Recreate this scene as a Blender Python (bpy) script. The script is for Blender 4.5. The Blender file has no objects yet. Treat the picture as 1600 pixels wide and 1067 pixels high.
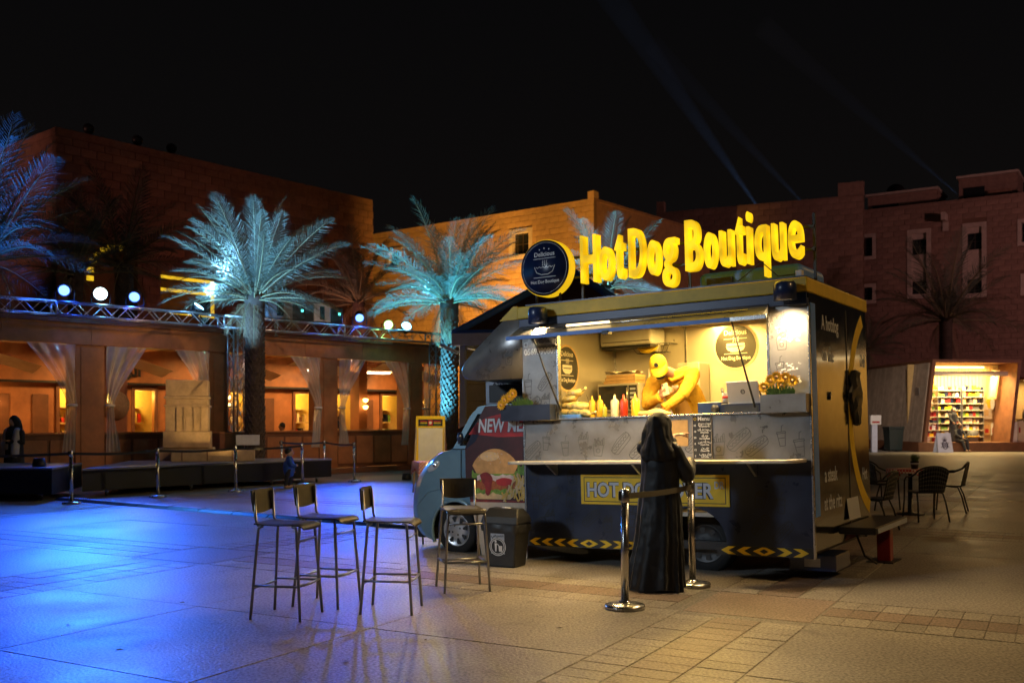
import bpy, bmesh, math, random
from mathutils import Vector, Matrix, Euler
random.seed(7)
PI = math.pi
R = math.radians
SC = bpy.context.scene
COL = SC.collection

# ------------------------------------------------------------------ camera, world, exposure
cam_d = bpy.data.cameras.new('camera')
cam = bpy.data.objects.new('camera', cam_d)
COL.objects.link(cam)
cam.location = (0, 0, 1.53)
cam.rotation_euler = (PI / 2, 0, 0)
cam_d.sensor_width = 36.0
cam_d.lens = 35.0
cam_d.shift_y = 0.0759
cam_d.clip_end = 2000
cam_d.dof.use_dof = True
cam_d.dof.focus_distance = 9.4
cam_d.dof.aperture_fstop = 2.8
SC.camera = cam
SC.view_settings.view_transform = 'Standard'
SC.view_settings.look = 'None'
SC.view_settings.exposure = 0
SC.view_settings.gamma = 1
SC.cycles.use_denoising = True
try:
    SC.cycles.denoiser = 'OPENIMAGEDENOISE'
except Exception:
    pass
SC.cycles.max_bounces = 6
SC.cycles.diffuse_bounces = 3
SC.cycles.glossy_bounces = 3
SC.cycles.transmission_bounces = 4
SC.cycles.transparent_max_bounces = 12
SC.cycles.sample_clamp_indirect = 4
SC.cycles.caustics_reflective = False
SC.cycles.caustics_refractive = False

world = bpy.data.worlds.new('World')
SC.world = world
world.use_nodes = True
wn = world.node_tree.nodes
wl = world.node_tree.links
for n in list(wn):
    wn.remove(n)
w_out = wn.new('ShaderNodeOutputWorld')
w_bg = wn.new('ShaderNodeBackground')
w_sky = wn.new('ShaderNodeTexSky')
w_sky.sky_type = 'NISHITA'
w_sky.sun_disc = False
w_sky.sun_elevation = R(-6)
w_sky.sun_rotation = R(200)
w_add = wn.new('ShaderNodeMix')
w_add.data_type = 'RGBA'
w_add.blend_type = 'ADD'
w_add.inputs[0].default_value = 1.0
w_tc = wn.new('ShaderNodeTexCoord')
w_sep = wn.new('ShaderNodeSeparateXYZ')
w_ramp = wn.new('ShaderNodeValToRGB')                         # night sky over a lit city
w_ramp.color_ramp.elements[0].color = (0.062, 0.050, 0.045, 1)
w_ramp.color_ramp.elements[1].color = (0.026, 0.026, 0.030, 1)
w_ramp.color_ramp.elements[1].position = 0.45
wl.new(w_tc.outputs['Generated'], w_sep.inputs[0])
wl.new(w_sep.outputs[2], w_ramp.inputs[0])
wl.new(w_ramp.outputs[0], w_add.inputs[7])
wl.new(w_sky.outputs[0], w_add.inputs[6])
wl.new(w_add.outputs[2], w_bg.inputs[0])
w_bg.inputs[1].default_value = 0.08
wl.new(w_bg.outputs[0], w_out.inputs[0])


def light(kind, name, loc, col, power, target=None, size=0.1, spot=60, blend=0.4, size_y=None, parent=None):
    d = bpy.data.lights.new(name, kind)
    d.color = col
    d.energy = power
    o = bpy.data.objects.new(name, d)
    COL.objects.link(o)
    o.location = loc
    if kind == 'AREA':
        d.shape = 'RECTANGLE'
        d.size = size
        d.size_y = size_y or size
    else:
        d.shadow_soft_size = size
    if kind == 'SPOT':
        d.spot_size = R(spot)
        d.spot_blend = blend
    if target is not None:
        v = Vector(target) - Vector(loc)
        o.rotation_euler = v.to_track_quat('-Z', 'Y').to_euler()
    if parent:
        o.parent = parent
    return o


# unseen lights beyond the picture: sodium lamps of the square, then added lights
light('SPOT', 'unseen_lamp_light', (9.5, 3.0, 9.0), (1.0, 0.60, 0.24), 850, (4.6, 10.0, 0), 0.3, 75, 0.9)
light('SPOT', 'unseen_lamp_light', (16.5, 21.0, 9.0), (1.0, 0.58, 0.20), 850, (8.0, 15.5, 0), 0.3, 60, 0.9)
light('SPOT', 'unseen_lamp_light', (34.0, 34.0, 10.0), (1.0, 0.46, 0.42), 4600, (24.0, 62.0, 8.0), 0.4, 95, 0.9)  # added fill that lifts the dark building on the right
light('SPOT', 'unseen_lamp_light', (-18.0, -1.0, 8.0), (0.72, 0.86, 1.0), 5600, (.6, 10.8, 1.7), 1.1, 19, 1.0)  # unseen cool plaza light from the front left
light('SPOT', 'unseen_lamp_light', (4.0, 18.0, 10.5), (1.0, 0.56, 0.34), 2700, (-7.0, 27.0, 3.0), 0.3, 44, 0.9)  # unseen warm light added for the cafe front
light('SPOT', 'unseen_lamp_light', (-34.0, 24.0, 10.0), (1.0, 0.42, 0.32), 3000, (-17.5, 40.0, 10.0), 0.3, 26, 0.8)  # added reddish fill on the stone hall
light('SPOT', 'unseen_lamp_light', (12.5, 26.0, 11.0), (1.0, 0.80, 0.64), 9500, (19.0, 49.0, 1.2), 0.3, 24, 0.9)  # unseen light added for the slatted kiosk wall

# ------------------------------------------------------------------ materials
MATS = {}


def M(name, col, rough=0.6, metal=0.0, var=0.12, scale=6.0, bump=0.0, bscale=40.0, emit=None, es=0.0,
      spec=0.5, coat=0.0, trans=0.0, alpha=1.0, rnd=0.0, emvar=0.0, emscale=4.0, rvar=0.0, sheen=0.0):
    m = bpy.data.materials.new(name)
    m.use_nodes = True
    nt = m.node_tree
    n, l = nt.nodes, nt.links
    b = n['Principled BSDF']
    b.inputs['Roughness'].default_value = rough
    b.inputs['Metallic'].default_value = metal
    b.inputs['Specular IOR Level'].default_value = spec
    b.inputs['Coat Weight'].default_value = coat
    b.inputs['Coat Roughness'].default_value = 0.08
    b.inputs['Transmission Weight'].default_value = trans
    b.inputs['Alpha'].default_value = alpha
    if sheen:
        b.inputs['Sheen Weight'].default_value = sheen
    c = (*col, 1)
    b.inputs['Base Color'].default_value = c
    tc = n.new('ShaderNodeTexCoord')
    src = None
    if var > 0:
        nz = n.new('ShaderNodeTexNoise')
        nz.inputs['Scale'].default_value = scale
        nz.inputs['Detail'].default_value = 6
        nz.inputs['Roughness'].default_value = 0.65
        l.new(tc.outputs['Object'], nz.inputs['Vector'])
        mr = n.new('ShaderNodeMapRange')
        mr.inputs[1].default_value = 0.3
        mr.inputs[2].default_value = 0.7
        mr.inputs[3].default_value = 1 - var
        mr.inputs[4].default_value = 1 + var
        l.new(nz.outputs['Fac'], mr.inputs[0])
        src = mr.outputs[0]
        if rvar:
            rr = n.new('ShaderNodeMapRange')
            rr.inputs[1].default_value = 0.3
            rr.inputs[2].default_value = 0.7
            rr.inputs[3].default_value = max(0.02, rough - rvar)
            rr.inputs[4].default_value = min(1, rough + rvar)
            l.new(nz.outputs['Fac'], rr.inputs[0])
            l.new(rr.outputs[0], b.inputs['Roughness'])
    if rnd > 0:
        oi = n.new('ShaderNodeObjectInfo')
        m2 = n.new('ShaderNodeMapRange')
        m2.inputs[3].default_value = 1 - rnd
        m2.inputs[4].default_value = 1 + rnd
        l.new(oi.outputs['Random'], m2.inputs[0])
        if src is None:
            src = m2.outputs[0]
        else:
            mm = n.new('ShaderNodeMath')
            mm.operation = 'MULTIPLY'
            l.new(src, mm.inputs[0])
            l.new(m2.outputs[0], mm.inputs[1])
            src = mm.outputs[0]
    if src is not None:
        vm = n.new('ShaderNodeVectorMath')
        vm.operation = 'SCALE'
        vm.inputs[0].default_value = col
        l.new(src, vm.inputs['Scale'])
        l.new(vm.outputs[0], b.inputs['Base Color'])
    if bump > 0:
        nb = n.new('ShaderNodeTexNoise')
        nb.inputs['Scale'].default_value = bscale
        nb.inputs['Detail'].default_value = 4
        l.new(tc.outputs['Object'], nb.inputs['Vector'])
        bp = n.new('ShaderNodeBump')
        bp.inputs['Strength'].default_value = bump
        bp.inputs['Distance'].default_value = 0.01
        l.new(nb.outputs['Fac'], bp.inputs['Height'])
        l.new(bp.outputs[0], b.inputs['Normal'])
    if emit:
        b.inputs['Emission Color'].default_value = (*emit, 1)
        b.inputs['Emission Strength'].default_value = es
        if emvar:
            ne = n.new('ShaderNodeTexNoise')
            ne.inputs['Scale'].default_value = emscale
            ne.inputs['Detail'].default_value = 1
            l.new(tc.outputs['Object'], ne.inputs['Vector'])
            me = n.new('ShaderNodeMapRange')
            me.inputs[1].default_value = 0.32
            me.inputs[2].default_value = 0.62
            me.inputs[3].default_value = es * (1 - emvar)
            me.inputs[4].default_value = es
            l.new(ne.outputs['Fac'], me.inputs[0])
            l.new(me.outputs[0], b.inputs['Emission Strength'])
    MATS[name] = m
    return m


def stone_mat(name, col, rough, speck=0.35, fine=90.0, bump=0.25, rnd=0.1, big=0.18):
    """granite: fine speckle, slow stains, small relief that makes the gloss sparkle"""
    m = bpy.data.materials.new(name)
    m.use_nodes = True
    n, l = m.node_tree.nodes, m.node_tree.links
    b = n['Principled BSDF']
    ge = n.new('ShaderNodeNewGeometry')
    n1 = n.new('ShaderNodeTexNoise')
    n1.inputs['Scale'].default_value = fine
    n1.inputs['Detail'].default_value = 3
    l.new(ge.outputs['Position'], n1.inputs['Vector'])
    n2 = n.new('ShaderNodeTexNoise')
    n2.inputs['Scale'].default_value = 0.9
    n2.inputs['Detail'].default_value = 8
    n2.inputs['Roughness'].default_value = 0.7
    l.new(ge.outputs['Position'], n2.inputs['Vector'])

    def mr(src, a, c, d, e):
        x = n.new('ShaderNodeMapRange')
        for i, v in zip((1, 2, 3, 4), (a, c, d, e)):
            x.inputs[i].default_value = v
        l.new(src, x.inputs[0])
        return x.outputs[0]

    def mul(a, c):
        x = n.new('ShaderNodeMath')
        x.operation = 'MULTIPLY'
        l.new(a, x.inputs[0])
        l.new(c, x.inputs[1])
        return x.outputs[0]
    f = mul(mr(n1.outputs['Fac'], 0.35, 0.65, 1 - speck, 1 + speck), mr(n2.outputs['Fac'], 0.3, 0.7, 1 - big, 1 + big))
    # dark stains with a shape of their own
    n3 = n.new('ShaderNodeTexNoise')
    n3.inputs['Scale'].default_value = 2.6
    n3.inputs['Detail'].default_value = 5
    l.new(ge.outputs['Position'], n3.inputs['Vector'])
    f = mul(f, mr(n3.outputs['Fac'], 0.62, 0.72, 1.0, 0.62))
    if rnd:
        oi = n.new('ShaderNodeObjectInfo')
        f = mul(f, mr(oi.outputs['Random'], 0, 1, 1 - rnd, 1 + rnd))
    vm = n.new('ShaderNodeVectorMath')
    vm.operation = 'SCALE'
    vm.inputs[0].default_value = col
    l.new(f, vm.inputs['Scale'])
    l.new(vm.outputs[0], b.inputs['Base Color'])
    l.new(mr(n2.outputs['Fac'], 0.3, 0.7, rough - 0.1, rough + 0.12), b.inputs['Roughness'])
    bp = n.new('ShaderNodeBump')
    bp.inputs['Strength'].default_value = bump
    bp.inputs['Distance'].default_value = 0.004
    l.new(n1.outputs['Fac'], bp.inputs['Height'])
    l.new(bp.outputs[0], b.inputs['Normal'])
    MATS[name] = m
    return m


stone_mat('slab', (0.30, 0.275, 0.245), 0.44, 0.5, 48.0, 1.0, 0.10, 0.3)
stone_mat('band_pale', (0.295, 0.267, 0.235), 0.46, 0.5, 48.0, 1.0, 0.12, 0.3)
stone_mat('band_red', (0.235, 0.18, 0.15), 0.48, 0.45, 48.0, 1.0, 0.14, 0.3)
stone_mat('ground', (0.20, 0.185, 0.165), 0.5, 0.5, 48.0, 1.0, rnd=0, big=0.3)
M('joint', (0.10, 0.09, 0.08), 0.9)
M('block_brown', (0.30, 0.165, 0.115), 0.85, var=0.25, scale=3, bump=0.3, rnd=0.16)
M('block_orange', (0.46, 0.30, 0.17), 0.85, var=0.18, scale=3, bump=0.3, rnd=0.10)
M('block_dark', (0.30, 0.19, 0.15), 0.85, var=0.25, scale=3, bump=0.3, rnd=0.14)
M('mortar', (0.20, 0.12, 0.085), 0.9)
M('pale_stone', (0.52, 0.44, 0.38), 0.8, var=0.15, scale=4)
M('dark_glass', (0.015, 0.018, 0.022), 0.12, spec=0.6)
M('bronze_frame', (0.04, 0.03, 0.025), 0.5)
M('wood', (0.36, 0.145, 0.055), 0.55, var=0.3, scale=2.2, bump=0.15, bscale=20, rvar=0.1)
M('wood_dark', (0.16, 0.065, 0.03), 0.6, var=0.3, scale=2.5)
M('wood_pale', (0.48, 0.34, 0.17), 0.6, var=0.22, scale=4)
M('plaster_yellow', (0.75, 0.55, 0.20), 0.8, var=0.08)
M('cream', (0.62, 0.55, 0.42), 0.8, var=0.1)
M('alu', (0.62, 0.63, 0.65), 0.32, metal=0.9, var=0.08)
M('shelf_steel', (0.62, 0.58, 0.50), 0.42, metal=0.25, var=0.08, scale=12)
M('steel', (0.62, 0.61, 0.59), 0.27, metal=1.0, var=0.02, scale=3, rvar=0.02)
M('chrome', (0.75, 0.75, 0.75), 0.10, metal=1.0, var=0.03)
M('black_metal', (0.018, 0.018, 0.02), 0.45, var=0.2)
M('black_plastic', (0.020, 0.021, 0.023), 0.42, var=0.25, scale=12, bump=0.1, bscale=120)
M('black_cloth', (0.012, 0.012, 0.015), 0.8, var=0.2)
M('stage_black', (0.007, 0.008, 0.010), 0.6, var=0.3, scale=2)
M('stage_top', (0.22, 0.23, 0.25), 0.55, var=0.2, scale=3)
M('white_paint', (0.75, 0.75, 0.74), 0.5, var=0.06)
M('white_print', (0.78, 0.78, 0.77), 0.6, var=0.0)
M('grey_print', (0.10, 0.10, 0.105), 0.5, var=0.0)
M('silver_print', (0.60, 0.64, 0.72), 0.5, var=0.0)
M('yellow_paint', (0.70, 0.47, 0.03), 0.5, var=0.15, scale=5)
M('yellow_print', (0.86, 0.58, 0.015), 0.5, var=0.08, scale=9)
M('navy_paint', (0.012, 0.028, 0.10), 0.35, var=0.2, scale=5, coat=0.3)
M('navy_print', (0.006, 0.010, 0.035), 0.35, var=0.1)
M('blue_paint', (0.10, 0.27, 0.80), 0.4, var=0.12)
M('wrap_metal', (0.27, 0.262, 0.255), 0.32, metal=0.55, var=0.22, scale=3.5, rvar=0.1, bump=0.05, bscale=9)
M('wrap_dark', (0.022, 0.030, 0.062), 0.33, metal=0.15, var=0.2, scale=3, rvar=0.1, bump=0.05, bscale=9)
M('end_black', (0.036, 0.033, 0.029), 0.16, metal=0.8, var=0.25, scale=3, rvar=0.06, coat=0.7, bump=0.9, bscale=1.6)
M('stainless', (0.66, 0.62, 0.55), 0.30, metal=0.55, var=0.05, scale=3, rvar=0.03, bump=0.03, bscale=7)
M('car_blue', (0.20, 0.35, 0.46), 0.28, metal=0.2, var=0.06, coat=0.8)
M('tyre', (0.014, 0.014, 0.015), 0.8, var=0.25, bump=0.3, bscale=60)
M('rim', (0.55, 0.56, 0.58), 0.3, metal=0.7)
M('lens', (0.55, 0.62, 0.68), 0.08, coat=0.8)
M('letter_glow', (0.42, 0.27, 0.01), 0.5, var=0.0, emit=(1.0, 0.60, 0.006), es=1.3, emvar=0.5, emscale=5.5, spec=0.2)
M('rim_glow', (0.42, 0.27, 0.01), 0.5, var=0.0, emit=(1.0, 0.60, 0.012), es=0.8)
M('disc_face', (0.006, 0.014, 0.055), 0.3, var=0.2, scale=4)
M('bulb', (1, 0.9, 0.7), 0.5, var=0, emit=(1.0, 0.80, 0.48), es=9.0)
M('tube_warm', (1, 0.9, 0.7), 0.5, var=0, emit=(1.0, 0.74, 0.36), es=4.0)
M('sconce_glow', (1, 0.9, 0.7), 0.5, var=0, emit=(1.0, 0.55, 0.16), es=8.0)
M('strip_yellow', (1, 0.8, 0.2), 0.5, var=0, emit=(1.0, 0.62, 0.02), es=0.95)
M('lamp_blue', (0.2, 0.3, 1), 0.4, var=0, emit=(0.20, 0.42, 1.0), es=2.8)
M('lamp_white', (1, 1, 0.9), 0.4, var=0, emit=(0.85, 1.0, 0.72), es=14.0)
M('lamp_cyan', (0.5, 0.9, 1), 0.4, var=0, emit=(0.35, 0.85, 1.0), es=12.0)
M('lamp_green', (0.6, 1, 0.4), 0.4, var=0, emit=(0.55, 1.0, 0.30), es=5.0)
M('led_cyan', (0.3, 0.9, 0.9), 0.4, var=0, emit=(0.1, 0.9, 0.8), es=3.0)
M('skin', (0.20, 0.098, 0.058), 0.5, var=0.1, scale=20)
M('skin_pale', (0.52, 0.32, 0.22), 0.5, var=0.08, scale=20)
M('hair', (0.012, 0.009, 0.008), 0.55, var=0.3, scale=60)
M('sweat_yellow', (0.50, 0.265, 0.006), 0.85, var=0.16, scale=9, bump=0.4, bscale=30)
M('cap_yellow', (0.62, 0.40, 0.010), 0.75, var=0.06)
M('apron', (0.30, 0.16, 0.03), 0.85, var=0.1)
M('abaya', (0.0055, 0.007, 0.010), 0.5, spec=0.3, var=0.2, scale=8, bump=0.12, bscale=30, sheen=0.1)
M('scarf', (0.006, 0.006, 0.007), 0.65, spec=0.3, var=0.25, scale=20, bump=0.2, bscale=30)
M('jacket_blue', (0.03, 0.10, 0.42), 0.55, var=0.15, scale=14)
M('vest_white', (0.55, 0.56, 0.60), 0.7)
M('shirt_cream', (0.55, 0.45, 0.33), 0.8)
M('dark_cloth', (0.02, 0.022, 0.03), 0.8)
M('clear_vinyl', (0.75, 0.78, 0.80), 0.12, trans=0.0, alpha=0.42, var=0.1, scale=5, coat=1.0, spec=0.9)
M('frond', (0.085, 0.115, 0.085), 0.55, var=0.35, scale=3, rnd=0.25)
M('frond_dry', (0.20, 0.14, 0.07), 0.7, var=0.3, scale=3, rnd=0.25)
M('rachis', (0.20, 0.19, 0.10), 0.6)
M('bark', (0.055, 0.041, 0.032), 0.9, var=0.4, scale=5, bump=0.5, bscale=18)
M('roof_shingle', (0.075, 0.035, 0.045), 0.8, var=0.3, scale=8, bump=0.4, bscale=25)
M('siding_yellow', (0.55, 0.45, 0.20), 0.7, var=0.1)
M('post_white', (0.55, 0.60, 0.75), 0.5)
M('bun_print', (0.60, 0.33, 0.12), 0.6, var=0.25, scale=9)
M('bun_light', (0.72, 0.50, 0.26), 0.6, var=0.2, scale=12)
M('lettuce_print', (0.16, 0.30, 0.04), 0.6, var=0.5, scale=30)
M('patty_print', (0.34, 0.09, 0.025), 0.6, var=0.5, scale=24)
M('sauce_print', (0.24, 0.018, 0.015), 0.5, var=0.4, scale=14)
M('fries_print', (0.72, 0.44, 0.09), 0.6, var=0.25, scale=12)
M('red_print', (0.42, 0.018, 0.02), 0.5, var=0.25, scale=6)
M('maroon_print', (0.05, 0.008, 0.010), 0.5, var=0.5, scale=3)
M('cream_print', (0.62, 0.50, 0.38), 0.6, var=0.2, scale=5)
M('onion_print', (0.62, 0.52, 0.52), 0.6, var=0.2, scale=20)
M('mustard', (0.78, 0.46, 0.03), 0.3, var=0.05)
M('mayo', (0.80, 0.70, 0.45), 0.3, var=0.05)
M('ketchup', (0.40, 0.035, 0.012), 0.3, var=0.05)
M('relish', (0.40, 0.40, 0.04), 0.3, var=0.05)
M('bag_clear', (0.80, 0.62, 0.22), 0.22, var=0.35, scale=14, bump=0.6, bscale=18, coat=0.6)
M('banana', (0.78, 0.55, 0.03), 0.45, var=0.15)
M('paper_kraft', (0.56, 0.36, 0.16), 0.8, var=0.15, scale=9)
M('paper_white', (0.74, 0.70, 0.62), 0.8, var=0.08)
M('bread', (0.62, 0.38, 0.13), 0.7, var=0.25, scale=8)
M('laptop', (0.62, 0.62, 0.64), 0.35, metal=0.5, var=0.03)
M('petal', (0.80, 0.44, 0.015), 0.6, var=0.2, scale=30)
M('leaf_green', (0.12, 0.22, 0.04), 0.6, var=0.3, scale=20)
M('terracotta', (0.30, 0.14, 0.08), 0.8)
M('sandstone', (0.52, 0.38, 0.23), 0.85, var=0.2, scale=5, bump=0.3)
M('red_post', (0.30, 0.02, 0.02), 0.4)
M('red_lamp', (0.35, 0.01, 0.01), 0.3)
M('belt', (0.06, 0.05, 0.03), 0.7)
M('basket', (0.42, 0.28, 0.15), 0.8, var=0.3, scale=30)
M('shop_warm', (0.62, 0.42, 0.17), 0.7, var=0.12)
M('slat_wood', (0.36, 0.28, 0.215), 0.65, var=0.25, scale=3, rnd=0.15)
M('bin_brown', (0.26, 0.15, 0.08), 0.7)
M('bin_green', (0.025, 0.04, 0.04), 0.5)
M('fan_grey', (0.45, 0.50, 0.58), 0.5)
M('case_grey', (0.16, 0.17, 0.20), 0.5)
M('stool_frame', (0.30, 0.31, 0.34), 0.30, metal=0.8, var=0.05)
M('stool_seat', (0.030, 0.024, 0.017), 0.5, var=0.25, scale=9)
m = M('check_cloth', (0.6, 0.1, 0.1), 0.85, var=0)
_n, _l = m.node_tree.nodes, m.node_tree.links
_c = _n.new('ShaderNodeTexChecker')
_c.inputs['Scale'].default_value = 30
_c.inputs[1].default_value = (0.52, 0.03, 0.04, 1)
_c.inputs[2].default_value = (0.70, 0.62, 0.60, 1)
_t = _n.new('ShaderNodeTexCoord')
_l.new(_t.outputs['Object'], _c.inputs['Vector'])
_l.new(_c.outputs[0], _n['Principled BSDF'].inputs['Base Color'])


# ------------------------------------------------------------------ mesh helpers
class MB:
    def __init__(s):
        s.v, s.f, s.mi, s.sm = [], [], [], []

    def add(s, vs, fs, mi=0, smooth=False):
        o = len(s.v)
        s.v += [tuple(p) for p in vs]
        for f in fs:
            s.f.append(tuple(i + o for i in f))
            s.mi.append(mi)
            s.sm.append(smooth)
        return s

    def box(s, x0, x1, y0, y1, z0, z1, mi=0):
        x0, x1 = min(x0, x1), max(x0, x1)
        y0, y1 = min(y0, y1), max(y0, y1)
        z0, z1 = min(z0, z1), max(z0, z1)
        vs = [(x0, y0, z0), (x1, y0, z0), (x1, y1, z0), (x0, y1, z0), (x0, y0, z1), (x1, y0, z1), (x1, y1, z1), (x0, y1, z1)]
        return s.add(vs, [(0, 3, 2, 1), (4, 5, 6, 7), (0, 1, 5, 4), (1, 2, 6, 5), (2, 3, 7, 6), (3, 0, 4, 7)], mi)

    def prism(s, poly, a, b, ax='y', mi=0):
        """poly in the other two axes (x,z) for y, (x,y) for z, (y,z) for x; from a to b along ax"""
        def P(p, t):
            return (p[0], t, p[1]) if ax == 'y' else ((p[0], p[1], t) if ax == 'z' else (t, p[0], p[1]))
        n = len(poly)
        area = sum(poly[i][0] * poly[(i + 1) % n][1] - poly[(i + 1) % n][0] * poly[i][1] for i in range(n))
        if (area < 0) != (ax == 'y'):
            poly = poly[::-1]
        vs = [P(p, min(a, b)) for p in poly] + [P(p, max(a, b)) for p in poly]
        fs = [tuple(range(n))[::-1], tuple(range(n, 2 * n))] + [(i, (i + 1) % n, n + (i + 1) % n, n + i) for i in range(n)]
        return s.add(vs, fs, mi)

    def tube(s, pts, r, n=8, cap=True, mi=0, smooth=True, round_cap=False):
        pts = [Vector(p) for p in pts]
        rs = [r] * len(pts) if isinstance(r, (int, float)) else list(r)
        if round_cap:
            d0 = (pts[0] - pts[1]).normalized()
            d1 = (pts[-1] - pts[-2]).normalized()
            r0, r1 = rs[0], rs[-1]
            pts = [pts[0] + d0 * r0 * 0.95, pts[0] + d0 * r0 * 0.6] + pts + [pts[-1] + d1 * r1 * 0.6, pts[-1] + d1 * r1 * 0.95]
            rs = [r0 * 0.3, r0 * 0.8] + rs + [r1 * 0.8, r1 * 0.3]
        rings = []
        t0 = (pts[1] - pts[0]).normalized()
        u = t0.orthogonal().normalized()
        for i, p in enumerate(pts):
            if i == 0:
                t = t0
            elif i == len(pts) - 1:
                t = (pts[i] - pts[i - 1]).normalized()
            else:
                t = ((pts[i + 1] - p).normalized() + (p - pts[i - 1]).normalized())
                t = t.normalized() if t.length > 1e-6 else t0
            u = (u - t * u.dot(t))
            u = u.normalized() if u.length > 1e-6 else t.orthogonal().normalized()
            w = t.cross(u)
            rings.append([p + (u * math.cos(2 * PI * k / n) + w * math.sin(2 * PI * k / n)) * rs[i] for k in range(n)])
        vs = [q for rg in rings for q in rg]
        fs = []
        for i in range(len(pts) - 1):
            for k in range(n):
                a, b = i * n + k, i * n + (k + 1) % n
                fs.append((a, b, b + n, a + n))
        s.add(vs, fs, mi, smooth)
        if cap:
            o = len(s.v) - len(vs)
            s.f += [tuple(o + k for k in range(n))[::-1], tuple(o + (len(pts) - 1) * n + k for k in range(n))]
            s.mi += [mi, mi]
            s.sm += [False, False]
        return s

    def lathe(s, prof, c=(0, 0, 0), n=20, mi=0, smooth=True, axis='z', cap=True):
        def P(r, z, a):
            if axis == 'z':
                return (c[0] + r * math.cos(a), c[1] + r * math.sin(a), c[2] + z)
            if axis == 'y':
                return (c[0] + r * math.cos(a), c[1] + z, c[2] - r * math.sin(a))
            return (c[0] + z, c[1] + r * math.cos(a), c[2] + r * math.sin(a))
        vs, fs = [], []
        for (r, z) in prof:
            vs += [P(max(r, 1e-4), z, 2 * PI * k / n) for k in range(n)]
        for i in range(len(prof) - 1):
            for k in range(n):
                a, b = i * n + k, i * n + (k + 1) % n
                fs.append((a, b, b + n, a + n))
        m = len(prof) - 1
        if cap:
            fs += [tuple(range(n))[::-1], tuple(m * n + k for k in range(n))]
        return s.add(vs, fs, mi, smooth)

    def ball(s, c, r, n=14, m=10, mi=0, rot=None):
        rx, ry, rz = (r, r, r) if isinstance(r, (int, float)) else r
        vs, fs = [], []
        q = rot.to_matrix() if rot else None
        for i in range(m + 1):
            th = PI * (0.02 + 0.96 * i / m)
            for k in range(n):
                a = 2 * PI * k / n
                p = Vector((rx * math.sin(th) * math.cos(a), ry * math.sin(th) * math.sin(a), -rz * math.cos(th)))
                if q:
                    p = q @ p
                vs.append(p + Vector(c))
        for i in range(m):
            for k in range(n):
                a, b = i * n + k, i * n + (k + 1) % n
                fs.append((a, b, b + n, a + n))
        fs += [tuple(range(n))[::-1], tuple(m * n + k for k in range(n))]
        return s.add(vs, fs, mi, True)

    def rings(s, rg, mi=0, smooth=True, cap=True):
        n = len(rg[0])
        vs = [p for r in rg for p in r]
        fs = []
        for i in range(len(rg) - 1):
            for k in range(n):
                a, b = i * n + k, i * n + (k + 1) % n
                fs.append((a, b, b + n, a + n))
        if cap:
            fs += [tuple(range(n))[::-1], tuple((len(rg) - 1) * n + k for k in range(n))]
        return s.add(vs, fs, mi, smooth)

    def flat(s, poly, t, ax='y', mi=0):
        """one flat printed shape on the plane ax = t"""
        vs = [(p[0], t, p[1]) if ax == 'y' else ((t, p[0], p[1]) if ax == 'x' else (p[0], p[1], t)) for p in poly]
        return s.add(vs, [tuple(range(len(poly)))], mi)

    def ribbon(s, pts, w, t, ax='y', closed=False, mi=0):
        """printed line of width w through 2D points"""
        n = len(pts)
        seg = n if closed else n - 1
        for i in range(seg):
            a, b = pts[i], pts[(i + 1) % n]
            dx, dz = b[0] - a[0], b[1] - a[1]
            L = math.hypot(dx, dz) or 1
            nx, nz = -dz / L * w / 2, dx / L * w / 2
            ex, ez = dx / L * w * 0.3, dz / L * w * 0.3
            s.flat([(a[0] + nx - ex, a[1] + nz - ez), (a[0] - nx - ex, a[1] - nz - ez), (b[0] - nx + ex, b[1] - nz + ez), (b[0] + nx + ex, b[1] + nz + ez)], t, ax, mi)
        return s

    def mesh(s, name, mats):
        me = bpy.data.meshes.new(name)
        me.from_pydata(s.v, [], s.f)
        for mm in (mats if isinstance(mats, (list, tuple)) else [mats]):
            me.materials.append(MATS[mm])
        me.polygons.foreach_set('material_index', s.mi)
        me.polygons.foreach_set('use_smooth', s.sm)
        me.update()
        return me

    def build(s, name, mats, parent=None, bevel=0, seg=2, loc=None, rot=None):
        o = bpy.data.objects.new(name, s.mesh(name, mats))
        COL.objects.link(o)
        if parent:
            o.parent = parent
        if loc:
            o.location = loc
        if rot:
            o.rotation_euler = rot
        if bevel:
            bm = o.modifiers.new('bevel', 'BEVEL')
            bm.width = bevel
            bm.segments = seg
            bm.limit_method = 'ANGLE'
            bm.angle_limit = R(40)
        return o


def tag(o, label=None, cat=None, group=None, kind=None):
    if label:
        o['label'] = label
    if cat:
        o['category'] = cat
    if group:
        o['group'] = group
    if kind:
        o['kind'] = kind
    return o


def thing(name, label, cat, loc=(0, 0, 0), rz=0.0, group=None, rot=None):
    o = bpy.data.objects.new(name, None)
    o.empty_display_size = 0.2
    COL.objects.link(o)
    o.location = loc
    o.rotation_euler = rot if rot else (0, 0, rz)
    return tag(o, label, cat, group)


def link_copy(o, parent):
    c = o.copy()
    COL.objects.link(c)
    c.parent = parent
    c.matrix_parent_inverse = o.matrix_parent_inverse
    return c


def dup(root, loc, rz, label, group=None, children=None):
    r = root.copy()
    COL.objects.link(r)
    r.location = loc
    r.rotation_euler = (0, 0, rz)
    r['label'] = label
    if group:
        r['group'] = group
    for ch in list(children if children is not None else root.children):
        c = link_copy(ch, r)
        for g in list(ch.children):
            link_copy(g, c)
    return r


def add_remesh(o, voxel, smooth=3):
    r = o.modifiers.new('remesh', 'REMESH')
    r.mode = 'VOXEL'
    r.voxel_size = voxel
    r.use_smooth_shade = True
    if smooth:
        q = o.modifiers.new('smooth', 'SMOOTH')
        q.factor = 0.5
        q.iterations = smooth
    return o


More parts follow.
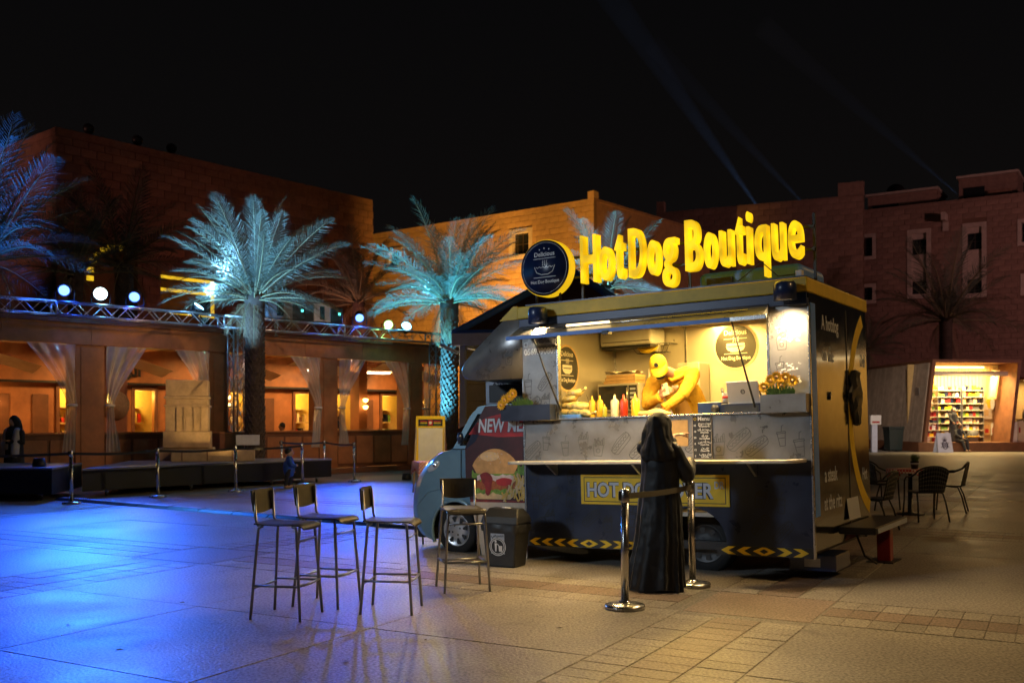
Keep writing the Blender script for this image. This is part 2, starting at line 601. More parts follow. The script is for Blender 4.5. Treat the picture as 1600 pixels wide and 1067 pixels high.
def text_mesh(s, size, ext=0.001, bold=0.0, align='CENTER', res=3, space=1.0):
    c = bpy.data.curves.new('txt', 'FONT')
    c.body = s
    c.size = size
    c.extrude = ext
    c.offset = bold
    c.align_x = align
    c.resolution_u = res
    c.space_character = space
    o = bpy.data.objects.new('txt', c)
    me = bpy.data.meshes.new_from_object(o)
    bpy.data.objects.remove(o)
    bpy.data.curves.remove(c)
    return me


FRONT = (PI / 2, 0, 0)          # reads along +x, faces -y
SIDE = (PI / 2, 0, PI / 2)      # reads along +y, faces +x


def text(name, s, size, mat, parent, loc, rot=FRONT, ext=0.001, bold=0.0, align='CENTER', sx=1.0, shear=0.0, fit=None):
    me = text_mesh(s, size, ext, bold, align)
    if fit:
        sx = fit / (max(v.co.x for v in me.vertices) - min(v.co.x for v in me.vertices))
    if shear:
        for v in me.vertices:
            v.co.x += v.co.y * shear
    me.materials.clear()
    me.materials.append(MATS[mat])
    me.name = name
    o = bpy.data.objects.new(name, me)
    COL.objects.link(o)
    o.parent = parent
    o.location = loc
    o.rotation_euler = rot
    o.scale = (sx, 1, 1)
    return o


def bez(p0, p1, p2, n=8):
    p0, p1, p2 = Vector(p0), Vector(p1), Vector(p2)
    return [(1 - t) ** 2 * p0 + 2 * t * (1 - t) * p1 + t * t * p2 for t in [i / n for i in range(n + 1)]]


def circ(cx, cy, r, n=28, a0=0.0, a1=2 * PI, ry=None):
    ry = ry or r
    full = abs(a1 - a0 - 2 * PI) < 1e-6
    m = n if full else n + 1
    return [(cx + r * math.cos(a0 + (a1 - a0) * k / n), cy + ry * math.sin(a0 + (a1 - a0) * k / n)) for k in range(m)]
# ------------------------------------------------------------------ ground and paving
g = MB().add([(-260, -40, -0.004), (260, -40, -0.004), (260, 420, -0.004), (-260, 420, -0.004)], [(0, 1, 2, 3)])
ground = tag(g.build('ground', 'ground'), kind='structure')
AX = R(-29)
E1 = Vector((math.cos(AX), math.sin(AX)))
E2 = Vector((-math.sin(AX), math.cos(AX)))
ORG = Vector((2.05, 8.19))
MOD, BW = 6.3, 1.02


def seen(p, far, near=5.0):
    return near < p.y < far and abs(p.x) < 0.56 * p.y + 1.2


def place_piece(name, me, a, b):
    p = ORG + E1 * a + E2 * b
    o = bpy.data.objects.new(name, me)
    COL.objects.link(o)
    o.parent = ground
    o.location = (p.x, p.y, random.uniform(-0.0012, 0.0012))
    o.rotation_euler = (random.uniform(-.0012, .0012), random.uniform(-.0012, .0012), AX)
    return o


def tile_mesh(w, h, mat, name):
    b = 0.002
    mb = MB()
    x, y = w / 2, h / 2
    vs = [(-x, -y, -.014), (x, -y, -.014), (x, y, -.014), (-x, y, -.014), (-x, -y, -b), (x, -y, -b), (x, y, -b), (-x, y, -b),
          (-x + b, -y + b, 0), (x - b, -y + b, 0), (x - b, y - b, 0), (-x + b, y - b, 0)]
    fs = [(8, 9, 10, 11)]
    for i in range(4):
        j = (i + 1) % 4
        fs += [(i, j, 4 + j, 4 + i), (4 + i, 4 + j, 8 + j, 8 + i)]
    mb.add(vs, fs)
    return mb.mesh(name, mat)


slab_me = tile_mesh((MOD - BW) / 3 - 0.008, (MOD - BW) / 3 - 0.008, 'slab', 'paving_slab')
S = (MOD - BW) / 3
for i in range(-4, 5):
    for j in range(-3, 6):
        for k in range(3):
            for q in range(3):
                a = i * MOD + BW / 2 + S * (k + .5)
                b = j * MOD + BW / 2 + S * (q + .5)
                if seen(ORG + E1 * a + E2 * b, 27, 4.2):
                    place_piece('paving_slab', slab_me, a, b)
TL = 0.195
rows = [(-0.345, 0.315, 'band_pale'), (0.0, 0.345, 'band_red'), (0.345, 0.315, 'band_pale')]
tm = {}
for off, wd, mt in rows:
    tm[(wd, mt, 0)] = tile_mesh(TL - 0.005, wd - 0.005, mt, 'paving_tile')
    tm[(wd, mt, 1)] = tile_mesh(wd - 0.005, TL - 0.005, mt, 'paving_tile')
cross = tile_mesh(1.0, 1.0, 'band_red', 'paving_tile')
cand = []
for dirn in (0, 1):
    for j in range(-4, 6):
        for off, wd, mt in rows:
            t = -30.0
            while t < 40:
                m_ = (t + MOD / 2) % MOD - MOD / 2
                if abs(m_) > BW / 2 + TL / 2 - 0.02:
                    a, b = (t, j * MOD + off) if dirn == 0 else (j * MOD + off, t)
                    p = ORG + E1 * a + E2 * b
                    if seen(p, 24, 4.6):
                        cand.append((p.y, a, b, wd, mt, dirn))
                t += TL
for i in range(-4, 5):
    for j in range(-3, 6):
        for u, v, mt in ((0, 0, 1), ):
            p = ORG + E1 * i * MOD + E2 * j * MOD
            if seen(p, 24, 4.6):
                place_piece('paving_tile', cross, i * MOD, j * MOD)
cand.sort()
far_t = {'band_pale': MB(), 'band_red': MB()}
for n_, (yy, a, b, wd, mt, dirn) in enumerate(cand):
    if n_ < 290:
        place_piece('paving_tile', tm[(wd, mt, dirn)], a, b)
    else:
        hx, hy = (TL / 2 - .005, wd / 2 - .005) if dirn == 0 else (wd / 2 - .005, TL / 2 - .005)
        c4 = [ORG + E1 * (a + sx * hx) + E2 * (b + sy * hy) for sx, sy in ((-1, -1), (1, -1), (1, 1), (-1, 1))]
        far_t[mt].add([(q.x, q.y, -.0135) for q in c4] + [(q.x, q.y, -0.0004) for q in c4],
                      [(4, 5, 6, 7), (0, 1, 5, 4), (1, 2, 6, 5), (2, 3, 7, 6), (3, 0, 4, 7)])
for k in far_t:
    tag(far_t[k].build('paving_tiles', k, ground), kind='stuff')

# small litter on the paving
for k, (x, y) in enumerate([(-2.75, 8.3), (-1.9, 9.1), (-2.6, 6.6), (-1.05, 6.3), (-3.3, 7.4), (0.35, 7.3), (-0.6, 6.9), (-2.2, 7.2)]):
    mb = MB()
    a = random.uniform(0, 6)
    r = random.uniform(.02, .045)
    mb.add([(x + r * math.cos(a), y + r * math.sin(a), .006), (x - r * .4 * math.sin(a), y + r * .4 * math.cos(a), .012),
            (x - r * math.cos(a), y - r * math.sin(a), .004), (x + r * .4 * math.sin(a), y - r * .4 * math.cos(a), .003)], [(0, 1, 2, 3)])
    wh = ['behind the front bar stool', 'well behind the pair of stools', 'in front of the leftmost bar stool', 'at the bottom edge below the stools',
          'far left of the leftmost bar stool', 'in front of the queue post base', 'below the third bar stool', 'under the leftmost bar stool'][k]
    tag(mb.build('dry_leaf', 'frond_dry'), 'small brown dry leaf lying on paving ' + wh, 'leaf', 'dry leaves on the paving')


# ------------------------------------------------------------------ stone buildings
def block_wall(parent, W, H, bw, bh, mat, holes=(), z0=0.0, prefer=None, thick=0.25, x0=0.0):
    """backing wall in the plane y=0 facing -y (local), stone blocks standing proud of it"""
    hs = sorted(holes)
    xs = sorted({x0, x0 + W} | {h[0] for h in hs} | {h[1] for h in hs})
    back = MB()
    zs = sorted({z0, z0 + H} | {h[2] for h in hs} | {h[3] for h in hs})
    for i in range(len(xs) - 1):
        for j in range(len(zs) - 1):
            cx, cz = (xs[i] + xs[i + 1]) / 2, (zs[j] + zs[j + 1]) / 2
            if not any(h[0] < cx < h[1] and h[2] < cz < h[3] for h in hs):
                back.box(xs[i], xs[i + 1], 0.03, thick, zs[j], zs[j + 1])
    back.build('wall', 'mortar', parent)
    gap = 0.018
    full = MB().box(-(bw - gap) / 2, (bw - gap) / 2, -0.025, 0.029, -(bh - gap) / 2, (bh - gap) / 2).mesh('stone_block', mat)
    rest = MB()
    singles = []
    row = 0
    z = z0
    while z < z0 + H - 0.05:
        x = x0 - (bw / 2 if row % 2 else 0)
        while x < x0 + W:
            a, b = max(x, x0), min(x + bw, x0 + W)
            c, d = z, min(z + bh, z0 + H)
            cut = [(a, b)]
            for h in hs:
                if h[2] < d - .02 and h[3] > c + .02:
                    nc = []
                    for (p, q) in cut:
                        if h[1] <= p or h[0] >= q:
                            nc.append((p, q))
                        else:
                            if h[0] - p > .08:
                                nc.append((p, h[0]))
                            if q - h[1] > .08:
                                nc.append((h[1], q))
                    cut = nc
            for (p, q) in cut:
                if q - p < .06:
                    continue
                if abs(q - p - bw) < .001 and abs(d - c - bh) < .001:
                    singles.append(((p + q) / 2, (c + d) / 2))
                else:
                    rest.box(p + gap / 2, q - gap / 2, -0.02, 0.029, c + gap / 2, d - gap / 2)
            x += bw
        z += bh
        row += 1
    if prefer:
        singles.sort(key=prefer)
    for n_, (x, z) in enumerate(singles):
        if n_ < 295:
            o = bpy.data.objects.new('stone_block', full)
            COL.objects.link(o)
            o.parent = parent
            o.location = (x, random.uniform(-.008, .008), z)
        else:
            dy = random.uniform(-.008, .008)
            rest.box(x - (bw - gap) / 2, x + (bw - gap) / 2, -0.025 + dy, 0.029, z - (bh - gap) / 2, z + (bh - gap) / 2)
    if rest.v:
        tag(rest.build('stone_blocks', mat, parent), kind='stuff')


def stone_window(parent, x0, x1, z0, z1, fr=0.14, deep=0.2, glass=None, mull=1):
    """pale surround proud of the wall with a dark pane set back; glass = list of (z0,z1) panes"""
    w = MB()
    w.box(x0, x0 + fr, -.07, .25, z0, z1).box(x1 - fr, x1, -.07, .25, z0, z1)
    w.box(x0 + fr, x1 - fr, -.068, .25, z1 - fr, z1).box(x0 + fr, x1 - fr, -.068, .25, z0, z0 + fr)
    panes = glass or [(z0 + fr, z1 - fr)]
    zz = z0 + fr
    for (a, b) in panes:
        if a > zz + .05:
            w.box(x0 + fr, x1 - fr, deep - .12, deep, zz, a)
        zz = b
    if z1 - fr > zz + .05:
        w.box(x0 + fr, x1 - fr, deep - .12, deep, zz, z1 - fr)
    win = w.build('window', 'pale_stone', parent)
    for (a, b) in panes:
        MB().box(x0 + fr, x1 - fr, deep, deep + .02, a, b).build('pane', 'dark_glass', win)
        f = MB()
        for k in range(1, mull + 1):
            xm = x0 + fr + (x1 - x0 - 2 * fr) * k / (mull + 1)
            f.box(xm - .025, xm + .025, deep - .03, deep - .002, a, b)
        f.box(x0 + fr, x1 - fr, deep - .028, deep - .002, (a + b) / 2 - .02, (a + b) / 2 + .02)
        f.build('frame', 'bronze_frame', win)


# big dark stone hall behind the cafe
A_ = math.atan2(0.777, 0.63)
hall = thing('stone_hall', 'tall dark brown stone building behind the cafe with yellow light strips', 'building', (-16.5, 36, 0), A_)
hw = 15.55
holes = [(4.2, 6.6, 5.4, 7.3), (1.0, 3.2, 5.2, 8.2)]
block_wall(hall, hw, 11.8, 0.62, 0.32, 'block_brown', holes, prefer=lambda p: -p[1] + abs(p[0] - 10) * .2)
MB().box(0, hw, .02, .30, 11.8, 12.12).build('parapet', 'block_brown', hall, .02)
side = MB().box(.0, .25, .26, 14, 0, 11.8)
side.build('wall', 'block_brown', hall)
MB().box(.0, .3, .31, 14, 11.81, 12.1).build('parapet', 'block_brown', hall, .02)
MB().box(hw - .25, hw, .26, 12, 0, 11.8).build('wall', 'block_brown', hall)
MB().box(.26, hw - .26, .3, 12, 11.5, 11.7).build('roof', 'mortar', hall)
for (x0, x1, z0, z1) in holes:
    MB().box(x0, x1, .9, .95, z0, z1).build('recess', 'wood_dark', hall)
st = MB()
st.box(4.2, 6.6, -.05, .0, 7.10, 7.22).box(4.25, 6.5, .1, .16, 6.62, 6.74).box(6.48, 6.62, -.05, .0, 5.7, 7.09).box(4.6, 6.47, -.05, .0, 5.72, 5.84)
st.build('light_strip', 'strip_yellow', hall)
st = MB()
for k in range(7):
    a = PI * .5 + k * .28
    st.box(2.3 + 1.15 * math.cos(a), 2.55 + 1.15 * math.cos(a), -.05, 0, 6.8 + 1.15 * math.sin(a), 6.98 + 1.15 * math.sin(a))
st.build('light_strip', 'strip_yellow', hall)
for (x, nm) in ((1.6, 'nearest the building corner'), (3.6, 'second from the building corner'), (5.1, 'third from the building corner')):
    p = hall.matrix_basis @ Vector((x, .6, 12.1))
    t = thing('roof_floodlight', 'dark round floodlight on the stone parapet, ' + nm, 'floodlight', p, A_, 'floodlights on the dark roof')
    MB().lathe([(.05, 0), (.05, .25)], n=8).build('bracket', 'black_metal', t)
    MB().lathe([(.12, -.12), (.21, .05), (.21, .12)], (0, 0, .4), n=16, axis='y').build('housing', 'black_metal', t)
    MB().lathe([(.19, .121), (.19, .14)], (0, 0, .4), n=16, axis='y').build('lens', 'dark_glass', t)

# orange lit building
ol = thing('orange_building', 'sandstone building lit orange with small white framed windows behind palms', 'building', (4.11, 50, 0), math.atan2(.616, -.79))
# its left face runs from the corner to the left: mirror by placing the wall from -W..0 in a frame that looks at the camera
ol.rotation_euler = (0, 0, math.atan2(-.616, .79))
OW = 17.0


def on_left(px, py):
    r = (px - 800) / 1556
    s = (4.11 - r * 50) / (.79 + .616 * r)
    Y = 50 + .616 * s
    return -s, 1.53 - (py - 655) / 1556 * Y


wins = []
for (a, b, c, d) in ((796, 832, 360, 402), (604, 628, 390, 420)):
    x0, z1 = on_left(a, c)
    x1, z0 = on_left(b, d)
    wins.append((x0, x1, z0, z1 if z1 > z0 else z0 + 1.3))
block_wall(ol, OW, 12.5, 0.56, 0.30, 'block_orange', wins, prefer=lambda p: -p[1] + abs(p[0] + 5) * .15, x0=-OW)
for wn_ in wins:
    stone_window(ol, *wn_, fr=.22, deep=.22)
MB().box(-OW, -.35, -.03, .3, 12.5, 12.62).build('parapet', 'block_orange', ol)
MB().box(-.35, .02, -.04, .4, 12.5, 13.0).build('parapet', 'block_orange', ol)
ob = Matrix.Rotation(0, 4, 'Z')
# right face, its own frame inside the same thing
rf = bpy.data.objects.new('right_face', None)
COL.objects.link(rf)
rf.parent = ol
rf.location = (.0, .0, 0)
rf.rotation_euler = (0, 0, math.atan2(.77, .64) - math.atan2(-.616, .79))
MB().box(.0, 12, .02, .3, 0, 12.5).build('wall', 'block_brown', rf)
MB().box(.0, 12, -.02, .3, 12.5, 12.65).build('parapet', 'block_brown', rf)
# sodium flood lamps that light it, standing behind the cafe roof line
for (x, y, z, tx, ty, nm) in ((0.0, 48.0, 3.0, -3.6, 56.5, 'nearer the stone hall'), (1.6, 41.5, 3.0, -0.5, 53.5, 'nearer the food truck')):
    t = thing('flood_lamp', 'sodium flood lamp on a short post before the orange wall, ' + nm, 'floodlight', (x, y, 0), 0, 'sodium flood lamps')
    MB().tube([(0, 0, 0), (0, 0, z)], .06).build('post', 'black_metal', t)
    MB().box(-.25, .25, -.15, .1, z, z + .35).build('housing', 'black_metal', t, .02)
    light('SPOT', 'flood_light', (x, y + .3, z + .3), (1.0, .47, .08), 6500, (tx, ty, 9.0), .15, 92, .6)

# dark building on the right
B_ = math.atan2(-.547, .837)
rb = thing('dark_building', 'long dark brick building with pale framed windows behind the kiosk', 'building', (29.81, 58, 0), B_)


def on_rb(px, py):
    r = (px - 800) / 1556
    s = (29.81 - r * 58) / (.837 + .547 * r)
    Y = 58 + .547 * s
    return -s, 1.53 - (py - 655) / 1556 * Y


def rect_rb(a, b, c, d):
    x0, z1 = on_rb(a, c)
    x1, z0 = on_rb(b, d)
    return (x0, x1, z0, z1)


RW = [rect_rb(1265, 1288, 376, 410), rect_rb(1334, 1369, 368, 405), rect_rb(1418, 1455, 360, 465), rect_rb(1504, 1542, 350, 464),
      rect_rb(1590, 1626, 343, 382), rect_rb(1339, 1369, 445, 474), rect_rb(1595, 1630, 428, 460), rect_rb(1225, 1250, 383, 414)]
rbh = 14.65
block_wall(rb, 34, rbh, .66, .33, 'block_dark', RW, prefer=lambda p: -p[1] + abs(p[0] + 3) * .3, x0=-32)
for k, w_ in enumerate(RW):
    gl = None
    if k in (2, 3):
        h_ = w_[3] - w_[2]
        gl = [(w_[2] + .14, w_[2] + .14 + .22 * h_), (w_[3] - .8 - .22 * h_ + .2, w_[3] - .6)]
    stone_window(rb, *w_, fr=.26 if k in (2, 3) else .22, deep=.22, glass=gl)
MB().box(-32, 2, .0, .35, rbh, rbh + .1).build('parapet', 'block_dark', rb)
for px in (1309, 1478):
    x, z = on_rb(px, 338)
    gm = MB().box(x - .12, x + .12, -.9, 0, z - .35, z + .1).box(x - .17, x + .17, -.10, -.03, z - .9, z - .36)
    gm.build('water_spout', 'pale_stone', rb)
# rooftop sheds and the far block
for (a, b, c, d, lab, nm, dz) in ((1338, 1450, 295, 340, 'dark rooftop shed with pale ledge above the brick parapet', 'rooftop_shed', 2.0),
                                  (1485, 1580, 265, 322, 'taller plastered rooftop block with dark lean-to at upper right', 'rooftop_block', 3.0)):
    x0, z1 = on_rb(a, c)
    x1, z0 = on_rb(b, d)
    t = thing(nm, lab, 'rooftop shed', rb.matrix_basis @ Vector((x0, 3.0, rbh - .2)), B_)
    W_ = x1 - x0
    h_ = z1 - rbh + .2
    MB().box(0, W_, 0, 3, 0, h_).build('wall', 'block_dark', t)
    MB().box(-.1, W_ + .1, -.25, 3.1, h_, h_ + .15).build('roof', 'pale_stone', t)
    MB().box(.3, W_ * .45, -.05, .0, .4, h_ - .6).build('window', 'dark_glass', t)
    MB().box(W_ * .52, W_ - .3, -.3, .0, .1, h_ * .55).build('lean_to', 'block_brown', t)
t = thing('satellite_dish', 'dark round satellite dish on the rooftop shed', 'dish', rb.matrix_basis @ Vector((on_rb(1380, 292)[0], 3.6, 15.2)), B_)
MB().lathe([(.03, 0), (.03, .9)], n=8).build('mast', 'black_metal', t)
MB().lathe([(.05, .12), (.4, .05), (.62, -.08)], (0, -.1, 1.1), n=18, axis='y').build('bowl', 'black_metal', t)
far = thing('far_building', 'dark low stone building behind the glowing letters', 'building', (9.6, 66, 0), R(-25))
block_wall(far, 13, 15.2, .7, .36, 'block_dark', (), prefer=lambda p: -p[1])
MB().box(0, .5, -.05, .4, 15.2, 15.9).build('parapet', 'block_dark', far)
MB().box(11.5, 13, -.05, .4, 15.2, 16.0).build('parapet', 'block_dark', far)

# ------------------------------------------------------------------ cafe with open bays
CA = math.atan2(.729, .685)
cafe = thing('cafe_building', 'long wooden cafe pavilion with open bays and warm lit rooms', 'building', (-11.25, 21.9, 0), CA)
CM = cafe.matrix_basis.copy()
CTOP = 3.86
piers = [(-2.0, -1.35), (1.64, 2.33), (5.06, 5.62), (8.51, 9.13), (11.79, 12.36), (15.2, 15.9)]
for (a, b) in piers:
    p = MB().box(a, b, 0, .55, 0, 3.27).build('pier', 'wood', cafe, .012)
    MB().box(a + .12, b - .12, -.02, -.001, .3, 3.2).build('panel', 'wood', p, .006)
bm_ = MB()
for k in range(9):
    bm_.box(-2 + 2.0 * k + .004, -2 + 2.0 * (k + 1) - .004, -.03, .55, 3.27, CTOP - .1)
bm_.build('beam', 'wood', cafe)
MB().box(-2.05, 16.05, -.08, .6, CTOP - .1, CTOP).build('cornice', 'wood_dark', cafe, .01)
MB().box(-2, 16, .6, 5.0, 3.55, 3.7).build('ceiling', 'wood_dark', cafe)
MB().box(-2, 16, .56, 4.8, -.01, .02).build('floor', 'wood_dark', cafe)
for i in range(len(piers) - 1):
    a, b = piers[i][1], piers[i + 1][0]
    kw = MB().box(a, b, .05, .2, .15, 1.17).build('knee_wall', 'wood_dark', cafe, .01)
    n_ = max(3, int((b - a) / .55))
    for k in range(n_):
        x0, x1 = a + (b - a) * k / n_ + .03, a + (b - a) * (k + 1) / n_ - .03
        MB().box(x0, x1, .02, .049, .25, 1.05).build('panel', 'wood', kw, .008)
    MB().box(a, b, .0, .26, 1.17, 1.22).build('rail', 'wood', kw, .006)
MB().box(-2.2, 16.2, -.35, .04, .0, .14).build('plinth', 'wood_dark', cafe, .01)
# rear wall with lit doorways
doors = [(.15, .95), (2.9, 3.7), (5.0, 5.6), (7.9, 9.0), (10.4, 11.4), (12.0, 12.8), (14.0, 15.0)]
bw_ = MB()
x = -2.0
for (a, b) in doors:
    bw_.box(x, a, 4.0, 4.12, 0, 3.55)
    bw_.box(a, b, 4.0, 4.12, 2.35, 3.55)
    x = b
bw_.box(x, 16, 4.0, 4.12, 0, 3.55)
bw_.build('rear_wall', 'wood', cafe)
MB().box(-2.1, -2.0, 0, 4.9, 0, 3.55).build('side_wall', 'wood', cafe)
MB().box(-2, 16, 4.9, 5.0, 0, 3.55).build('back_room_wall', 'plaster_yellow', cafe)
for k in range(18):
    x = -1.8 + k * 1.0
    if not any(a - .5 < x < b + .1 for a, b in doors):
        MB().box(x, x + .42, 3.96, 3.999, .3, 2.2).build('panel', 'wood_dark', cafe, .01)
for (a, b) in doors:
    f = MB().box(a - .09, a, 3.93, 4.0, 0, 2.35).box(b, b + .09, 3.93, 4.0, 0, 2.35).box(a - .09, b + .09, 3.93, 4.0, 2.351, 2.45)
    f.build('door_frame', 'wood_dark', cafe)
    sh = MB()
    for z in (.5, .95, 1.4, 1.85):
        sh.box(a + .05, b - .05, 4.55, 4.88, z, z + .04)
    s_ = sh.build('shelf', 'wood_pale', cafe)
    for z in (.54, .99, 1.44):
        xx = a + .08
        while xx < b - .15:
            w = random.uniform(.04, .1)
            MB().box(xx, xx + w, 4.6, 4.8, z, z + random.uniform(.12, .3)).build('book', random.choice(['red_print', 'navy_print', 'cream', 'wood_dark', 'leaf_green', 'wood_pale']), s_)
            xx += w + random.uniform(.01, .12)
    lp = CM @ Vector(((a + b) / 2, 4.35, 2.2))
    light('POINT', 'room_light', lp, (1.0, .62, .10), 40, size=.12)
# beams under the canopy, cream fabric swags
for k in range(9):
    x = -1.5 + 2.0 * k
    MB().box(x, x + .12, .6, 4.0, 3.35, 3.5).build('ceiling_beam', 'wood', cafe)
for i in range(5):
    a, b = piers[i][1], piers[i + 1][0]
    mb = MB()
    nn = 10
    top, bot = [], []
    for k in range(nn + 1):
        t_ = k / nn
        x = a + (b - a) * t_
        z = 3.33 - .5 * t_ + .12 * math.sin(PI * t_)
        top.append((x, 1.9, z))
        bot.append((x, 2.5, z - .16))
    mb.add(top + bot, [(k, k + 1, nn + 2 + k, nn + 1 + k) for k in range(nn)], 0, True)
    mb.build('canopy_cloth', 'cream', cafe)
# hanging shelf with greenery and a sign above the doors
MB().box(-1.5, 15.5, 3.80, 3.95, 2.50, 2.56).build('picture_rail', 'black_metal', cafe)
text('sign_text', 'COFFEE', .42, 'black_metal', cafe, (8.0, 3.94, 2.98), FRONT, .01, .012)
text('sign_text', 'BOOKS', .30, 'black_metal', cafe, (8.1, 3.94, 2.60), FRONT, .01, .012)
text('sign_text', '\uFE94\uFEF3\uFE8D\uFEED\uFEAE\uFEDF\uFE8D', .5, 'black_metal', cafe, (4.6, 3.94, 2.75), FRONT, .01, .012)
# wall sconces
for (x, y, z, nm) in ((-.35, 1.0, 2.02, 'at the far left edge'), (1.25, 3.9, 1.95, 'beside the first dark door panel'),
                      (6.15, 1.0, 2.0, 'beside the palm trunk in front of the cafe'), (11.35, 1.6, 2.0, 'behind the vinyl curtain of the last open bay')):
    p = CM @ Vector((x, y, z))
    t = thing('wall_sconce', 'glowing amber wall sconce in the cafe ' + nm, 'lamp', p, CA, 'cafe wall sconces')
    MB().box(-.16, .16, .05, .5 if y < 3 else .1, -z, 3.45 - z).build('post', 'wood', t) if y < 3 else MB().box(-.05, .05, .02, .1, -.1, .1).build('back_plate', 'bronze_frame', t)
    for dz in ((-.11, .11) if y < 3 else (0,)):
        MB().lathe([(.03, -.05), (.075, -.01), (.085, .05), (.05, .07)], (0, -.07, dz), n=12).build('lamp_shade', 'sconce_glow', t)
    light('POINT', 'sconce_light', CM @ Vector((x, y - .2, z)), (1.0, .50, .13), 7, size=.08)
# general warm light of the dining terrace
for x in (-.2, 3.6, 7.2, 10.4, 13.8):
    light('AREA', 'terrace_light', CM @ Vector((x, 2.6, 3.3)), (1.0, .52, .16), 100, CM @ Vector((x, 2.6, 0)), .5)
# ceiling panels of white light near the last bay
for x in (11.0, 13.2):
    p = CM @ Vector((x, 3.3, 3.1))
    t = thing('light_panel', 'bright white ceiling light panel inside the cafe, ' + ('third bay from the stage' if x < 12 else 'behind the second truss leg'), 'lamp', p, CA, 'cafe ceiling light panels')
    MB().box(-.45, .45, -.2, .2, -.02, .02).build('diffuser', 'bulb', t)
    MB().box(-.5, .5, -.25, .25, .021, .05).build('frame', 'white_paint', t)

# clear vinyl curtains tied back at the openings


def curtain(x_pier, sgn, w_top, label):
    """gathered vinyl: pinned at the beam, tied at 1.9 m against the pier, hanging below"""
    t = thing('vinyl_curtain', label, 'curtain', CM @ Vector((x_pier, -.06, 0)), CA, 'clear vinyl curtains tied back')
    mb = MB()
    nx, nz = 26, 22
    vs = []
    for j in range(nz + 1):
        z = 3.26 - (3.26 - .75) * j / nz
        if z > 1.85:
            k = (z - 1.85) / (3.26 - 1.85)
            w = .16 + (w_top - .16) * k ** 1.25
        else:
            w = .16 + .16 * (1.85 - z)
        for i in range(nx + 1):
            u = i / nx
            fold = .045 * math.sin(u * 22 + j * .35) * (.5 + .8 * (1 - abs(z - 1.85) / 1.6))
            vs.append((sgn * (.02 + u * w), fold + .01 * math.sin(j * .9 + u * 7), z))
    fs = [(j * (nx + 1) + i, j * (nx + 1) + i + 1, (j + 1) * (nx + 1) + i + 1, (j + 1) * (nx + 1) + i) for j in range(nz) for i in range(nx)]
    mb.add(vs, fs, 0, True)
    mb.build('drape', 'clear_vinyl', t)
    MB().lathe([(.11, -.02), (.12, 0), (.11, .03)], (sgn * .1, 0, 1.85), n=12).build('tie_band', 'white_paint', t)


curtain(1.64, -1, 1.1, 'clear vinyl curtain left of the first wide wooden pier')
curtain(2.33, 1, 1.0, 'clear vinyl curtain right of the first wide wooden pier')
curtain(5.06, -1, .95, 'clear vinyl curtain behind the sandstone tomb model')
curtain(5.62, 1, .8, 'clear vinyl curtain between truss leg and palm trunk')
curtain(8.51, -1, 1.0, 'clear vinyl curtain right of the seated cafe guests')
curtain(9.13, 1, .95, 'clear vinyl curtain above the bending man')
curtain(11.79, -1, .95, 'clear vinyl curtain left of the last wooden pier')
curtain(12.36, 1, .9, 'clear vinyl curtain behind the second truss leg')
t = thing('straw_disc', 'round woven straw disc hanging on a wooden post', 'wall decor', CM @ Vector((3.05, .98, 1.88)), CA)
MB().box(-.33, .33, .04, .35, -1.88, 1.6).build('post', 'wood', t)
MB().lathe([(.36, -.02), (.35, .02), (.26, .0), (.25, .02), (.15, 0.0), (.14, .025), (.02, .03)], n=24, axis='y', c=(0, 0, 0)).build('weave', 'basket', t, rot=None)

# planters at the knee wall below the truss legs
for (a, b, nm) in ((5.0, 6.15, 'at the first truss leg'), (12.2, 13.3, 'at the second truss leg')):
    t = thing('planter_box', 'brown wooden planter box ' + nm, 'planter', CM @ Vector((a, -.62, 0)), CA, 'planters below the truss')
    MB().box(0, b - a, 0, .5, 0, 1.17).build('box', 'wood_dark', t, .015)
    MB().box(-.02, b - a + .02, -.02, .52, 1.171, 1.2).build('rim', 'wood', t, .006)

# ------------------------------------------------------------------ lighting truss on the cafe


def truss_run(mb, p0, p1, w=.29, n_div=None, r=.022):
    p0, p1 = Vector(p0), Vector(p1)
    d = (p1 - p0)
    L = d.length
    d = d.normalized()
    up = Vector((0, 0, 1)) if abs(d.z) < .9 else Vector((0, 1, 0))
    s = d.cross(up).normalized()
    u = s.cross(d).normalized()
    cs = [s * (w / 2) * a + u * (w / 2) * b for a, b in ((-1, -1), (1, -1), (1, 1), (-1, 1))]
    for c in cs:
        mb.tube([p0 + c, p1 + c], r, 6)
    n = n_div or int(L / w)
    for i in range(n):
        a, b = L * i / n, L * (i + 1) / n
        for k in range(4):
            c0, c1 = cs[k], cs[(k + 1) % 4]
            if i % 2:
                c0, c1 = c1, c0
            mb.tube([p0 + d * a + c0, p0 + d * b + c1], r * .5, 4, cap=False)
    for k in range(4):
        for e in (p0, p1):
            mb.tube([e + cs[k], e + cs[(k + 1) % 4]], r * .8, 5)


TR = thing('lighting_truss', 'aluminium box truss along the cafe roof edge on two lattice legs', 'truss', CM @ Vector((0, -.35, 0)), CA)
TZ = 4.03
for (a, b) in ((-2.5, 1.0), (1.0, 5.2), (5.2, 9.0), (9.0, 12.3), (12.3, 15.5)):
    mb = MB()
    truss_run(mb, (a + .01, 0, TZ), (b - .01, 0, TZ))
    mb.build('truss_span', 'alu', TR)
for x in (5.62, 12.62):
    mb = MB()
    truss_run(mb, (x, 0, 1.2), (x, 0, TZ - .17))
    mb.build('truss_leg', 'alu', TR)
    MB().box(x - .2, x + .2, -.2, .2, TZ - .2, TZ + .2).build('corner_block', 'alu', TR) if False else None


def on_truss(px):
    r = (px - 800) / 1556
    o = CM @ Vector((0, -.35, 0))
    return (r * o.y - o.x) / (.685 - .729 * r)


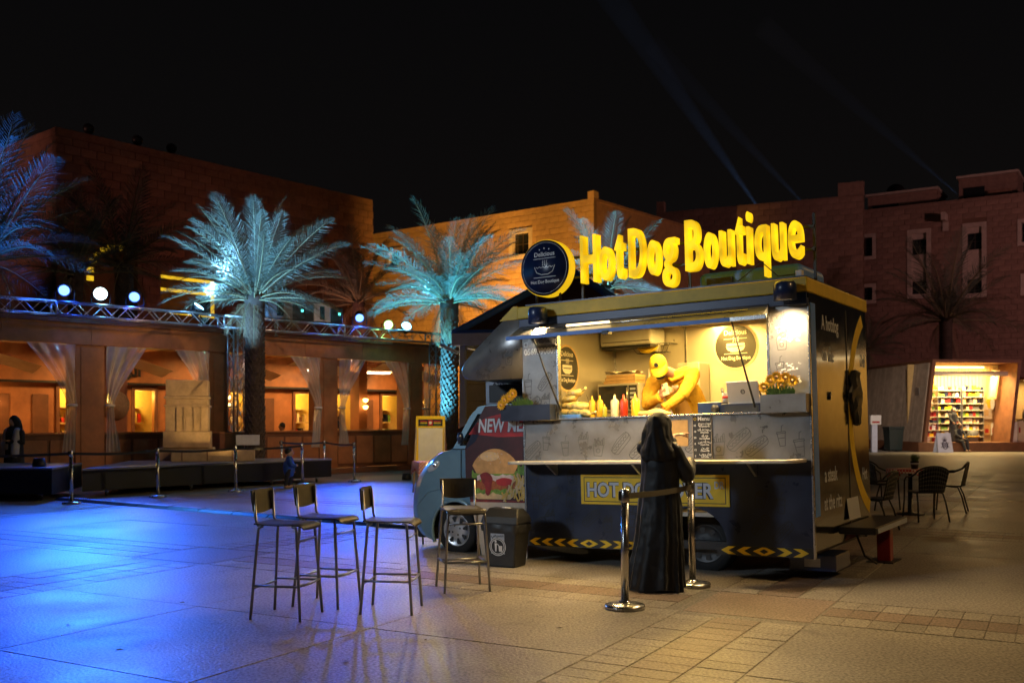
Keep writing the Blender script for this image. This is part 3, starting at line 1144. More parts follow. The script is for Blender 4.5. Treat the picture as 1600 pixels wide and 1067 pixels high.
def flood(px, mat, col, power, target, tilt, label, size=.125, spot=110, z=TZ + .42, blend=.7):
    s = on_truss(px)
    p = CM @ Vector((s, -.35, z))
    v = Vector(target) - p
    t = thing('stage_floodlight', label, 'floodlight', p, 0, 'floodlights on the truss')
    q = v.to_track_quat('Y', 'Z')
    t.rotation_euler = q.to_euler()
    MB().lathe([(.09, -.26), (.13, -.22), (.14, -.05), (size + .02, 0), (size + .02, .03), (size, .03), (size - .005, .005), (.02, .004)], n=20, axis='y').build('housing', 'black_metal', t)
    MB().lathe([(size - .008, .012), (.01, .02)], n=20, axis='y').build('lens', mat, t)
    inv = q.to_matrix().inverted()
    dn = inv @ Vector((0, 0, -1))
    y = MB()
    y.tube([Vector((.2, -.08, 0)), Vector((.2, -.08, 0)) + dn * .24, dn * .26 + Vector((0, -.08, 0)), Vector((-.2, -.08, 0)) + dn * .24, Vector((-.2, -.08, 0))], .014, 6)
    y.build('yoke', 'black_metal', t)
    if power:
        light('SPOT', 'stage_light', p + v.normalized() * .10, col, power, target, size * .8, spot, blend)
        light('POINT', 'stage_spill', p + v.normalized() * .22, col, 16, size=.06)
    return t


BLUE = (.012, .10, 1.0)
flood(100, 'lamp_blue', BLUE, 3600, (-6.2, 7.6, 0), 0, 'blue flood lamp on the truss, nearest the left edge', spot=46, blend=1.0)
flood(157, 'lamp_white', (.08, .44, 1.0), 850, (-3.9, 8.0, 0), 0, 'dazzling greenish white flood lamp on the truss', .15, 60, blend=1.0)
flood(210, 'lamp_blue', BLUE, 2300, (-6.6, 14.0, 0), 0, 'deep blue flood lamp right of the dazzling white one', spot=52, blend=1.0)
flood(562, 'lamp_blue', BLUE, 3000, (-2.8, 20.3, 0), 0, 'deep blue flood lamp right of the projector boxes', spot=44, blend=1.0)
flood(607, 'lamp_green', (.4, 1, .3), 60, (0, 12, 0), 0, 'small pale green lamp on the truss near its right leg', .13, 60, TZ + .3)

# projector housings on the truss
for (a, b, nm) in ((412, 451, 'tall grey projector housing beside the palm trunk on the truss'), (484, 510, 'white lit projector housing in the middle of the truss')):
    s0, s1 = on_truss(a), on_truss(b)
    t = thing('projector_box', nm, 'projector', CM @ Vector((s0, -.30, TZ + .17)), CA, 'projector housings on the truss')
    w_ = s1 - s0
    MB().box(0, w_, -.25, .7, .02, .52).build('case', 'fan_grey' if a > 450 else 'case_grey', t, .02)
    MB().box(w_ * .35, w_ * .62, -.262, -.251, .08, .44).build('lens_port', 'dark_glass', t)
    MB().box(w_ + .005, w_ + .45, -.2, .6, .02, .45).build('back_case', 'black_plastic', t, .02)
    MB().box(w_ + .3, w_ + .36, -.22, -.201, .25, .31).build('status_led', 'led_cyan', t)

# unseen reddish flood added behind the cafe parapet to brighten the stone hall
t = thing('roof_floodlight', 'added unseen floodlight behind the cafe roof brightening the dark stone hall', 'floodlight', (-5.6, 34.5, 3.7), CA)
MB().box(-.2, .2, -.1, .12, 0, .3).build('housing', 'black_metal', t, .02)
light('SPOT', 'added_hall_wash', (-5.6, 34.8, 4.3), (1.0, .34, .26), 260, (-11.5, 43.0, 9.0), .2, 120, .8)
# ------------------------------------------------------------------ palms


def frond_mesh(L, droop, seed, name, dry=False):
    rnd = random.Random(seed)
    mb = MB()
    N = 50
    P = []
    for i in range(N + 1):
        t = i / N
        # arc in the xz plane: starts along +x, bends down
        ang = -droop * t ** 1.4
        if i == 0:
            P.append(Vector((0, 0, 0)))
        else:
            P.append(P[-1] + Vector((math.cos(ang), 0, math.sin(ang))) * (L / N))
    mb.tube([P[i] for i in range(0, N + 1, 3)], [.030 * (1 - .9 * i / N) + .003 for i in range(0, N + 1, 3)], 5, mi=1)
    for i in range(5, N + 1):
        t = i / N
        ang = -droop * t ** 1.4
        fw = Vector((math.cos(ang), 0, math.sin(ang)))
        up = Vector((-math.sin(ang), 0, math.cos(ang)))
        ll = L * .235 * (math.sin(PI * min(1, .18 + t * .80)) ** .6) * rnd.uniform(.8, 1.12)
        for sgn in (-1, 1):
            if rnd.random() < .05:
                continue
            k = .62 + .5 * t + rnd.uniform(-.12, .12)
            lift = .42 + rnd.uniform(-.22, .22)
            d = (fw * k + Vector((0, sgn, 0)) * 1.0 + up * lift).normalized()
            tip = P[i] + d * ll + Vector((0, 0, -ll * .38 * rnd.uniform(.3, 1.5)))
            mid = P[i] + d * ll * .5
            w = fw * .0120 * L / 3.0
            mb.add([P[i] - w * .6, P[i] + w * .6, mid + w, mid - w, tip], [(0, 1, 2, 3), (3, 2, 4)], 0, False)
    return mb.mesh(name, ['frond_dry' if dry else 'frond', 'rachis'])


FR = [frond_mesh(3.0, d, 11 + k, 'frond') for k, d in enumerate((.35, .75, 1.0, 1.2, .9, .55))]
FRD = [frond_mesh(2.4, d, 40 + k, 'frond', True) for k, d in enumerate((.8, 1.2))]


def trunk_mesh(h, r0, r1, seed):
    rnd = random.Random(seed)
    mb = MB()
    n, m = 14, int(h / .16)
    rg = []
    for i in range(m + 1):
        t = i / m
        r = r0 + (r1 - r0) * t + .05 * max(0, 1 - t * 7) + .05 * max(0, t * 6 - 5)
        z = h * t
        rg.append([(r * math.cos(2 * PI * k / n) * (1 + .03 * rnd.uniform(-1, 1)), r * math.sin(2 * PI * k / n), z) for k in range(n)])
    mb.rings(rg)
    # old leaf bases in a spiral
    cnt = int(h / .0075)
    for i in range(cnt):
        t = i / cnt
        a = i * 2.39996
        r = r0 + (r1 - r0) * t
        z = h * t
        c, s = math.cos(a), math.sin(a)
        w, hh, o = rnd.uniform(.030, .055), rnd.uniform(.05, .10), rnd.uniform(.012, .045)
        a += rnd.uniform(-.25, .25)
        tx, ty = -s, c
        B = [(r * c + tx * w * q, r * s + ty * w * q, z - .02) for q in (-1, 1)]
        Tp = [((r + o) * c + tx * w * .55 * q, (r + o) * s + ty * w * .55 * q, z + hh) for q in (-1, 1)]
        I_ = [((r - .03) * c + tx * w * .5 * q, (r - .03) * s + ty * w * .5 * q, z + hh + .01) for q in (-1, 1)]
        mb.add(B + Tp + I_, [(0, 1, 3, 2), (2, 3, 5, 4), (0, 2, 4), (1, 5, 3)])
    return mb


def palm(x, y, ztop, scale, nf, seed, label, r=.2, upness=0.0, name='palm_tree', group='date palms on the square', dry=6):
    rnd = random.Random(seed)
    t = thing(name, label, 'palm', (x, y, 0), 0, group)
    trunk_mesh(ztop, r * 1.1, r, seed).build('trunk', 'bark', t)
    for i in range(nf):
        k = (i + .5) / nf
        az = i * 2.39996 + rnd.uniform(-.25, .25)
        el = R(82 - 84 * k ** .9 + rnd.uniform(-7, 7) + upness)
        dr = 0 if k < .25 else (5 if k < .5 else (1 if k < .8 else 4))
        o = bpy.data.objects.new('frond', FR[(dr + (rnd.random() < .3)) % 6])
        COL.objects.link(o)
        o.parent = t
        o.location = (math.cos(az) * r * .7, math.sin(az) * r * .7, ztop + .12 - .25 * k)
        o.rotation_euler = Euler((rnd.uniform(-.5, .5), -el, az), 'XYZ')
        s = scale * rnd.uniform(.86, 1.1) * (1.05 if k < .6 else .92)
        o.scale = (s, s, s)
    for i in range(dry):
        az = rnd.uniform(0, 2 * PI)
        o = bpy.data.objects.new('frond', rnd.choice(FRD))
        COL.objects.link(o)
        o.parent = t
        o.location = (math.cos(az) * r * .8, math.sin(az) * r * .8, ztop - .15)
        o.rotation_euler = Euler((rnd.uniform(-.4, .4), R(rnd.uniform(38, 62)), az), 'XYZ')
        s = scale * rnd.uniform(.5, .75)
        o.scale = (s, s, s)
    return t


def D(px, py, Y):
    return ((px - 800) / 1556 * Y, Y, 1.53 - (py - 655) / 1556 * Y)


p1 = D(-22, 400, 20.4)
palm(p1[0], p1[1], p1[2], .84, 34, 3, 'blue lit palm cut off by the left edge')
p2 = D(398, 462, 25.0)
palm(p2[0], p2[1], p2[2], .76, 54, 5, 'white lit palm before the cafe between stage and truss leg', .22)
p3 = D(702, 468, 26.5)
palm(p3[0], p3[1], p3[2], .78, 54, 8, 'cyan lit palm between cafe and food truck', .21)
p4 = D(948, 447, 30.0)
palm(p4[0], p4[1], p4[2], .72, 26, 13, 'pale lit palm behind the glowing letters', .2)
p5 = D(190, 410, 34.0)
palm(p5[0], p5[1], p5[2], 1.0, 26, 21, 'dark unlit palm behind the cafe roof lamps')
p5b = D(118, 425, 31.5)
palm(p5b[0], p5b[1], p5b[2], .9, 24, 27, 'dark bluish palm behind the leftmost roof lamps')
p6 = D(1478, 498, 53.0)
palm(p6[0], p6[1], p6[2], 1.35, 30, 33, 'dark palm with blue glow rising behind the kiosk', .3)
p7 = D(1352, 548, 54.0)
palm(p7[0], p7[1], p7[2], .72, 22, 39, 'small dark green palm beside the truck end wall')
p8 = D(560, 470, 37.0)
palm(p8[0], p8[1], p8[2], .9, 24, 45, 'dark palm behind the blue lamp and projectors')

CY = (.42, .80, 1.0)
flood(310, 'lamp_cyan', (.22, .56, 1.0), 9500, (p2[0] + .1, p2[1] - .3, p2[2] + 1.6), 0, 'tilted cyan lamp on the truss aimed at the white lit palm', .15, 48, TZ + .32)
flood(635, 'lamp_cyan', (.10, .64, 1.0), 10000, (p3[0], p3[1], p3[2] + 2.0), 0, 'tilted cyan lamp on the truss aimed at the cyan lit palm', .15, 46, TZ + .3)


def ground_uplight(x, y, col, power, target, label, spot=60, z=0.0):
    t = thing('ground_uplight', label, 'uplight', (x, y, z), 0, 'palm uplights')
    MB().lathe([(.12, 0), (.12, .05), (.10, .16), (.09, .16), (.085, .12), (.01, .12)], n=16).build('housing', 'black_metal', t)
    light('SPOT', 'palm_light', (x, y, z + .2), col, power, target, .06, spot, .6)


ground_uplight(-9.0, 18.95, (.22, .56, 1.0), 13000, (p2[0], p2[1], p2[2] + 1.1), 'palm uplight on the deck of the left stage', 32, .631)
ground_uplight(p3[0] - 1.0, p3[1] - 1.3, (.10, .60, 1.0), 8000, (p3[0], p3[1], p3[2] + .6), 'palm uplight behind the car bonnet below the cyan lit palm')
ground_uplight(p4[0] - .9, p4[1] - 2.0, (.25, .65, 1.0), 9000, (p4[0], p4[1], p4[2] + .3), 'palm uplight behind the truck below the pale palm')
ground_uplight(p1[0] + .9, p1[1] - 2.0, (.03, .20, 1.0), 6500, (p1[0], p1[1], p1[2] + .5), 'palm uplight at the left edge below the blue palm', 80)
ground_uplight(p6[0] + 1.2, p6[1] - 1.0, (.03, .06, 1.0), 9000, (p6[0] + .8, p6[1], p6[2] - .3), 'blue uplight behind the kiosk below the dark palm', 60)

# ------------------------------------------------------------------ kiosk shop on the right
KR = R(4)
kio = thing('kiosk_shop', 'lit souvenir kiosk with slanted frame and slatted side wall', 'kiosk', (19.78, 47.0, 0), KR)
KM = kio.matrix_basis.copy()
KW, KH, KD, KF = 4.35, 4.2, 7.0, .45
SL = -.42     # the frame leans: bottom corners are shifted left
MB().box(SL - .3, KW + 6.0, -.25, KD, 0, KF).build('platform', 'wood_dark', kio, .02)


def lean(x, z):
    return x + SL * (KH - z) / (KH - KF)


for (xa, xb) in ((0, .16), (KW - .16, KW)):
    MB().prism([(lean(xa, KF), KF), (lean(xb, KF), KF), (lean(xb, KH), KH), (lean(xa, KH), KH)], -.15, KD - .1, 'y').build('frame', 'wood_dark', kio)
MB().box(0.0, KW, -.15, KD - .1, KH + .002, KH + .15).build('roof', 'wood_dark', kio)
n_s = 44
for k in range(n_s):     # slats of the side wall
    y0 = .02 + (KD - .2) * k / n_s
    y1 = .02 + (KD - .2) * (k + 1) / n_s - .018
    xb0, xb1 = lean(-.03, KF), lean(-.03, KH)
    mb = MB().add([(xb0 - .05, y0, KF + .01), (xb0, y0, KF + .01), (xb0, y1, KF + .01), (xb0 - .05, y1, KF + .01),
                   (xb1 - .05, y0, KH), (xb1, y0, KH), (xb1, y1, KH), (xb1 - .05, y1, KH)],
                  [(0, 3, 2, 1), (4, 5, 6, 7), (0, 1, 5, 4), (1, 2, 6, 5), (2, 3, 7, 6), (3, 0, 4, 7)])
    mb.build('slat', 'slat_wood', kio)
MB().box(-.4, KW - .2, 1.5, 1.6, KF + .002, KH).build('rear_wall', 'shop_warm', kio)
for k in range(22):
    x = .2 + k * .175
    MB().box(x, x + .03, 1.47, 1.499, 3.1, KH - .05).build('batten', 'shop_warm', kio)
MB().box(.2, KW - .55, .0, .2, 3.58, 3.80).build('awning_box', 'cream', kio, .02)
for (a, b) in ((.25, 1.35), (1.42, 2.6)):
    MB().box(a, b, .0, .06, 3.95, 4.03).build('tube_lamp', 'tube_warm', kio)
light('AREA', 'kiosk_light', KM @ Vector((2.0, .42, 3.75)), (1.0, .68, .26), 620, KM @ Vector((1.95, 1.5, 1.4)), 3.2, size_y=.3)
light('AREA', 'kiosk_light', KM @ Vector((1.9, -.3, 3.95)), (1.0, .70, .30), 120, KM @ Vector((1.9, -3.5, 0)), 2.2, size_y=.2)
shelf_cols = ['red_print', 'navy_print', 'yellow_print', 'white_print', 'bun_light', 'leaf_green', 'sauce_print', 'paper_kraft', 'grey_print', 'cream_print', 'mustard']
PCOL = dict(zip(shelf_cols, ['red', 'dark blue', 'yellow', 'white', 'light tan', 'green', 'dark red', 'brown', 'black', 'cream', 'mustard yellow']))
cnt = 0
units = [(-.25, .72, 1.0), (.86, 2.05, 1.36), (2.1, 3.2, 1.36)]
pm = {}
for c_ in shelf_cols:
    pm[c_] = [MB().box(-w / 2, w / 2, -.06, .06, 0, h).mesh('goods_packet', c_) for w, h in ((.11, .17), (.16, .22), (.2, .14))]
for ui, (a, b, y) in enumerate(units):
    u = thing('display_shelf', ['narrow shelf rack beside the slanted kiosk frame', 'wide wall shelf rack behind the standing shop woman', 'wall shelf rack right of the shop woman'][ui], 'shelf', KM @ Vector((a, y, KF)), KR, 'kiosk shelf racks')
    MB().box(0, .03, -.3, .1, 0, 2.6).build('upright', 'alu', u)
    MB().box(b - a - .03, b - a, -.3, .1, 0, 2.6).build('upright', 'alu', u)
    for s_ in range(8):
        z = .22 + s_ * .32
        MB().box(.03, b - a - .03, -.3, .1, z, z + .03).build('shelf_board', 'cream', u)
        x = .12
        nth_ = -1
        while x < b - a - .1:
            if random.random() < .9:
                cn_ = random.choice(shelf_cols)
                me = random.choice(pm[cn_])
                o = bpy.data.objects.new('goods_packet', me)
                COL.objects.link(o)
                o.location = KM @ Vector((a + x, y - .18, KF + z + .032))
                o.rotation_euler = (0, 0, KR + random.uniform(-.2, .2))
                nth_ += 1
                tag(o, '%s packet, %s from the left on the %s shelf of the %s' % (PCOL[cn_], ['first', 'second', 'third', 'fourth', 'fifth', 'sixth', 'seventh', 'eighth', 'ninth', 'tenth', 'eleventh'][nth_], ['lowest', 'second', 'third', 'fourth', 'fifth', 'sixth', 'seventh', 'top'][s_], ['narrow kiosk rack', 'wide kiosk rack', 'right kiosk rack'][ui]), 'goods', 'goods on the kiosk shelves')
                cnt += 1
            x += random.uniform(.14, .2)
# hanging boards and bags on the right part of the wall
for k, (x, z, w, h, c_, lab) in enumerate([(3.2, 2.05, .3, .8, 'wood_pale', 'tall pale wooden frame leaning at the kiosk ceiling'), (3.55, 1.9, .16, .5, 'mustard', 'yellow oval board on the kiosk wall'),
                                           (3.72, 1.85, .16, .5, 'white_print', 'white oval board beside the yellow one'), (3.35, 1.1, .7, .75, 'cream_print', 'pale pin board with cards on the kiosk wall'),
                                           (3.1, .35, .4, .45, 'yellow_print', 'yellow diamond poster low on the kiosk wall'), (3.45, .32, .3, .5, 'bun_print', 'orange poster low on the kiosk wall'),
                                           (3.8, .3, .28, .6, 'paper_white', 'white poster at the lower right of kiosk wall')]):
    o = thing('wall_board', lab, 'board', KM @ Vector((x + .1, 1.44 - (.5 if k == 0 else 0), KF + z)), KR)
    if k == 0:
        MB().prism([(0, 0), (.42, 0), (.62, 1.4), (.2, 1.4)], -.03, .03, 'y').build('frame', 'wood_pale', o)
        MB().prism([(.08, .1), (.36, .1), (.52, 1.25), (.26, 1.25)], -.036, -.031, 'y').build('sheet', 'cream_print', o)
    elif k in (1, 2):
        MB().prism(circ(0, 0, .11, 16, ry=.3), -.03, .03, 'y').build('panel', c_, o)
    elif k == 4:
        MB().prism([(-.25, 0), (0, -.3), (.25, 0), (0, .3)], -.02, .02, 'y').build('panel', c_, o)
        MB().prism([(-.12, 0), (0, -.15), (.12, 0), (0, .15)], -.025, -.021, 'y').build('print', 'navy_print', o)
    else:
        MB().box(-w / 2, w / 2, -.02, .02, 0, h).build('panel', c_, o)
        MB().box(-w / 3, w / 4, -.025, -.021, h * .2, h * .6).build('print', 'red_print' if k != 3 else 'paper_kraft', o)
for (x, w, h, c_, lab) in ((.02, .22, 1.0, 'bun_print', 'orange cloth roll standing at the kiosk front'), (.28, .28, .95, 'paper_white', 'white cloth roll standing beside the orange one'),
                           (.62, .24, 1.1, 'red_print', 'red and blue striped rack of small goods'), (2.55, .5, .5, 'grey_print', 'dark basket with yellow goods on kiosk floor')):
    o = thing('floor_goods', lab, 'goods', KM @ Vector((x, .9, KF)), KR)
    MB().lathe([(w / 2, 0), (w / 2 * .95, h * .5), (w / 2, h), (w / 3, h + .03)], n=12).build('roll', c_, o)
    MB().lathe([(w / 2 + .01, h * .45), (w / 2 + .012, h * .5), (w / 2 + .01, h * .55)], n=12).build('band', 'navy_print' if c_ != 'grey_print' else 'mustard', o)

# second lit stall cut by the right edge
t = thing('drink_stall', 'dark drink stall with bottles cut off by the right edge', 'stall', KM @ Vector((KW + .55, .6, KF)), KR)
MB().box(0, 1.8, 0, .6, 0, 1.05).build('counter', 'black_metal', t, .02)
MB().box(-.05, 1.85, -.05, .65, 1.051, 1.1).build('counter_top', 'wood_pale', t)
MB().box(0, 1.8, 1.5, 1.55, 0, 3.0).build('rear_wall', 'shop_warm', t)
MB().box(-.1, 1.9, -.4, 1.6, 3.0, 3.08).build('roof', 'wood_dark', t)
MB().box(.2, 1.5, .2, .26, 2.93, 2.99).build('tube_lamp', 'tube_warm', t)
light('AREA', 'stall_light', KM @ Vector((KW + 1.4, 1.0, KF + 2.85)), (1, .7, .3), 60, KM @ Vector((KW + 1.4, 1.2, 0)), .8)
for k in range(6):
    o = MB().lathe([(.05, 0), (.05, .28), (.02, .36), (.02, .46)], n=8).build('bottle', 'bin_green')
    o.location = KM @ Vector((KW + .7 + k * .14, .85, KF + 1.1))
    tag(o, ['first', 'second', 'third', 'fourth', 'fifth', 'last'][k] + ' dark green bottle on the stall counter, counted from the kiosk', 'bottle', 'bottles on the drink stall')
t = thing('drink_machine', 'white rounded drink machine beside the kiosk frame', 'machine', KM @ Vector((KW - .15, -.1, KF)), KR)
MB().box(-.32, .0, 0, .5, 0, .95).build('cabinet', 'white_paint', t, .03)
MB().prism([(.01, 0), (.36, 0), (.36, .9), (.28, 1.02), (.08, 1.02), (.01, .92)], 0, .5, 'y').build('cabinet', 'cream', t, .03)
MB().box(.06, .12, -.02, -.001, .45, .7).build('tap', 'red_print', t)

# ------------------------------------------------------------------ things in front of the kiosk


def wheelie_bin(px, Y, w, h, mat, label):
    p = D(px, 655, Y)
    t = thing('wheelie_bin', label, 'bin', (p[0], p[1], 0), KR)
    MB().add([(-w * .42, -w * .42, .05), (w * .42, -w * .42, .05), (w * .42, w * .42, .05), (-w * .42, w * .42, .05),
              (-w / 2, -w / 2, h * .9), (w / 2, -w / 2, h * .9), (w / 2, w / 2, h * .9), (-w / 2, w / 2, h * .9)],
             [(0, 3, 2, 1), (4, 5, 6, 7), (0, 1, 5, 4), (1, 2, 6, 5), (2, 3, 7, 6), (3, 0, 4, 7)]).build('body', mat, t, .02)
    MB().box(-w * .54, w * .54, -w * .56, w * .52, h * .905, h).build('lid', mat, t, .03)
    for s_ in (-1, 1):
        MB().lathe([(.11, -.03), (.11, .03)], (s_ * w * .4, w * .45, .11), n=14, axis='x').build('wheel', 'tyre', t)


wheelie_bin(1396, 48.0, .72, 1.18, 'bin_green', 'dark wheelie bin in front of the slatted kiosk wall')
wheelie_bin(1417, 49.5, .5, .85, 'bin_brown', 'small brown bin right of the dark wheelie bin')
p = D(1474, 655, 46.2)
t = thing('pineapple_sign', 'pale pavement sign with black pineapple before the kiosk', 'sign', (p[0], p[1], 0), R(8))
for s_ in (0, 1):
    mb = MB().add([(-.38, -.22 if not s_ else .22, 0), (.38, -.22 if not s_ else .22, 0), (.34, -.02 if not s_ else .02, .9), (-.34, -.02 if not s_ else .02, .9),
                   (-.38, -.19 if not s_ else .19, 0), (.38, -.19 if not s_ else .19, 0), (.34, 0, .9), (-.34, 0, .9)],
                  [(0, 1, 2, 3), (4, 7, 6, 5), (0, 4, 5, 1), (1, 5, 6, 2), (2, 6, 7, 3), (3, 7, 4, 0)])
    mb.build('board', 'post_white', t)
pin = MB()
sl = .20 / .9
for i in range(-3, 4):
    pass


def pine(x, z):
    return (x, -.226 + z * .222, z)


for k in range(26):
    a = 2 * PI * k / 26
    pin.add([pine(.15 * math.cos(a), .34 + .2 * math.sin(a)), pine(.15 * math.cos(a + .245), .34 + .2 * math.sin(a + .245)), pine(.115 * math.cos(a + .245), .34 + .165 * math.sin(a + .245)), pine(.115 * math.cos(a), .34 + .165 * math.sin(a))], [(0, 1, 2, 3)])
for k in range(-2, 3):
    for sg in (-1, 1):
        cx_ = k * .06
        pin.add([pine(cx_ - .08 * sg - .012, .22), pine(cx_ - .08 * sg + .012, .22), pine(cx_ + .08 * sg + .012, .46), pine(cx_ + .08 * sg - .012, .46)], [(0, 1, 2, 3)] if True else [])
for k in range(-2, 3):
    pin.add([pine(k * .03 - .025, .53), pine(k * .03 + .025, .53), pine(k * .075, .78 - abs(k) * .06)], [(0, 1, 2)])
pin.build('pineapple_print', 'navy_print', t)
p = D(1366, 655, 46.5)
t = thing('notice_stand', 'slim white notice stand beside the truck end wall', 'sign', (p[0], p[1], 0), 0)
MB().box(-.13, .13, -.08, .08, 0, 1.28).build('column', 'post_white', t, .01)
MB().box(-.2, .3, -.1, .1, 1.281, 1.72).build('head_box', 'white_paint', t, .02)
MB().box(-.12, .22, -.106, -.101, 1.36, 1.44).build('print', 'red_print', t)

# ------------------------------------------------------------------ blue trimmed booth behind the truck
bo = thing('hip_roof_booth', 'small yellow booth with blue trim and dark hip roof behind the truck', 'booth', (-.86, 17.0, 0), R(-14))
BWd, BDp, BH = 3.3, 3.0, 2.78
for k in range(9):
    MB().box(.08, BWd - .08, .0, .05, .1 + k * .29, .1 + (k + 1) * .29 - .012).build('siding_board', 'siding_yellow', bo)
MB().box(.0, .06, .1, BDp - .1, .05, BH - .05).build('side_wall', 'siding_yellow', bo)
for x in (0, BWd - .1):
    MB().box(x - .02, x + .09, -.07, .06, 0, BH).build('post', 'post_white', bo, .008)
MB().box(-.12, BWd + .12, -.2, -.02, BH, BH + .2).build('fascia', 'post_white', bo, .008)
MB().box(-.12, -.02, -.019, BDp, BH, BH + .2).build('fascia', 'post_white', bo, .008)
e = .10
cx_, cyy, az_ = BWd / 2 - .05, BDp / 2, BH + 1.42
crn = [(-e, -e, BH + .2), (BWd + e, -e, BH + .2), (BWd + e, BDp + e, BH + .2), (-e, BDp + e, BH + .2)]
mb = MB().add(crn + [(cx_, cyy, az_)], [(0, 1, 4), (1, 2, 4), (2, 3, 4), (3, 0, 4), (0, 3, 2, 1)])
rf_ = mb.build('roof', 'roof_shingle', bo)
for c in crn:
    MB().tube([c, (cx_, cyy, az_ + .03)], .075, 6).build('hip_trim', 'blue_paint', rf_)
for a, b in ((0, 1), (1, 2), (2, 3), (3, 0)):
    MB().tube([crn[a], crn[b]], .06, 6).build('eave_trim', 'blue_paint', rf_)
MB().box(.45, 1.0, -.02, -.001, 1.9, 2.55).build('window', 'dark_glass', bo)
MB().tube([(-.05, -.05, BH - .12), (-.35, -.1, BH + .02)], .03, 6).build('bracket', 'post_white', bo)
# low side counter with sloping top
t = thing('side_counter', 'low yellow counter with dark sloping top beside the booth', 'counter', (-.95, 16.2, 0), R(-14))
MB().box(.12, 1.4, .1, .9, 0, 1.30).build('body', 'siding_yellow', t)
MB().box(.05, 1.45, .05, .098, 1.18, 1.3).build('trim', 'post_white', t)
MB().box(.05, .118, .05, .95, 0, 1.31).build('post', 'post_white', t)
MB().prism([(-.05, 1.32), (1.5, 1.32), (1.5, 1.86), (.95, 1.78)], .0, 1.0, 'y').build('sloping_top', 'roof_shingle', t)

# easel with whiteboard
p = D(673, 655, 21.0)
t = thing('easel_board', 'wooden easel with white board and striped header behind the bonnet', 'easel', (p[0], p[1], 0), R(-6))
for s_ in (-1, 1):
    MB().tube([(s_ * .33, -.22, 0.0), (s_ * .29, .0, 1.56)], .022, 6).build('front_leg', 'wood_pale', t)
    MB().tube([(s_ * .34, .45, 0.0), (s_ * .27, .02, 1.5)], .02, 6).build('rear_leg', 'wood', t)
MB().box(-.31, .31, -.03, .0, 1.53, 1.60).build('top_rail', 'yellow_print', t, .006)
MB().box(-.29, .29, -.03, -.005, .62, 1.35).build('white_board', 'paper_white', t)
for (a, b, c, d, mt) in ((-.31, -.26, .55, 1.53, 'yellow_print'), (.26, .31, .55, 1.53, 'yellow_print'), (-.26, .26, .55, .60, 'yellow_print'), (-.26, .26, 1.355, 1.385, 'yellow_print')):
    MB().box(a, b, -.045, -.031, c, d).build('frame_bar', mt, t)
MB().box(-.26, .26, -.035, -.006, 1.386, 1.529).build('header', 'navy_print', t)
for k, c_ in enumerate(('red_print', 'yellow_print', 'leaf_green')):
    z = 1.50 - k * .035
    for (a, b) in ((-.22, -.07), (.07, .22)):
        MB().box(a, b, -.038, -.036, z - .018, z).build('stripe', c_, t)
MB().box(-.05, .05, -.04, -.036, 1.40, 1.515).build('emblem', 'red_print', t)
MB().prism(circ(0, 1.457, .032, 16), -.043, -.0405, 'y').build('emblem_disc', 'paper_white', t)
MB().box(-.33, .33, -.14, .0, .50, .53).build('tray', 'wood', t)
light('POINT', 'easel_fill_light', (-1.55, 18.6, 2.75), (1.0, .76, .40), 150, size=.1)  # added point light without a lamp, brightens the easel and booth
p = D(651, 655, 19.2)
t = thing('check_table', 'corner of a red check tablecloth behind the bonnet', 'table', (p[0] + .25, p[1], 0), R(20))
MB().tube([(0, 0, 0), (0, 0, .7)], .03, 8).build('leg', 'black_metal', t)
MB().add([(-.28, -.28, .72), (.28, -.28, .72), (.28, .28, .72), (-.28, .28, .72), (-.30, -.30, .46), (.0, -.30, .60), (.30, -.30, .46), (.3, 0, .6), (.30, .30, .46), (0, .3, .6), (-.30, .30, .46), (-.3, 0, .6)],
         [(0, 1, 2, 3), (0, 4, 5), (0, 5, 1), (5, 6, 1), (1, 6, 7), (1, 7, 2), (7, 8, 2), (2, 8, 9), (2, 9, 3), (9, 10, 3), (3, 10, 11), (3, 11, 0), (11, 4, 0)]).build('cloth', 'check_cloth', t)

# ------------------------------------------------------------------ stage platforms, tomb model, cable cover


def platform(pts, z0, z1, label, casters):
    cx = sum(p[0] for p in pts) / len(pts)
    cy = sum(p[1] for p in pts) / len(pts)
    t = thing('stage_platform', label, 'stage', (cx, cy, 0), 0, 'low stage platforms')
    q = [(p[0] - cx, p[1] - cy) for p in pts]
    MB().prism(q, z0, z1 - .04, 'z').build('base', 'stage_black', t, .01)
    MB().prism([(x * 1.004, y * 1.004) for x, y in q], z1 - .039, z1, 'z').build('deck', 'stage_top', t, .008)
    for (x, y) in casters:
        c = MB().lathe([(.05, -.02), (.055, 0), (.05, .02)], (x - cx, y - cy, .055), n=12, axis='x')
        w = c.build('caster', 'black_metal', t)
        MB().box(x - cx - .03, x - cx + .03, y - cy - .03, y - cy + .03, .07, z0).build('fork', 'alu', w)
    return t


platform([(-8.38, 19.4), (-4.45, 24.55), (-5.6, 25.0), (-8.9, 23.2)], .12, .565, 'long low black stage carrying the sandstone tomb model',
         [(-8.1, 19.9), (-6.9, 21.4), (-5.6, 23.2), (-4.75, 24.2)])
platform([(-12.2, 18.6), (-8.55, 18.5), (-8.9, 20.6), (-12.4, 20.6)], .13, .63, 'low black stage cut off by the left edge', [(-8.9, 18.8), (-10.5, 18.8)])

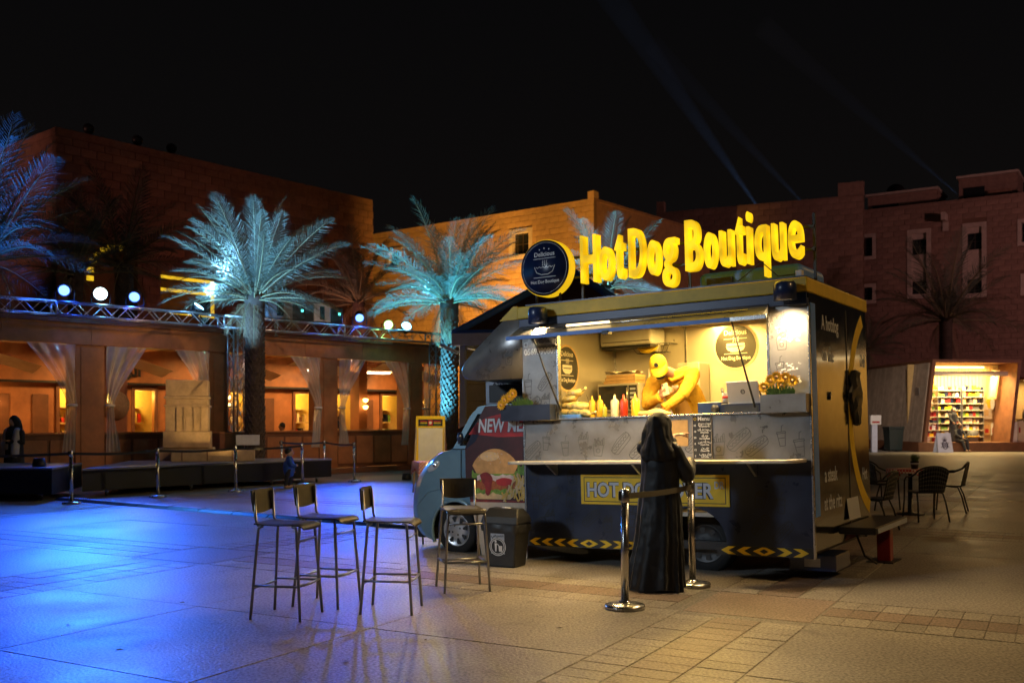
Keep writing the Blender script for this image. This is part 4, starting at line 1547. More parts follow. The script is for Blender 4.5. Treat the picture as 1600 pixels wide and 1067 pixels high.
tomb = thing('tomb_model', 'carved sandstone rock tomb model standing on the stage', 'monument', (-7.86, 22.6, .566), R(13))
MB().box(.12, 1.95, -.10, .55, 0, .26).build('base_slab', 'sandstone', tomb, .015)
MB().box(-.22, 1.0 - .0, .56, 1.3, 0, .30).build('base_slab', 'sandstone', tomb, .015)
tb = [(-.12, .93, .0, .30, .68), (-.07, .88, .03, .68, 1.25), (-.10, .90, .01, 1.25, 1.30), (-.06, .87, .03, 1.30, 1.44), (-.10, .90, .01, 1.44, 1.50), (-.06, .87, .03, 1.50, 1.88)]
for (a, b, c, z0, z1) in tb:
    MB().box(a, b, .56 + c - .05, 1.25, z0 + .001, z1).build('stone_course', 'sandstone', tomb, .012)
cs = MB()
for k in range(5):
    cs.box(.55 + k * .055, .60 + k * .055 + .02, .50, .529, 1.58 + k * .055, 1.64 + k * .055)
cs.build('crow_steps', 'sandstone', tomb)
pl = MB()
for x in (.18, .34, .56, .72):
    pl.box(x, x + .035, .51, .529, .69, 1.24)
pl.box(.39, .54, .515, .529, .69, 1.0)
pl.build('pilaster', 'sandstone', tomb)
mb = MB()
for k in range(3):
    mb.box(.35 + k * .55, .37 + k * .55, -.106, -.101, .02, .24)
mb.build('joint_line', 'wood_dark', tomb)
light('SPOT', 'tomb_light', (-5.0, 21.3, .3), (1.0, .62, .20), 260, (-7.3, 23.2, 1.7), .05, 34, .8)

# loudspeaker wedge and small plaques behind
t = thing('info_plaque', 'small pale plaque stand before the brown planter', 'sign', (-6.45, 24.3, .0), R(20))
MB().box(-.02, .02, -.02, .02, 0, .9).build('post', 'black_metal', t)
MB().box(-.28, .28, -.03, .0, .9, 1.15).build('plate', 'fan_grey', t, .01)

cc = thing('cable_cover', 'flat yellow edged cable cover strip across the plaza', 'cable cover', (0, 0, 0))
a_, b_ = Vector((-8.6, 19.0)), Vector((-.95, 13.7))
nseg = 11
dv = (b_ - a_) / nseg
dn = dv.normalized()
nn = Vector((-dn.y, dn.x))
for k in range(nseg):
    p, q = a_ + dv * k + dn * .01, a_ + dv * (k + 1) - dn * .01
    mb = MB()
    rg = []
    for e_ in (p, q):
        rg.append([(e_.x + nn.x * w, e_.y + nn.y * w, z) for w, z in ((-.16, .0015), (-.09, .045), (.09, .045), (.16, .0015))])
    mb.add(rg[0] + rg[1], [(0, 4, 5, 1), (1, 5, 6, 2), (2, 6, 7, 3), (0, 1, 2, 3), (7, 6, 5, 4)])
    s_ = mb.build('cover_segment', 'black_plastic' if True else '', cc)
    lid = MB()
    l0 = [(p.x + dn.x * .05 + nn.x * w, p.y + dn.y * .05 + nn.y * w, .048) for w in (-.06, .06)]
    l1 = [(q.x - dn.x * .05 + nn.x * w, q.y - dn.y * .05 + nn.y * w, .048) for w in (-.06, .06)]
    lid.add(l0 + l1, [(0, 2, 3, 1)])
    lid.build('lid', 'fan_grey', s_)


# ------------------------------------------------------------------ queue posts


def stanchion(x, y, label, group='queue posts', lean_=(0, 0), slim=.032, base=.165):
    t = thing('queue_post', label, 'queue post', (x, y, 0), 0, group)
    MB().lathe([(base, 0), (base, .022), (base * .96, .035), (base * .5, .045), (.05, .05), (.05, .06)], n=28).build('base', 'steel', t)
    MB().lathe([(slim, .05), (slim, .86)], n=18).build('pole', 'steel', t)
    MB().lathe([(slim + .003, .86), (slim + .006, .868), (slim + .006, .955), (slim, .965), (.005, .968)], n=18).build('head', 'steel', t)
    MB().box(-slim - .018, -slim + .002, -.02, .02, .875, .95).build('belt_clip', 'black_plastic', t)
    t.rotation_euler = (lean_[0], lean_[1], 0)
    return t


def belt(p, q, label, mat='belt', z=.91, sag=.02, off=(0, 0), name='queue_belt', zq=None):
    mb = MB()
    N = 14
    d = Vector((q[0] - p[0], q[1] - p[1]))
    L = d.length
    d.normalize()
    n = Vector((-d.y, d.x)) * .0015
    rg = []
    for i in range(N + 1):
        t_ = i / N
        x = p[0] + d.x * L * t_
        y = p[1] + d.y * L * t_
        zc = z + ((zq - z) * t_ if zq else 0) - sag * math.sin(PI * t_)
        rg.append([(x + n.x, y + n.y, zc - .024), (x - n.x, y - n.y, zc - .024), (x - n.x, y - n.y, zc + .024), (x + n.x, y + n.y, zc + .024)])
    mb.rings(rg, smooth=False)
    return tag(mb.build(name, mat), label, 'belt', 'queue belts')


SP = [(.915, 8.07), (1.66, 9.14)]
stanchion(*SP[0], 'shiny queue post in front of the truck, nearest the viewer', 'queue posts before the truck')
stanchion(*SP[1], 'shiny queue post right beside the woman in black', 'queue posts before the truck', (0, R(-1.2)))
belt((SP[0][0] + .035, SP[0][1] + .02), (SP[1][0] - .02, SP[1][1] - .035), 'dark olive queue belt stretched in front of the woman in black', sag=.012)
LP = [(-7.96, 18.0), (-6.95, 19.55), (-5.85, 21.1), (-4.9, 23.3), (-3.86, 24.4), (-6.1, 26.4), (-5.0, 26.6)]
LN = ['left of the long stage near the left edge', 'in front of the sandstone tomb model', 'in front of the first truss leg', 'just right of the child in blue',
      'at the right end of the stage', 'behind the stage and the child', 'behind the right end of the stage']
for (x, y), n_ in zip(LP, LN):
    stanchion(x, y, 'slim queue post ' + n_, 'queue posts round the stage', (0, R(-1)))
BN = ['black queue belt running off the left edge', 'black queue belt before the left stage end', 'black queue belt before the tomb model', 'black queue belt behind the child in blue',
      'blue lit queue belt at the right stage end', 'blue lit queue belt behind the stage end', 'blue lit queue belt nearest the cafe wall']
prs = [((-10.9, 15.9), LP[0]), (LP[0], LP[1]), (LP[1], LP[2]), (LP[2], LP[3]), (LP[4], LP[6]), (LP[6], LP[5]), (LP[3], LP[4])]
prs = prs[:6]
for (a, b), n_ in zip(prs, BN):
    belt(a, b, n_, 'black_cloth' if n_.startswith('black') else 'navy_paint', sag=.03)
# ------------------------------------------------------------------ food truck (local frame: x along the serving side, y inward, z up)
TRO = Vector((2.80, 9.19, 0))
TROT = (0, R(-1.6), R(-33.1))
TM = Matrix.Translation(TRO) @ Euler(TROT, 'XYZ').to_matrix().to_4x4()


def W(x, y, z):
    return TM @ Vector((x, y, z))


truck = thing('food_truck', 'dark hot dog food truck with glowing yellow roof letters and open serving window', 'food truck', TRO, rot=TROT)


def part(mb, name, mat, bevel=0.0, parent=None, seg=2):
    return mb.build(name, mat, parent or truck, bevel, seg)


XL = -3.14
arch = [(-1.20 + .36 * math.cos(a), .33 + .36 * math.sin(a)) for a in [PI * k / 14 for k in range(15)]]
arch = [(x, max(z, .24)) for x, z in arch]
lp = [(XL, .24), (XL, 1.15), (0, 1.15), (0, .24), (-.84, .24)] + arch[1:-1] + [(-1.56, .24)]
part(MB().prism(lp, 0, .035, 'y'), 'lower_panel', 'wrap_dark')
part(MB().box(XL, 0, -.002, .035, 1.151, 1.597), 'counter_panel', 'wrap_metal')
part(MB().box(XL, -2.70, -.001, .035, 1.60, 2.60), 'window_side_panel', 'wrap_metal')
part(MB().box(-.38, 0, -.001, .035, 1.60, 2.60), 'window_side_panel', 'wrap_metal')
part(MB().box(XL, 0, -.004, .035, 2.601, 2.66), 'header_panel', 'navy_paint')
part(MB().box(XL - .02, .0, -.03, -.0045, 2.60, 2.712), 'blue_stripe', 'navy_paint', .006)
part(MB().box(XL - .04, .012, -.036, 2.19, 2.714, 2.85), 'roof_edge', 'yellow_paint', .012)
part(MB().box(XL + .03, -.03, .03, 2.12, 2.851, 2.875), 'roof', 'wrap_dark')
part(MB().box(-2.71, -2.685, -.012, .05, 1.60, 2.59), 'window_trim', 'steel', .003)
part(MB().box(-.395, -.37, -.012, .05, 1.60, 2.59), 'window_trim', 'steel', .003)
part(MB().box(-.005, .014, -.012, .03, .24, 2.6), 'corner_trim', 'steel', .004)
part(MB().box(XL - .012, XL + .012, -.008, .02, .24, 2.06), 'corner_trim', 'steel', .004)
# end wall and its print
ew = part(MB().box(-.035, 0, .036, 2.15, .30, 2.712), 'end_wall', 'end_black')
part(MB().box(.0005, .012, .055, .20, .62, 2.62), 'corner_strip', 'blue_paint', .003)
part(MB().box(.001, .006, 1.315, 1.33, .42, 2.66), 'door_seam', 'grey_print')
for (s, y, z) in (('A hotdog', .43, 2.40), ('on the', .42, 2.10), ('a steak', .40, .93), ('at the ritz', .36, .66)):
    text('end_print', s, .20, 'silver_print', truck, (.0022, y, z), SIDE, .0008, .003, 'LEFT', .78)
mb = MB()
a0, a1 = PI * .62, PI * 1.42
oc, ic = circ(2.62, 1.62, 1.30, 30, a0, a1, ry=1.22), circ(2.62, 1.62, 1.14, 30, a0, a1, ry=1.08)
for k in range(30):
    if max(oc[k][0], oc[k + 1][0], ic[k][0]) < 2.149 and .32 < oc[k][1] < 2.70:
        mb.flat([oc[k], oc[k + 1], ic[k + 1], ic[k]], .0018, 'x')
part(mb, 'ring_print', 'yellow_print')
text('end_print', 'Del', .19, 'silver_print', truck, (.0022, 1.86, 2.10), SIDE, .0008, .003, 'LEFT', .75)
text('end_print', 'Hot', .19, 'silver_print', truck, (.0022, 1.83, .88), SIDE, .0008, .003, 'LEFT', .65)
# crumpled black plastic on the door handle
rnd = random.Random(4)
mb = MB()
rg = []
for j in range(9):
    z = 2.03 - j * .07
    w = .05 + .17 * math.sin(PI * min(1, (j + 1.3) / 9)) + rnd.uniform(-.03, .03)
    rg.append([(.01 + max(0, .05 * math.sin(a)) + rnd.uniform(0, .025), 1.53 + w * math.cos(a) + rnd.uniform(-.02, .02), z + rnd.uniform(-.02, .02)) for a in [2 * PI * k / 12 for k in range(12)]])
mb.rings(rg, smooth=False)
part(mb, 'plastic_cover', 'black_plastic')
part(MB().box(.001, .02, .62, .66, 1.72, 1.80), 'door_latch', 'steel', .004)
part(MB().box(.02, .38, .75, 2.15, .40, .47), 'step', 'black_metal', .012)
part(MB().box(.385, .39, .8, 2.1, .41, .46), 'step_edge', 'fan_grey')
part(MB().add([(.03, 1.15, .50), (.03, 1.6, .50), (.005, 1.6, .72), (.005, 1.15, .72)], [(0, 1, 2, 3)]), 'plate', 'silver_print')
part(MB().box(.10, .24, 1.95, 2.10, -.02, .40), 'jack_post', 'red_post', .01)
part(MB().box(.02, .30, 1.8, 2.2, -.03, .005), 'jack_foot', 'black_metal')
part(MB().tube([(.05, 1.3, .36), (.12, 1.35, .12), (.2, 1.5, .03)], .012, 6), 'cable', 'black_metal')
part(MB().box(-.35, .10, .35, .85, .08, .235), 'underbox', 'navy_paint', .01)
part(MB().box(-.2, -.05, .34, .349, .12, .20), 'underbox_label', 'silver_print')
# chassis, floor, hidden walls, ceiling
part(MB().box(XL, -.04, .2, 2.05, .26, .34), 'chassis', 'black_metal')
part(MB().box(XL + .02, -.036, .04, 2.1, .60, .64), 'floor', 'stainless')
part(MB().box(XL, -.036, 2.10, 2.15, .24, 2.712), 'rear_panel', 'wrap_dark')
part(MB().box(-3.0, -.036, 1.94, 1.98, .64, 2.70), 'interior_rear_wall', 'stainless')
part(MB().box(-3.04, -3.0, .04, 1.94, .64, 2.70), 'interior_end_wall', 'stainless')
part(MB().box(-3.0, -.036, .04, 1.94, 2.70, 2.712), 'ceiling', 'stainless')
part(MB().box(XL, XL + .03, .036, 2.1, .24, 2.06), 'front_bulkhead', 'wrap_dark')
for x in (-2.05, -.95):
    part(MB().box(x, x + .014, 1.925, 1.939, .7, 2.7), 'wall_seam', 'steel')
part(MB().box(-3.0, -2.985, 1.91, 1.939, .7, 2.7), 'wall_seam', 'steel')
# serving counter
part(MB().box(-2.69, -.39, .036, .52, 1.56, 1.598), 'counter_top', 'steel', .004)
part(MB().box(-2.72, -.36, -.03, .034, 1.598, 1.615), 'sill', 'steel', .004)
cp = [(XL - .03, -.02)] + [(XL + .07 + .10 * math.cos(a), -.27 + .10 * math.sin(a)) for a in [PI + PI / 2 * k / 6 for k in range(7)]]
cp += [(-.14 + .10 * math.cos(a), -.27 + .10 * math.sin(a)) for a in [1.5 * PI + PI / 2 * k / 6 for k in range(7)]] + [(-.04, -.02)]
part(MB().prism(cp, 1.135, 1.165, 'z'), 'shelf', 'shelf_steel', .006)
for x in (-2.75, -1.75, -.55):
    part(MB().prism([(-.004, 1.13), (-.22, 1.13), (-.004, 1.0)], x, x + .025, 'x'), 'shelf_bracket', 'alu')
# doodle print of hot dogs, fries and cups


def doodle(mb, kind, cx, cz, s, rot, t, w=.007):
    def X(p):
        c, q = math.cos(rot), math.sin(rot)
        return (cx + s * (p[0] * c - p[1] * q), cz + s * (p[0] * q + p[1] * c))
    L = []
    if kind == 0:
        L.append(([(-.5 + .12 * math.cos(a), .12 * math.sin(a)) for a in [PI / 2 + PI * k / 6 for k in range(7)]] + [(.5 + .12 * math.cos(a), .12 * math.sin(a)) for a in [-PI / 2 + PI * k / 6 for k in range(7)]], True))
        L.append(([(-.42 + .2 * math.cos(a), -.02 + .26 * math.sin(a)) for a in [PI * .75 + PI * .7 * k / 6 for k in range(7)]] + [(.42 + .2 * math.cos(a), -.02 + .26 * math.sin(a)) for a in [-PI * .45 + PI * .7 * k / 6 for k in range(7)]], False))
        L.append(([(-.5 + .1 * k, .05 * (-1) ** k) for k in range(11)], False))
        L.append(([(-.5, .17), (0, .24), (.5, .17)], False))
    elif kind == 1:
        L.append(([(-.26, -.5), (.26, -.5), (.36, .18), (-.36, .18)], True))
        for k in range(6):
            x = -.3 + k * .12
            h = .34 + .12 * ((k * 7) % 3)
            L.append(([(x, .18), (x, h), (x + .08, h + .03), (x + .09, .18)], False))
        L.append((circ(0, -.18, .13, 12), True))
    else:
        L.append(([(-.17, -.5), (.17, -.5), (.26, .3), (-.26, .3)], True))
        L.append(([(-.3, .3), (.3, .3), (.27, .4), (-.27, .4)], True))
        L.append(([(.02, .4), (.08, .75), (.2, .8)], False))
        L.append(([(-.2, .0), (.2, .0)], False))
    for pts, cl in L:
        mb.ribbon([X(p) for p in pts], w, t, 'y', cl)


def doodles(name, x0, x1, z0, z1, step, s, t, mat, skip=(), seed=1, w=.007):
    r_ = random.Random(seed)
    mb = MB()
    k = 0
    x = x0 + step * .4
    while x < x1 - step * .2:
        z = z0 + step * .5 * (1 + .5 * (k % 2))
        j = 0
        while z < z1 - step * .3:
            if not any(a - .1 < x < b + .1 and c - .1 < z < d + .1 for a, b, c, d in skip):
                kd = (k + 2 * j + (r_.random() < .2)) % 3
                doodle(mb, kd, x + r_.uniform(-.03, .03), z + r_.uniform(-.02, .02), s * r_.uniform(.85, 1.1) * (1.1 if kd == 0 else .9), (.7 if kd == 0 else 0) + r_.uniform(-.18, .18), t, w)
            z += step
            j += 1
        x += step * .92
        k += 1
    return tag(part(mb, name, mat), kind='stuff')


doodles('doodle_print', XL, -.02, 1.17, 1.58, .23, .19, -.0026, 'grey_print', seed=3)
doodles('doodle_print', XL, -.02, .36, 1.12, .25, .19, -.0016, 'black_metal', [(-2.44, -.80, .70, 1.02), (-1.6, -.8, .2, .75)], seed=8, w=.008)
doodles('doodle_print', XL, -2.72, 1.63, 2.2, .23, .18, -.0016, 'grey_print', seed=5)
doodles('doodle_print', -.37, -.02, 1.63, 2.55, .25, .17, -.0016, 'grey_print', seed=6)
# lettering on the front
text('phone_print', '0569390809', .09, 'white_print', truck, (-2.91, -.0025, 2.32), FRONT, .0006, .003, 'CENTER', .92)
text('handle_print', 'hotdog.boutique.ksa', .052, 'white_print', truck, (-2.89, -.0025, 2.415), FRONT, .0006, .001, 'CENTER', .86)
mb = MB().ribbon(circ(-3.145 + .05, 2.35, .022, 12), .008, -.0025, 'y', True)
mb.ribbon([(-3.115, 2.41), (-3.075, 2.41), (-3.075, 2.45), (-3.115, 2.45)], .008, -.0025, 'y', True)
part(mb, 'icon_print', 'white_print')
r_ = random.Random(9)
mb = MB()        # worn remains of a white sticker text
for (z0, z1, n_) in ((2.26, 2.40, 60), (1.86, 2.06, 70)):
    for k in range(n_):
        x = -.31 + .22 * r_.random()
        z = z0 + (z1 - z0) * r_.random()
        if r_.random() < .75:
            w, h = r_.uniform(.008, .03), r_.uniform(.006, .018)
            mb.flat([(x, z), (x + w, z + r_.uniform(-.004, .004)), (x + w * .9, z + h), (x + w * .1, z + h * .8)], -.0025, 'y')
part(mb, 'worn_sticker', 'white_print')
# yellow street sign
sg = part(MB().box(-2.44, -.80, -.014, -.003, .705, 1.015), 'street_sign', 'yellow_print', .002)
MB().ribbon([(-2.40, .735), (-.84, .735), (-.84, .985), (-2.40, .985)], .008, -.0146, 'y', True).build('border', 'navy_print', sg)
text('lettering_outline', 'HOT DOG LOVER', .205, 'navy_print', sg, (-2.375, -.0150, .788), FRONT, .0004, .012, 'LEFT', .90, fit=1.41)
text('lettering', 'HOT DOG LOVER', .205, 'silver_print', sg, (-2.370, -.0162, .788), FRONT, .0004, .0055, 'LEFT', .90, fit=1.40)
text('lettering', 'DR', .10, 'silver_print', sg, (-.955, -.0162, .88), FRONT, .0004, .003, 'LEFT', .75)
# hazard strips


def hazard(x0, x1, z0, z1):
    h = part(MB().box(x0, x1, -.010, -.0035, z0, z1), 'hazard_strip', 'black_metal')
    mb = MB()
    mid = (x0 + x1) / 2
    zc = (z0 + z1) / 2
    hh = (z1 - z0) / 2 - .006
    s = .125
    n = int((x1 - x0) / 2 / (s * 1.25)) + 1
    for k in range(n + 1):
        for sgn in (-1, 1):
            if k == 0 and sgn == 1:
                continue
            c = mid + sgn * (.13 + k * s * 1.75) if k else None
            if k == 0:
                mb.flat([(mid - .11, zc), (mid - .02, zc - hh), (mid + .02, zc - hh), (mid + .11, zc), (mid + .02, zc + hh), (mid - .02, zc + hh)], -.0108, 'y')
                mb.flat([(mid - .045, zc), (mid, zc - hh * .6), (mid + .045, zc), (mid, zc + hh * .6)], -.0114, 'y', 1)
            else:
                c = mid + sgn * (.10 + (k - .5) * s * 1.25)
                if x0 + .06 < c < x1 - .06 and x0 + .005 < c + sgn * s * .75 < x1 - .005:
                    d = -sgn
                    mb.flat([(c + d * s * .0, zc - hh), (c + d * s * .62, zc - hh), (c - d * s * .28, zc), (c - d * s * .9, zc)][:4] if False else
                            [(c - sgn * s * .45, zc - hh), (c + sgn * s * .15, zc - hh), (c + sgn * s * .75, zc), (c + sgn * s * .15, zc)], -.0108, 'y')
                    mb.flat([(c + sgn * s * .15, zc), (c + sgn * s * .75, zc), (c + sgn * s * .15, zc + hh), (c - sgn * s * .45, zc + hh)], -.0108, 'y')
    mb.build('chevrons', ['yellow_print', 'black_metal'], h)


hazard(-3.12, -1.60, .245, .335)
hazard(-.94, -.006, .245, .335)
# menu board
mn = part(MB().box(-1.165, -.965, -.016, -.004, 1.172, 1.60), 'menu_board', 'black_plastic')
MB().ribbon([(-1.163, 1.174), (-.967, 1.174), (-.967, 1.598), (-1.163, 1.598)], .004, -.0165, 'y', True).build('edge', 'cream_print', mn)
text('lettering', 'Menu', .056, 'white_print', mn, (-1.045, -.0172, 1.548), FRONT, .0003, .0012)
MB().ribbon(circ(-1.135, 1.565, .013, 12), .005, -.0172, 'y', True).build('emblem', 'yellow_print', mn)
rows_ = [('\u0647\u0648\u062a \u062f\u0648\u062c', 'Hot Dog Boutique Meal', '25'), ('\u0628\u0648\u062a\u064a\u0643', 'Hot Dog Boutique', '18'), ('\u0645\u064a\u0627\u0647', 'Hot Dog Meals', '20'), ('\u0628\u0637\u0627\u0637\u0633', 'French Fries', '8'), ('\u062c\u0628\u0646', 'Cheese Fries', '12'), ('\u0645\u0634\u0631\u0648\u0628', 'Soft Drinks', '5')]
for k, (ar, en, pr) in enumerate(rows_):
    z = 1.508 - k * .060
    text('lettering', ar[::-1], .036, 'white_print', mn, (-1.035, -.0172, z), FRONT, .0003, .001)
    text('lettering', en, .022, 'white_print', mn, (-1.038, -.0172, z - .024), FRONT, .0003, .0007, 'CENTER', .52 if len(en) > 14 else .8)
    text('lettering', pr, .026, 'white_print', mn, (-1.138, -.0172, z - .016), FRONT, .0003, .0007)
part(MB().box(-1.40, -1.215, -.010, -.004, 1.30, 1.56), 'paper_notice', 'paper_kraft')
# sloping awning flap with light strip
aw = MB().add([(-3.13, -.032, 2.63), (-.36, -.032, 2.63), (-.27, -.36, 2.485), (-3.10, -.36, 2.485), (-3.13, -.032, 2.612), (-.36, -.032, 2.612), (-.27, -.36, 2.467), (-3.10, -.36, 2.467)],
              [(0, 3, 2, 1), (4, 5, 6, 7), (0, 1, 5, 4), (1, 2, 6, 5), (2, 3, 7, 6), (3, 0, 4, 7)])
awn = part(aw, 'awning_flap', 'wrap_metal')
MB().box(-3.11, -.62, -.378, -.361, 2.455, 2.495).build('edge_rail', 'blue_paint', awn, .003)
MB().box(-.618, -.27, -.376, -.361, 2.455, 2.495).build('edge_rail', 'steel', awn, .003)
MB().tube([(-3.0, -.2, 2.568), (-.5, -.2, 2.568)], .008, 6).build('rod', 'steel', awn)
MB().tube([(-2.45, -.22, 2.575), (-1.95, -.22, 2.575)], .012, 8).build('light_strip', 'tube_warm', awn)
MB().box(-1.95, -1.88, -.39, -.30, 2.435, 2.47).build('latch', 'black_metal', awn)
part(MB().tube([(-.52, -.02, 1.66), (-.57, -.2, 2.1), (-.62, -.32, 2.47)], [.011, .009, .006], 8), 'gas_strut', 'black_metal')
part(MB().tube([(-2.66, -.02, 1.70), (-2.73, -.2, 2.1), (-2.80, -.32, 2.47)], [.011, .009, .006], 8), 'gas_strut', 'black_metal')
# wall lamps
for (x, nm) in ((-2.84, 'a'), (-.16, 'b')):
    lm = part(MB().lathe([(.105, -.07), (.105, .07), (.085, .10), (.01, .105)], (x, -.15, 2.705), n=22), 'wall_lamp', 'navy_paint')
    MB().box(x - .03, x + .03, -.06, -.036, 2.70, 2.82).build('arm', 'black_metal', lm)
    MB().lathe([(.095, -.068), (.01, -.055)], (x, -.15, 2.705), n=22).build('bulb', 'bulb', lm)
    light('SPOT', 'truck_lamp_light', W(x, -.15, 2.60), (1.0, .70, .34), 170, W(x + (.12 if x < -1 else -.1), -.30, 0), .09, 150, .5)
light('AREA', 'awning_light', W(-1.55, -.30, 2.44), (1.0, .66, .27), 90, W(-1.55, -.35, .2), 2.3, size_y=.06)
light('AREA', 'interior_light', W(-1.6, .95, 2.67), (1.0, .59, .12), 112, W(-1.6, .95, 0), 1.9, size_y=.25)
# ------------------------------------------------------------------ logo discs


def hotdog_icon(mb, cx, cz, s, t, ax):
    if ax == 'y':
        fl = lambda pts, q: mb.flat([(cx + x * s, cz + z * s) for x, z in pts], t - q, 'y')
    else:
        fl = lambda pts, q: mb.flat([(cx + x * s, cz + z * s) for x, z in pts], t + q, 'x')
    fl([(-.5, .05), (-.42, -.14), (-.2, -.25), (.2, -.25), (.42, -.14), (.5, .05), (.3, .0), (-.3, .0)], 0)
    n = 10
    fl([(-.42 + .06 * math.cos(a), .12 + .07 * math.sin(a)) for a in [PI / 2 + PI * k / n for k in range(n + 1)]] + [(.42 + .06 * math.cos(a), .12 + .07 * math.sin(a)) for a in [-PI / 2 + PI * k / n for k in range(n + 1)]], 0)
    for k in (-1, 0, 1):
        x = k * .12
        pts = [(x, .26), (x + .04, .34), (x - .01, .42), (x + .04, .50)]
        if ax == 'y':
            mb.ribbon([(cx + a * s, cz + b * s) for a, b in pts], .035 * s, t, 'y')
        else:
            mb.ribbon([(cx + a * s, cz + b * s) for a, b in pts], .035 * s, t, 'x')


def logo(parent, c, r, ax, face, ring, ink, thick=.008, rot=FRONT, ring_name='ring'):
    """c = centre; ax 'y' faces -y, ax 'x' faces +x"""
    sg_ = -1 if ax == 'y' else 1
    u0, v0, t0 = (c[0], c[2], c[1]) if ax == 'y' else (c[1], c[2], c[0])

    def disc(rad, a, b):
        return MB().prism(circ(u0, v0, rad, 40), min(a, b), max(a, b), ax)
    d = disc(r, t0, t0 + sg_ * thick).build('logo_disc', ring, parent)
    disc(r * .90, t0 + sg_ * (thick + .0005), t0 + sg_ * (thick + .002)).build('logo_face', face, d)
    t1 = t0 + sg_ * (thick + .003)
    mb = MB()
    for zz in (.33, -.30):
        mb.ribbon([(u0 - .5 * r, v0 + zz * r), (u0 + .5 * r, v0 + zz * r)], .025 * r, t1, ax)
    hotdog_icon(mb, u0, v0 - .02 * r, r * .85, t1, ax)
    mb.build('logo_print', ink, d)
    for s, zz, sz, sx in (('Delicious', .50, .30, .9), ('Hot Dog Boutique', -.56, .22, .78)):
        p = (u0, t1, v0 + zz * r) if ax == 'y' else (t1, u0, v0 + zz * r)
        text('logo_text', s, sz * r, ink, d, p, rot, .0003, .005 * r, 'CENTER', sx)
    return d


logo(truck, (-1.42, 1.938, 2.42), .275, 'y', 'black_plastic', 'cream_print', 'paper_white', .006)
logo(truck, (-2.999, .72, 2.20), .275, 'x', 'black_plastic', 'bun_light', 'paper_white', .006, SIDE)
# big disc on the roof with glowing edge
dc = Vector((-2.885, .10, 3.265))
d = part(MB().lathe([(.285, -.005), (.312, 0), (.312, .12), (.30, .125)], dc, n=48, axis='y'), 'roof_disc', 'rim_glow')
MB().lathe([(.304, -.012), (.304, -.004)], dc, n=48, axis='y').build('disc_face', 'disc_face', d)
mb = MB().ribbon(circ(dc.x, dc.z, .278, 48), .004, dc.y - .0135, 'y', True)
for zz in (.105, -.10):
    mb.ribbon([(dc.x - .14, dc.z + zz), (dc.x + .14, dc.z + zz)], .006, dc.y - .0135, 'y')
for k in (-1, 0, 1):
    mb.flat(circ(dc.x + k * .06, dc.z + .215 - .012 * abs(k), .009, 6), dc.y - .0135, 'y')
ic = [(-.13, .02), (-.10, -.045), (-.04, -.07), (.04, -.07), (.10, -.045), (.13, .02)]
mb.ribbon([(dc.x + a, dc.z + b) for a, b in ic], .007, dc.y - .0135, 'y')
mb.ribbon([(dc.x - .11 + .022 * k, dc.z + .01 + .008 * (-1) ** k) for k in range(11)], .005, dc.y - .0135, 'y')
for k in (-1, 0, 1):
    x = dc.x + k * .025
    mb.ribbon([(x, dc.z + .03), (x + .008, dc.z + .048), (x - .003, dc.z + .064), (x + .008, dc.z + .085)], .005, dc.y - .0135, 'y')
mb.build('disc_print', 'white_print', d)
text('disc_text', 'Delicious', .070, 'white_print', d, (dc.x, dc.y - .0135, dc.z + .13), FRONT, .0004, .001)
text('disc_text', 'Hot Dog Boutique', .052, 'white_print', d, (dc.x, dc.y - .0135, dc.z - .165), FRONT, .0004, .001, 'CENTER', .92)
part(MB().tube([(-3.05, .18, 2.86), (-3.05, .18, 3.1)], .014, 6), 'disc_post', 'black_metal')
part(MB().tube([(-2.75, .18, 2.86), (-2.75, .18, 3.1)], .014, 6), 'disc_post', 'black_metal')
# channel letters
LT = [('H', -2.468, -2.245, 0), ('o', -2.238, -2.068, 1), ('t', -2.055, -1.935, 2), ('D', -1.895, -1.700, 0), ('o', -1.683, -1.525, 1), ('g', -1.515, -1.335, 3),
      ('B', -1.262, -1.075, 0), ('o', -1.062, -.915, 1), ('u', -.900, -.745, 1), ('t', -.735, -.628, 2), ('i', -.620, -.555, 0), ('q', -.540, -.388, 3), ('u', -.372, -.226, 1), ('e', -.212, -.055, 1)]
ZR = {0: (3.06, 3.57), 1: (3.06, 3.42), 2: (3.06, 3.53), 3: (2.92, 3.42)}
for k, (ch, x0, x1, kd) in enumerate(LT):
    me = text_mesh(ch, 1.0, .5, .010, 'LEFT', 6)
    x1 -= .03
    xs = [v.co.x for v in me.vertices]
    ys = [v.co.y for v in me.vertices]
    a, b, c, e = min(xs), max(xs), min(ys), max(ys)
    z0, z1 = ZR[kd]
    for v in me.vertices:
        v.co = Vector((x0 + (v.co.x - a) / (b - a) * (x1 - x0), .20 - v.co.z * .12 / .5 * .5 - .0, z0 + (v.co.y - c) / (e - c) * (z1 - z0)))
    me.materials.clear()
    me.materials.append(MATS['letter_glow'])
    o = bpy.data.objects.new('channel_letter', me)
    COL.objects.link(o)
    o.parent = truck
    bv = o.modifiers.new('bevel', 'BEVEL')
    bv.width = .006
    bv.segments = 2
    bv.limit_method = 'ANGLE'
    bv.angle_limit = R(50)
for z in (3.14, 3.36):
    part(MB().box(-2.62, .0, .275, .30, z, z + .025), 'letter_rail', 'black_metal')
for x in (-2.55, -1.30, -.02):
    part(MB().box(x, x + .025, .301, .326, 2.86, 3.5), 'letter_post', 'black_metal')
light('AREA', 'letter_light', W(-1.26, .05, 3.25), (1.0, .62, .03), 9, W(-1.26, -2, 3.0), 2.4, size_y=.4)
part(MB().box(-1.42, -.30, .85, 1.7, 2.89, 3.14), 'roof_air_conditioner', 'blue_paint', .07, seg=4)
part(MB().box(-1.30, -1.02, .80, .849, 2.95, 3.06), 'roof_vent', 'black_metal')
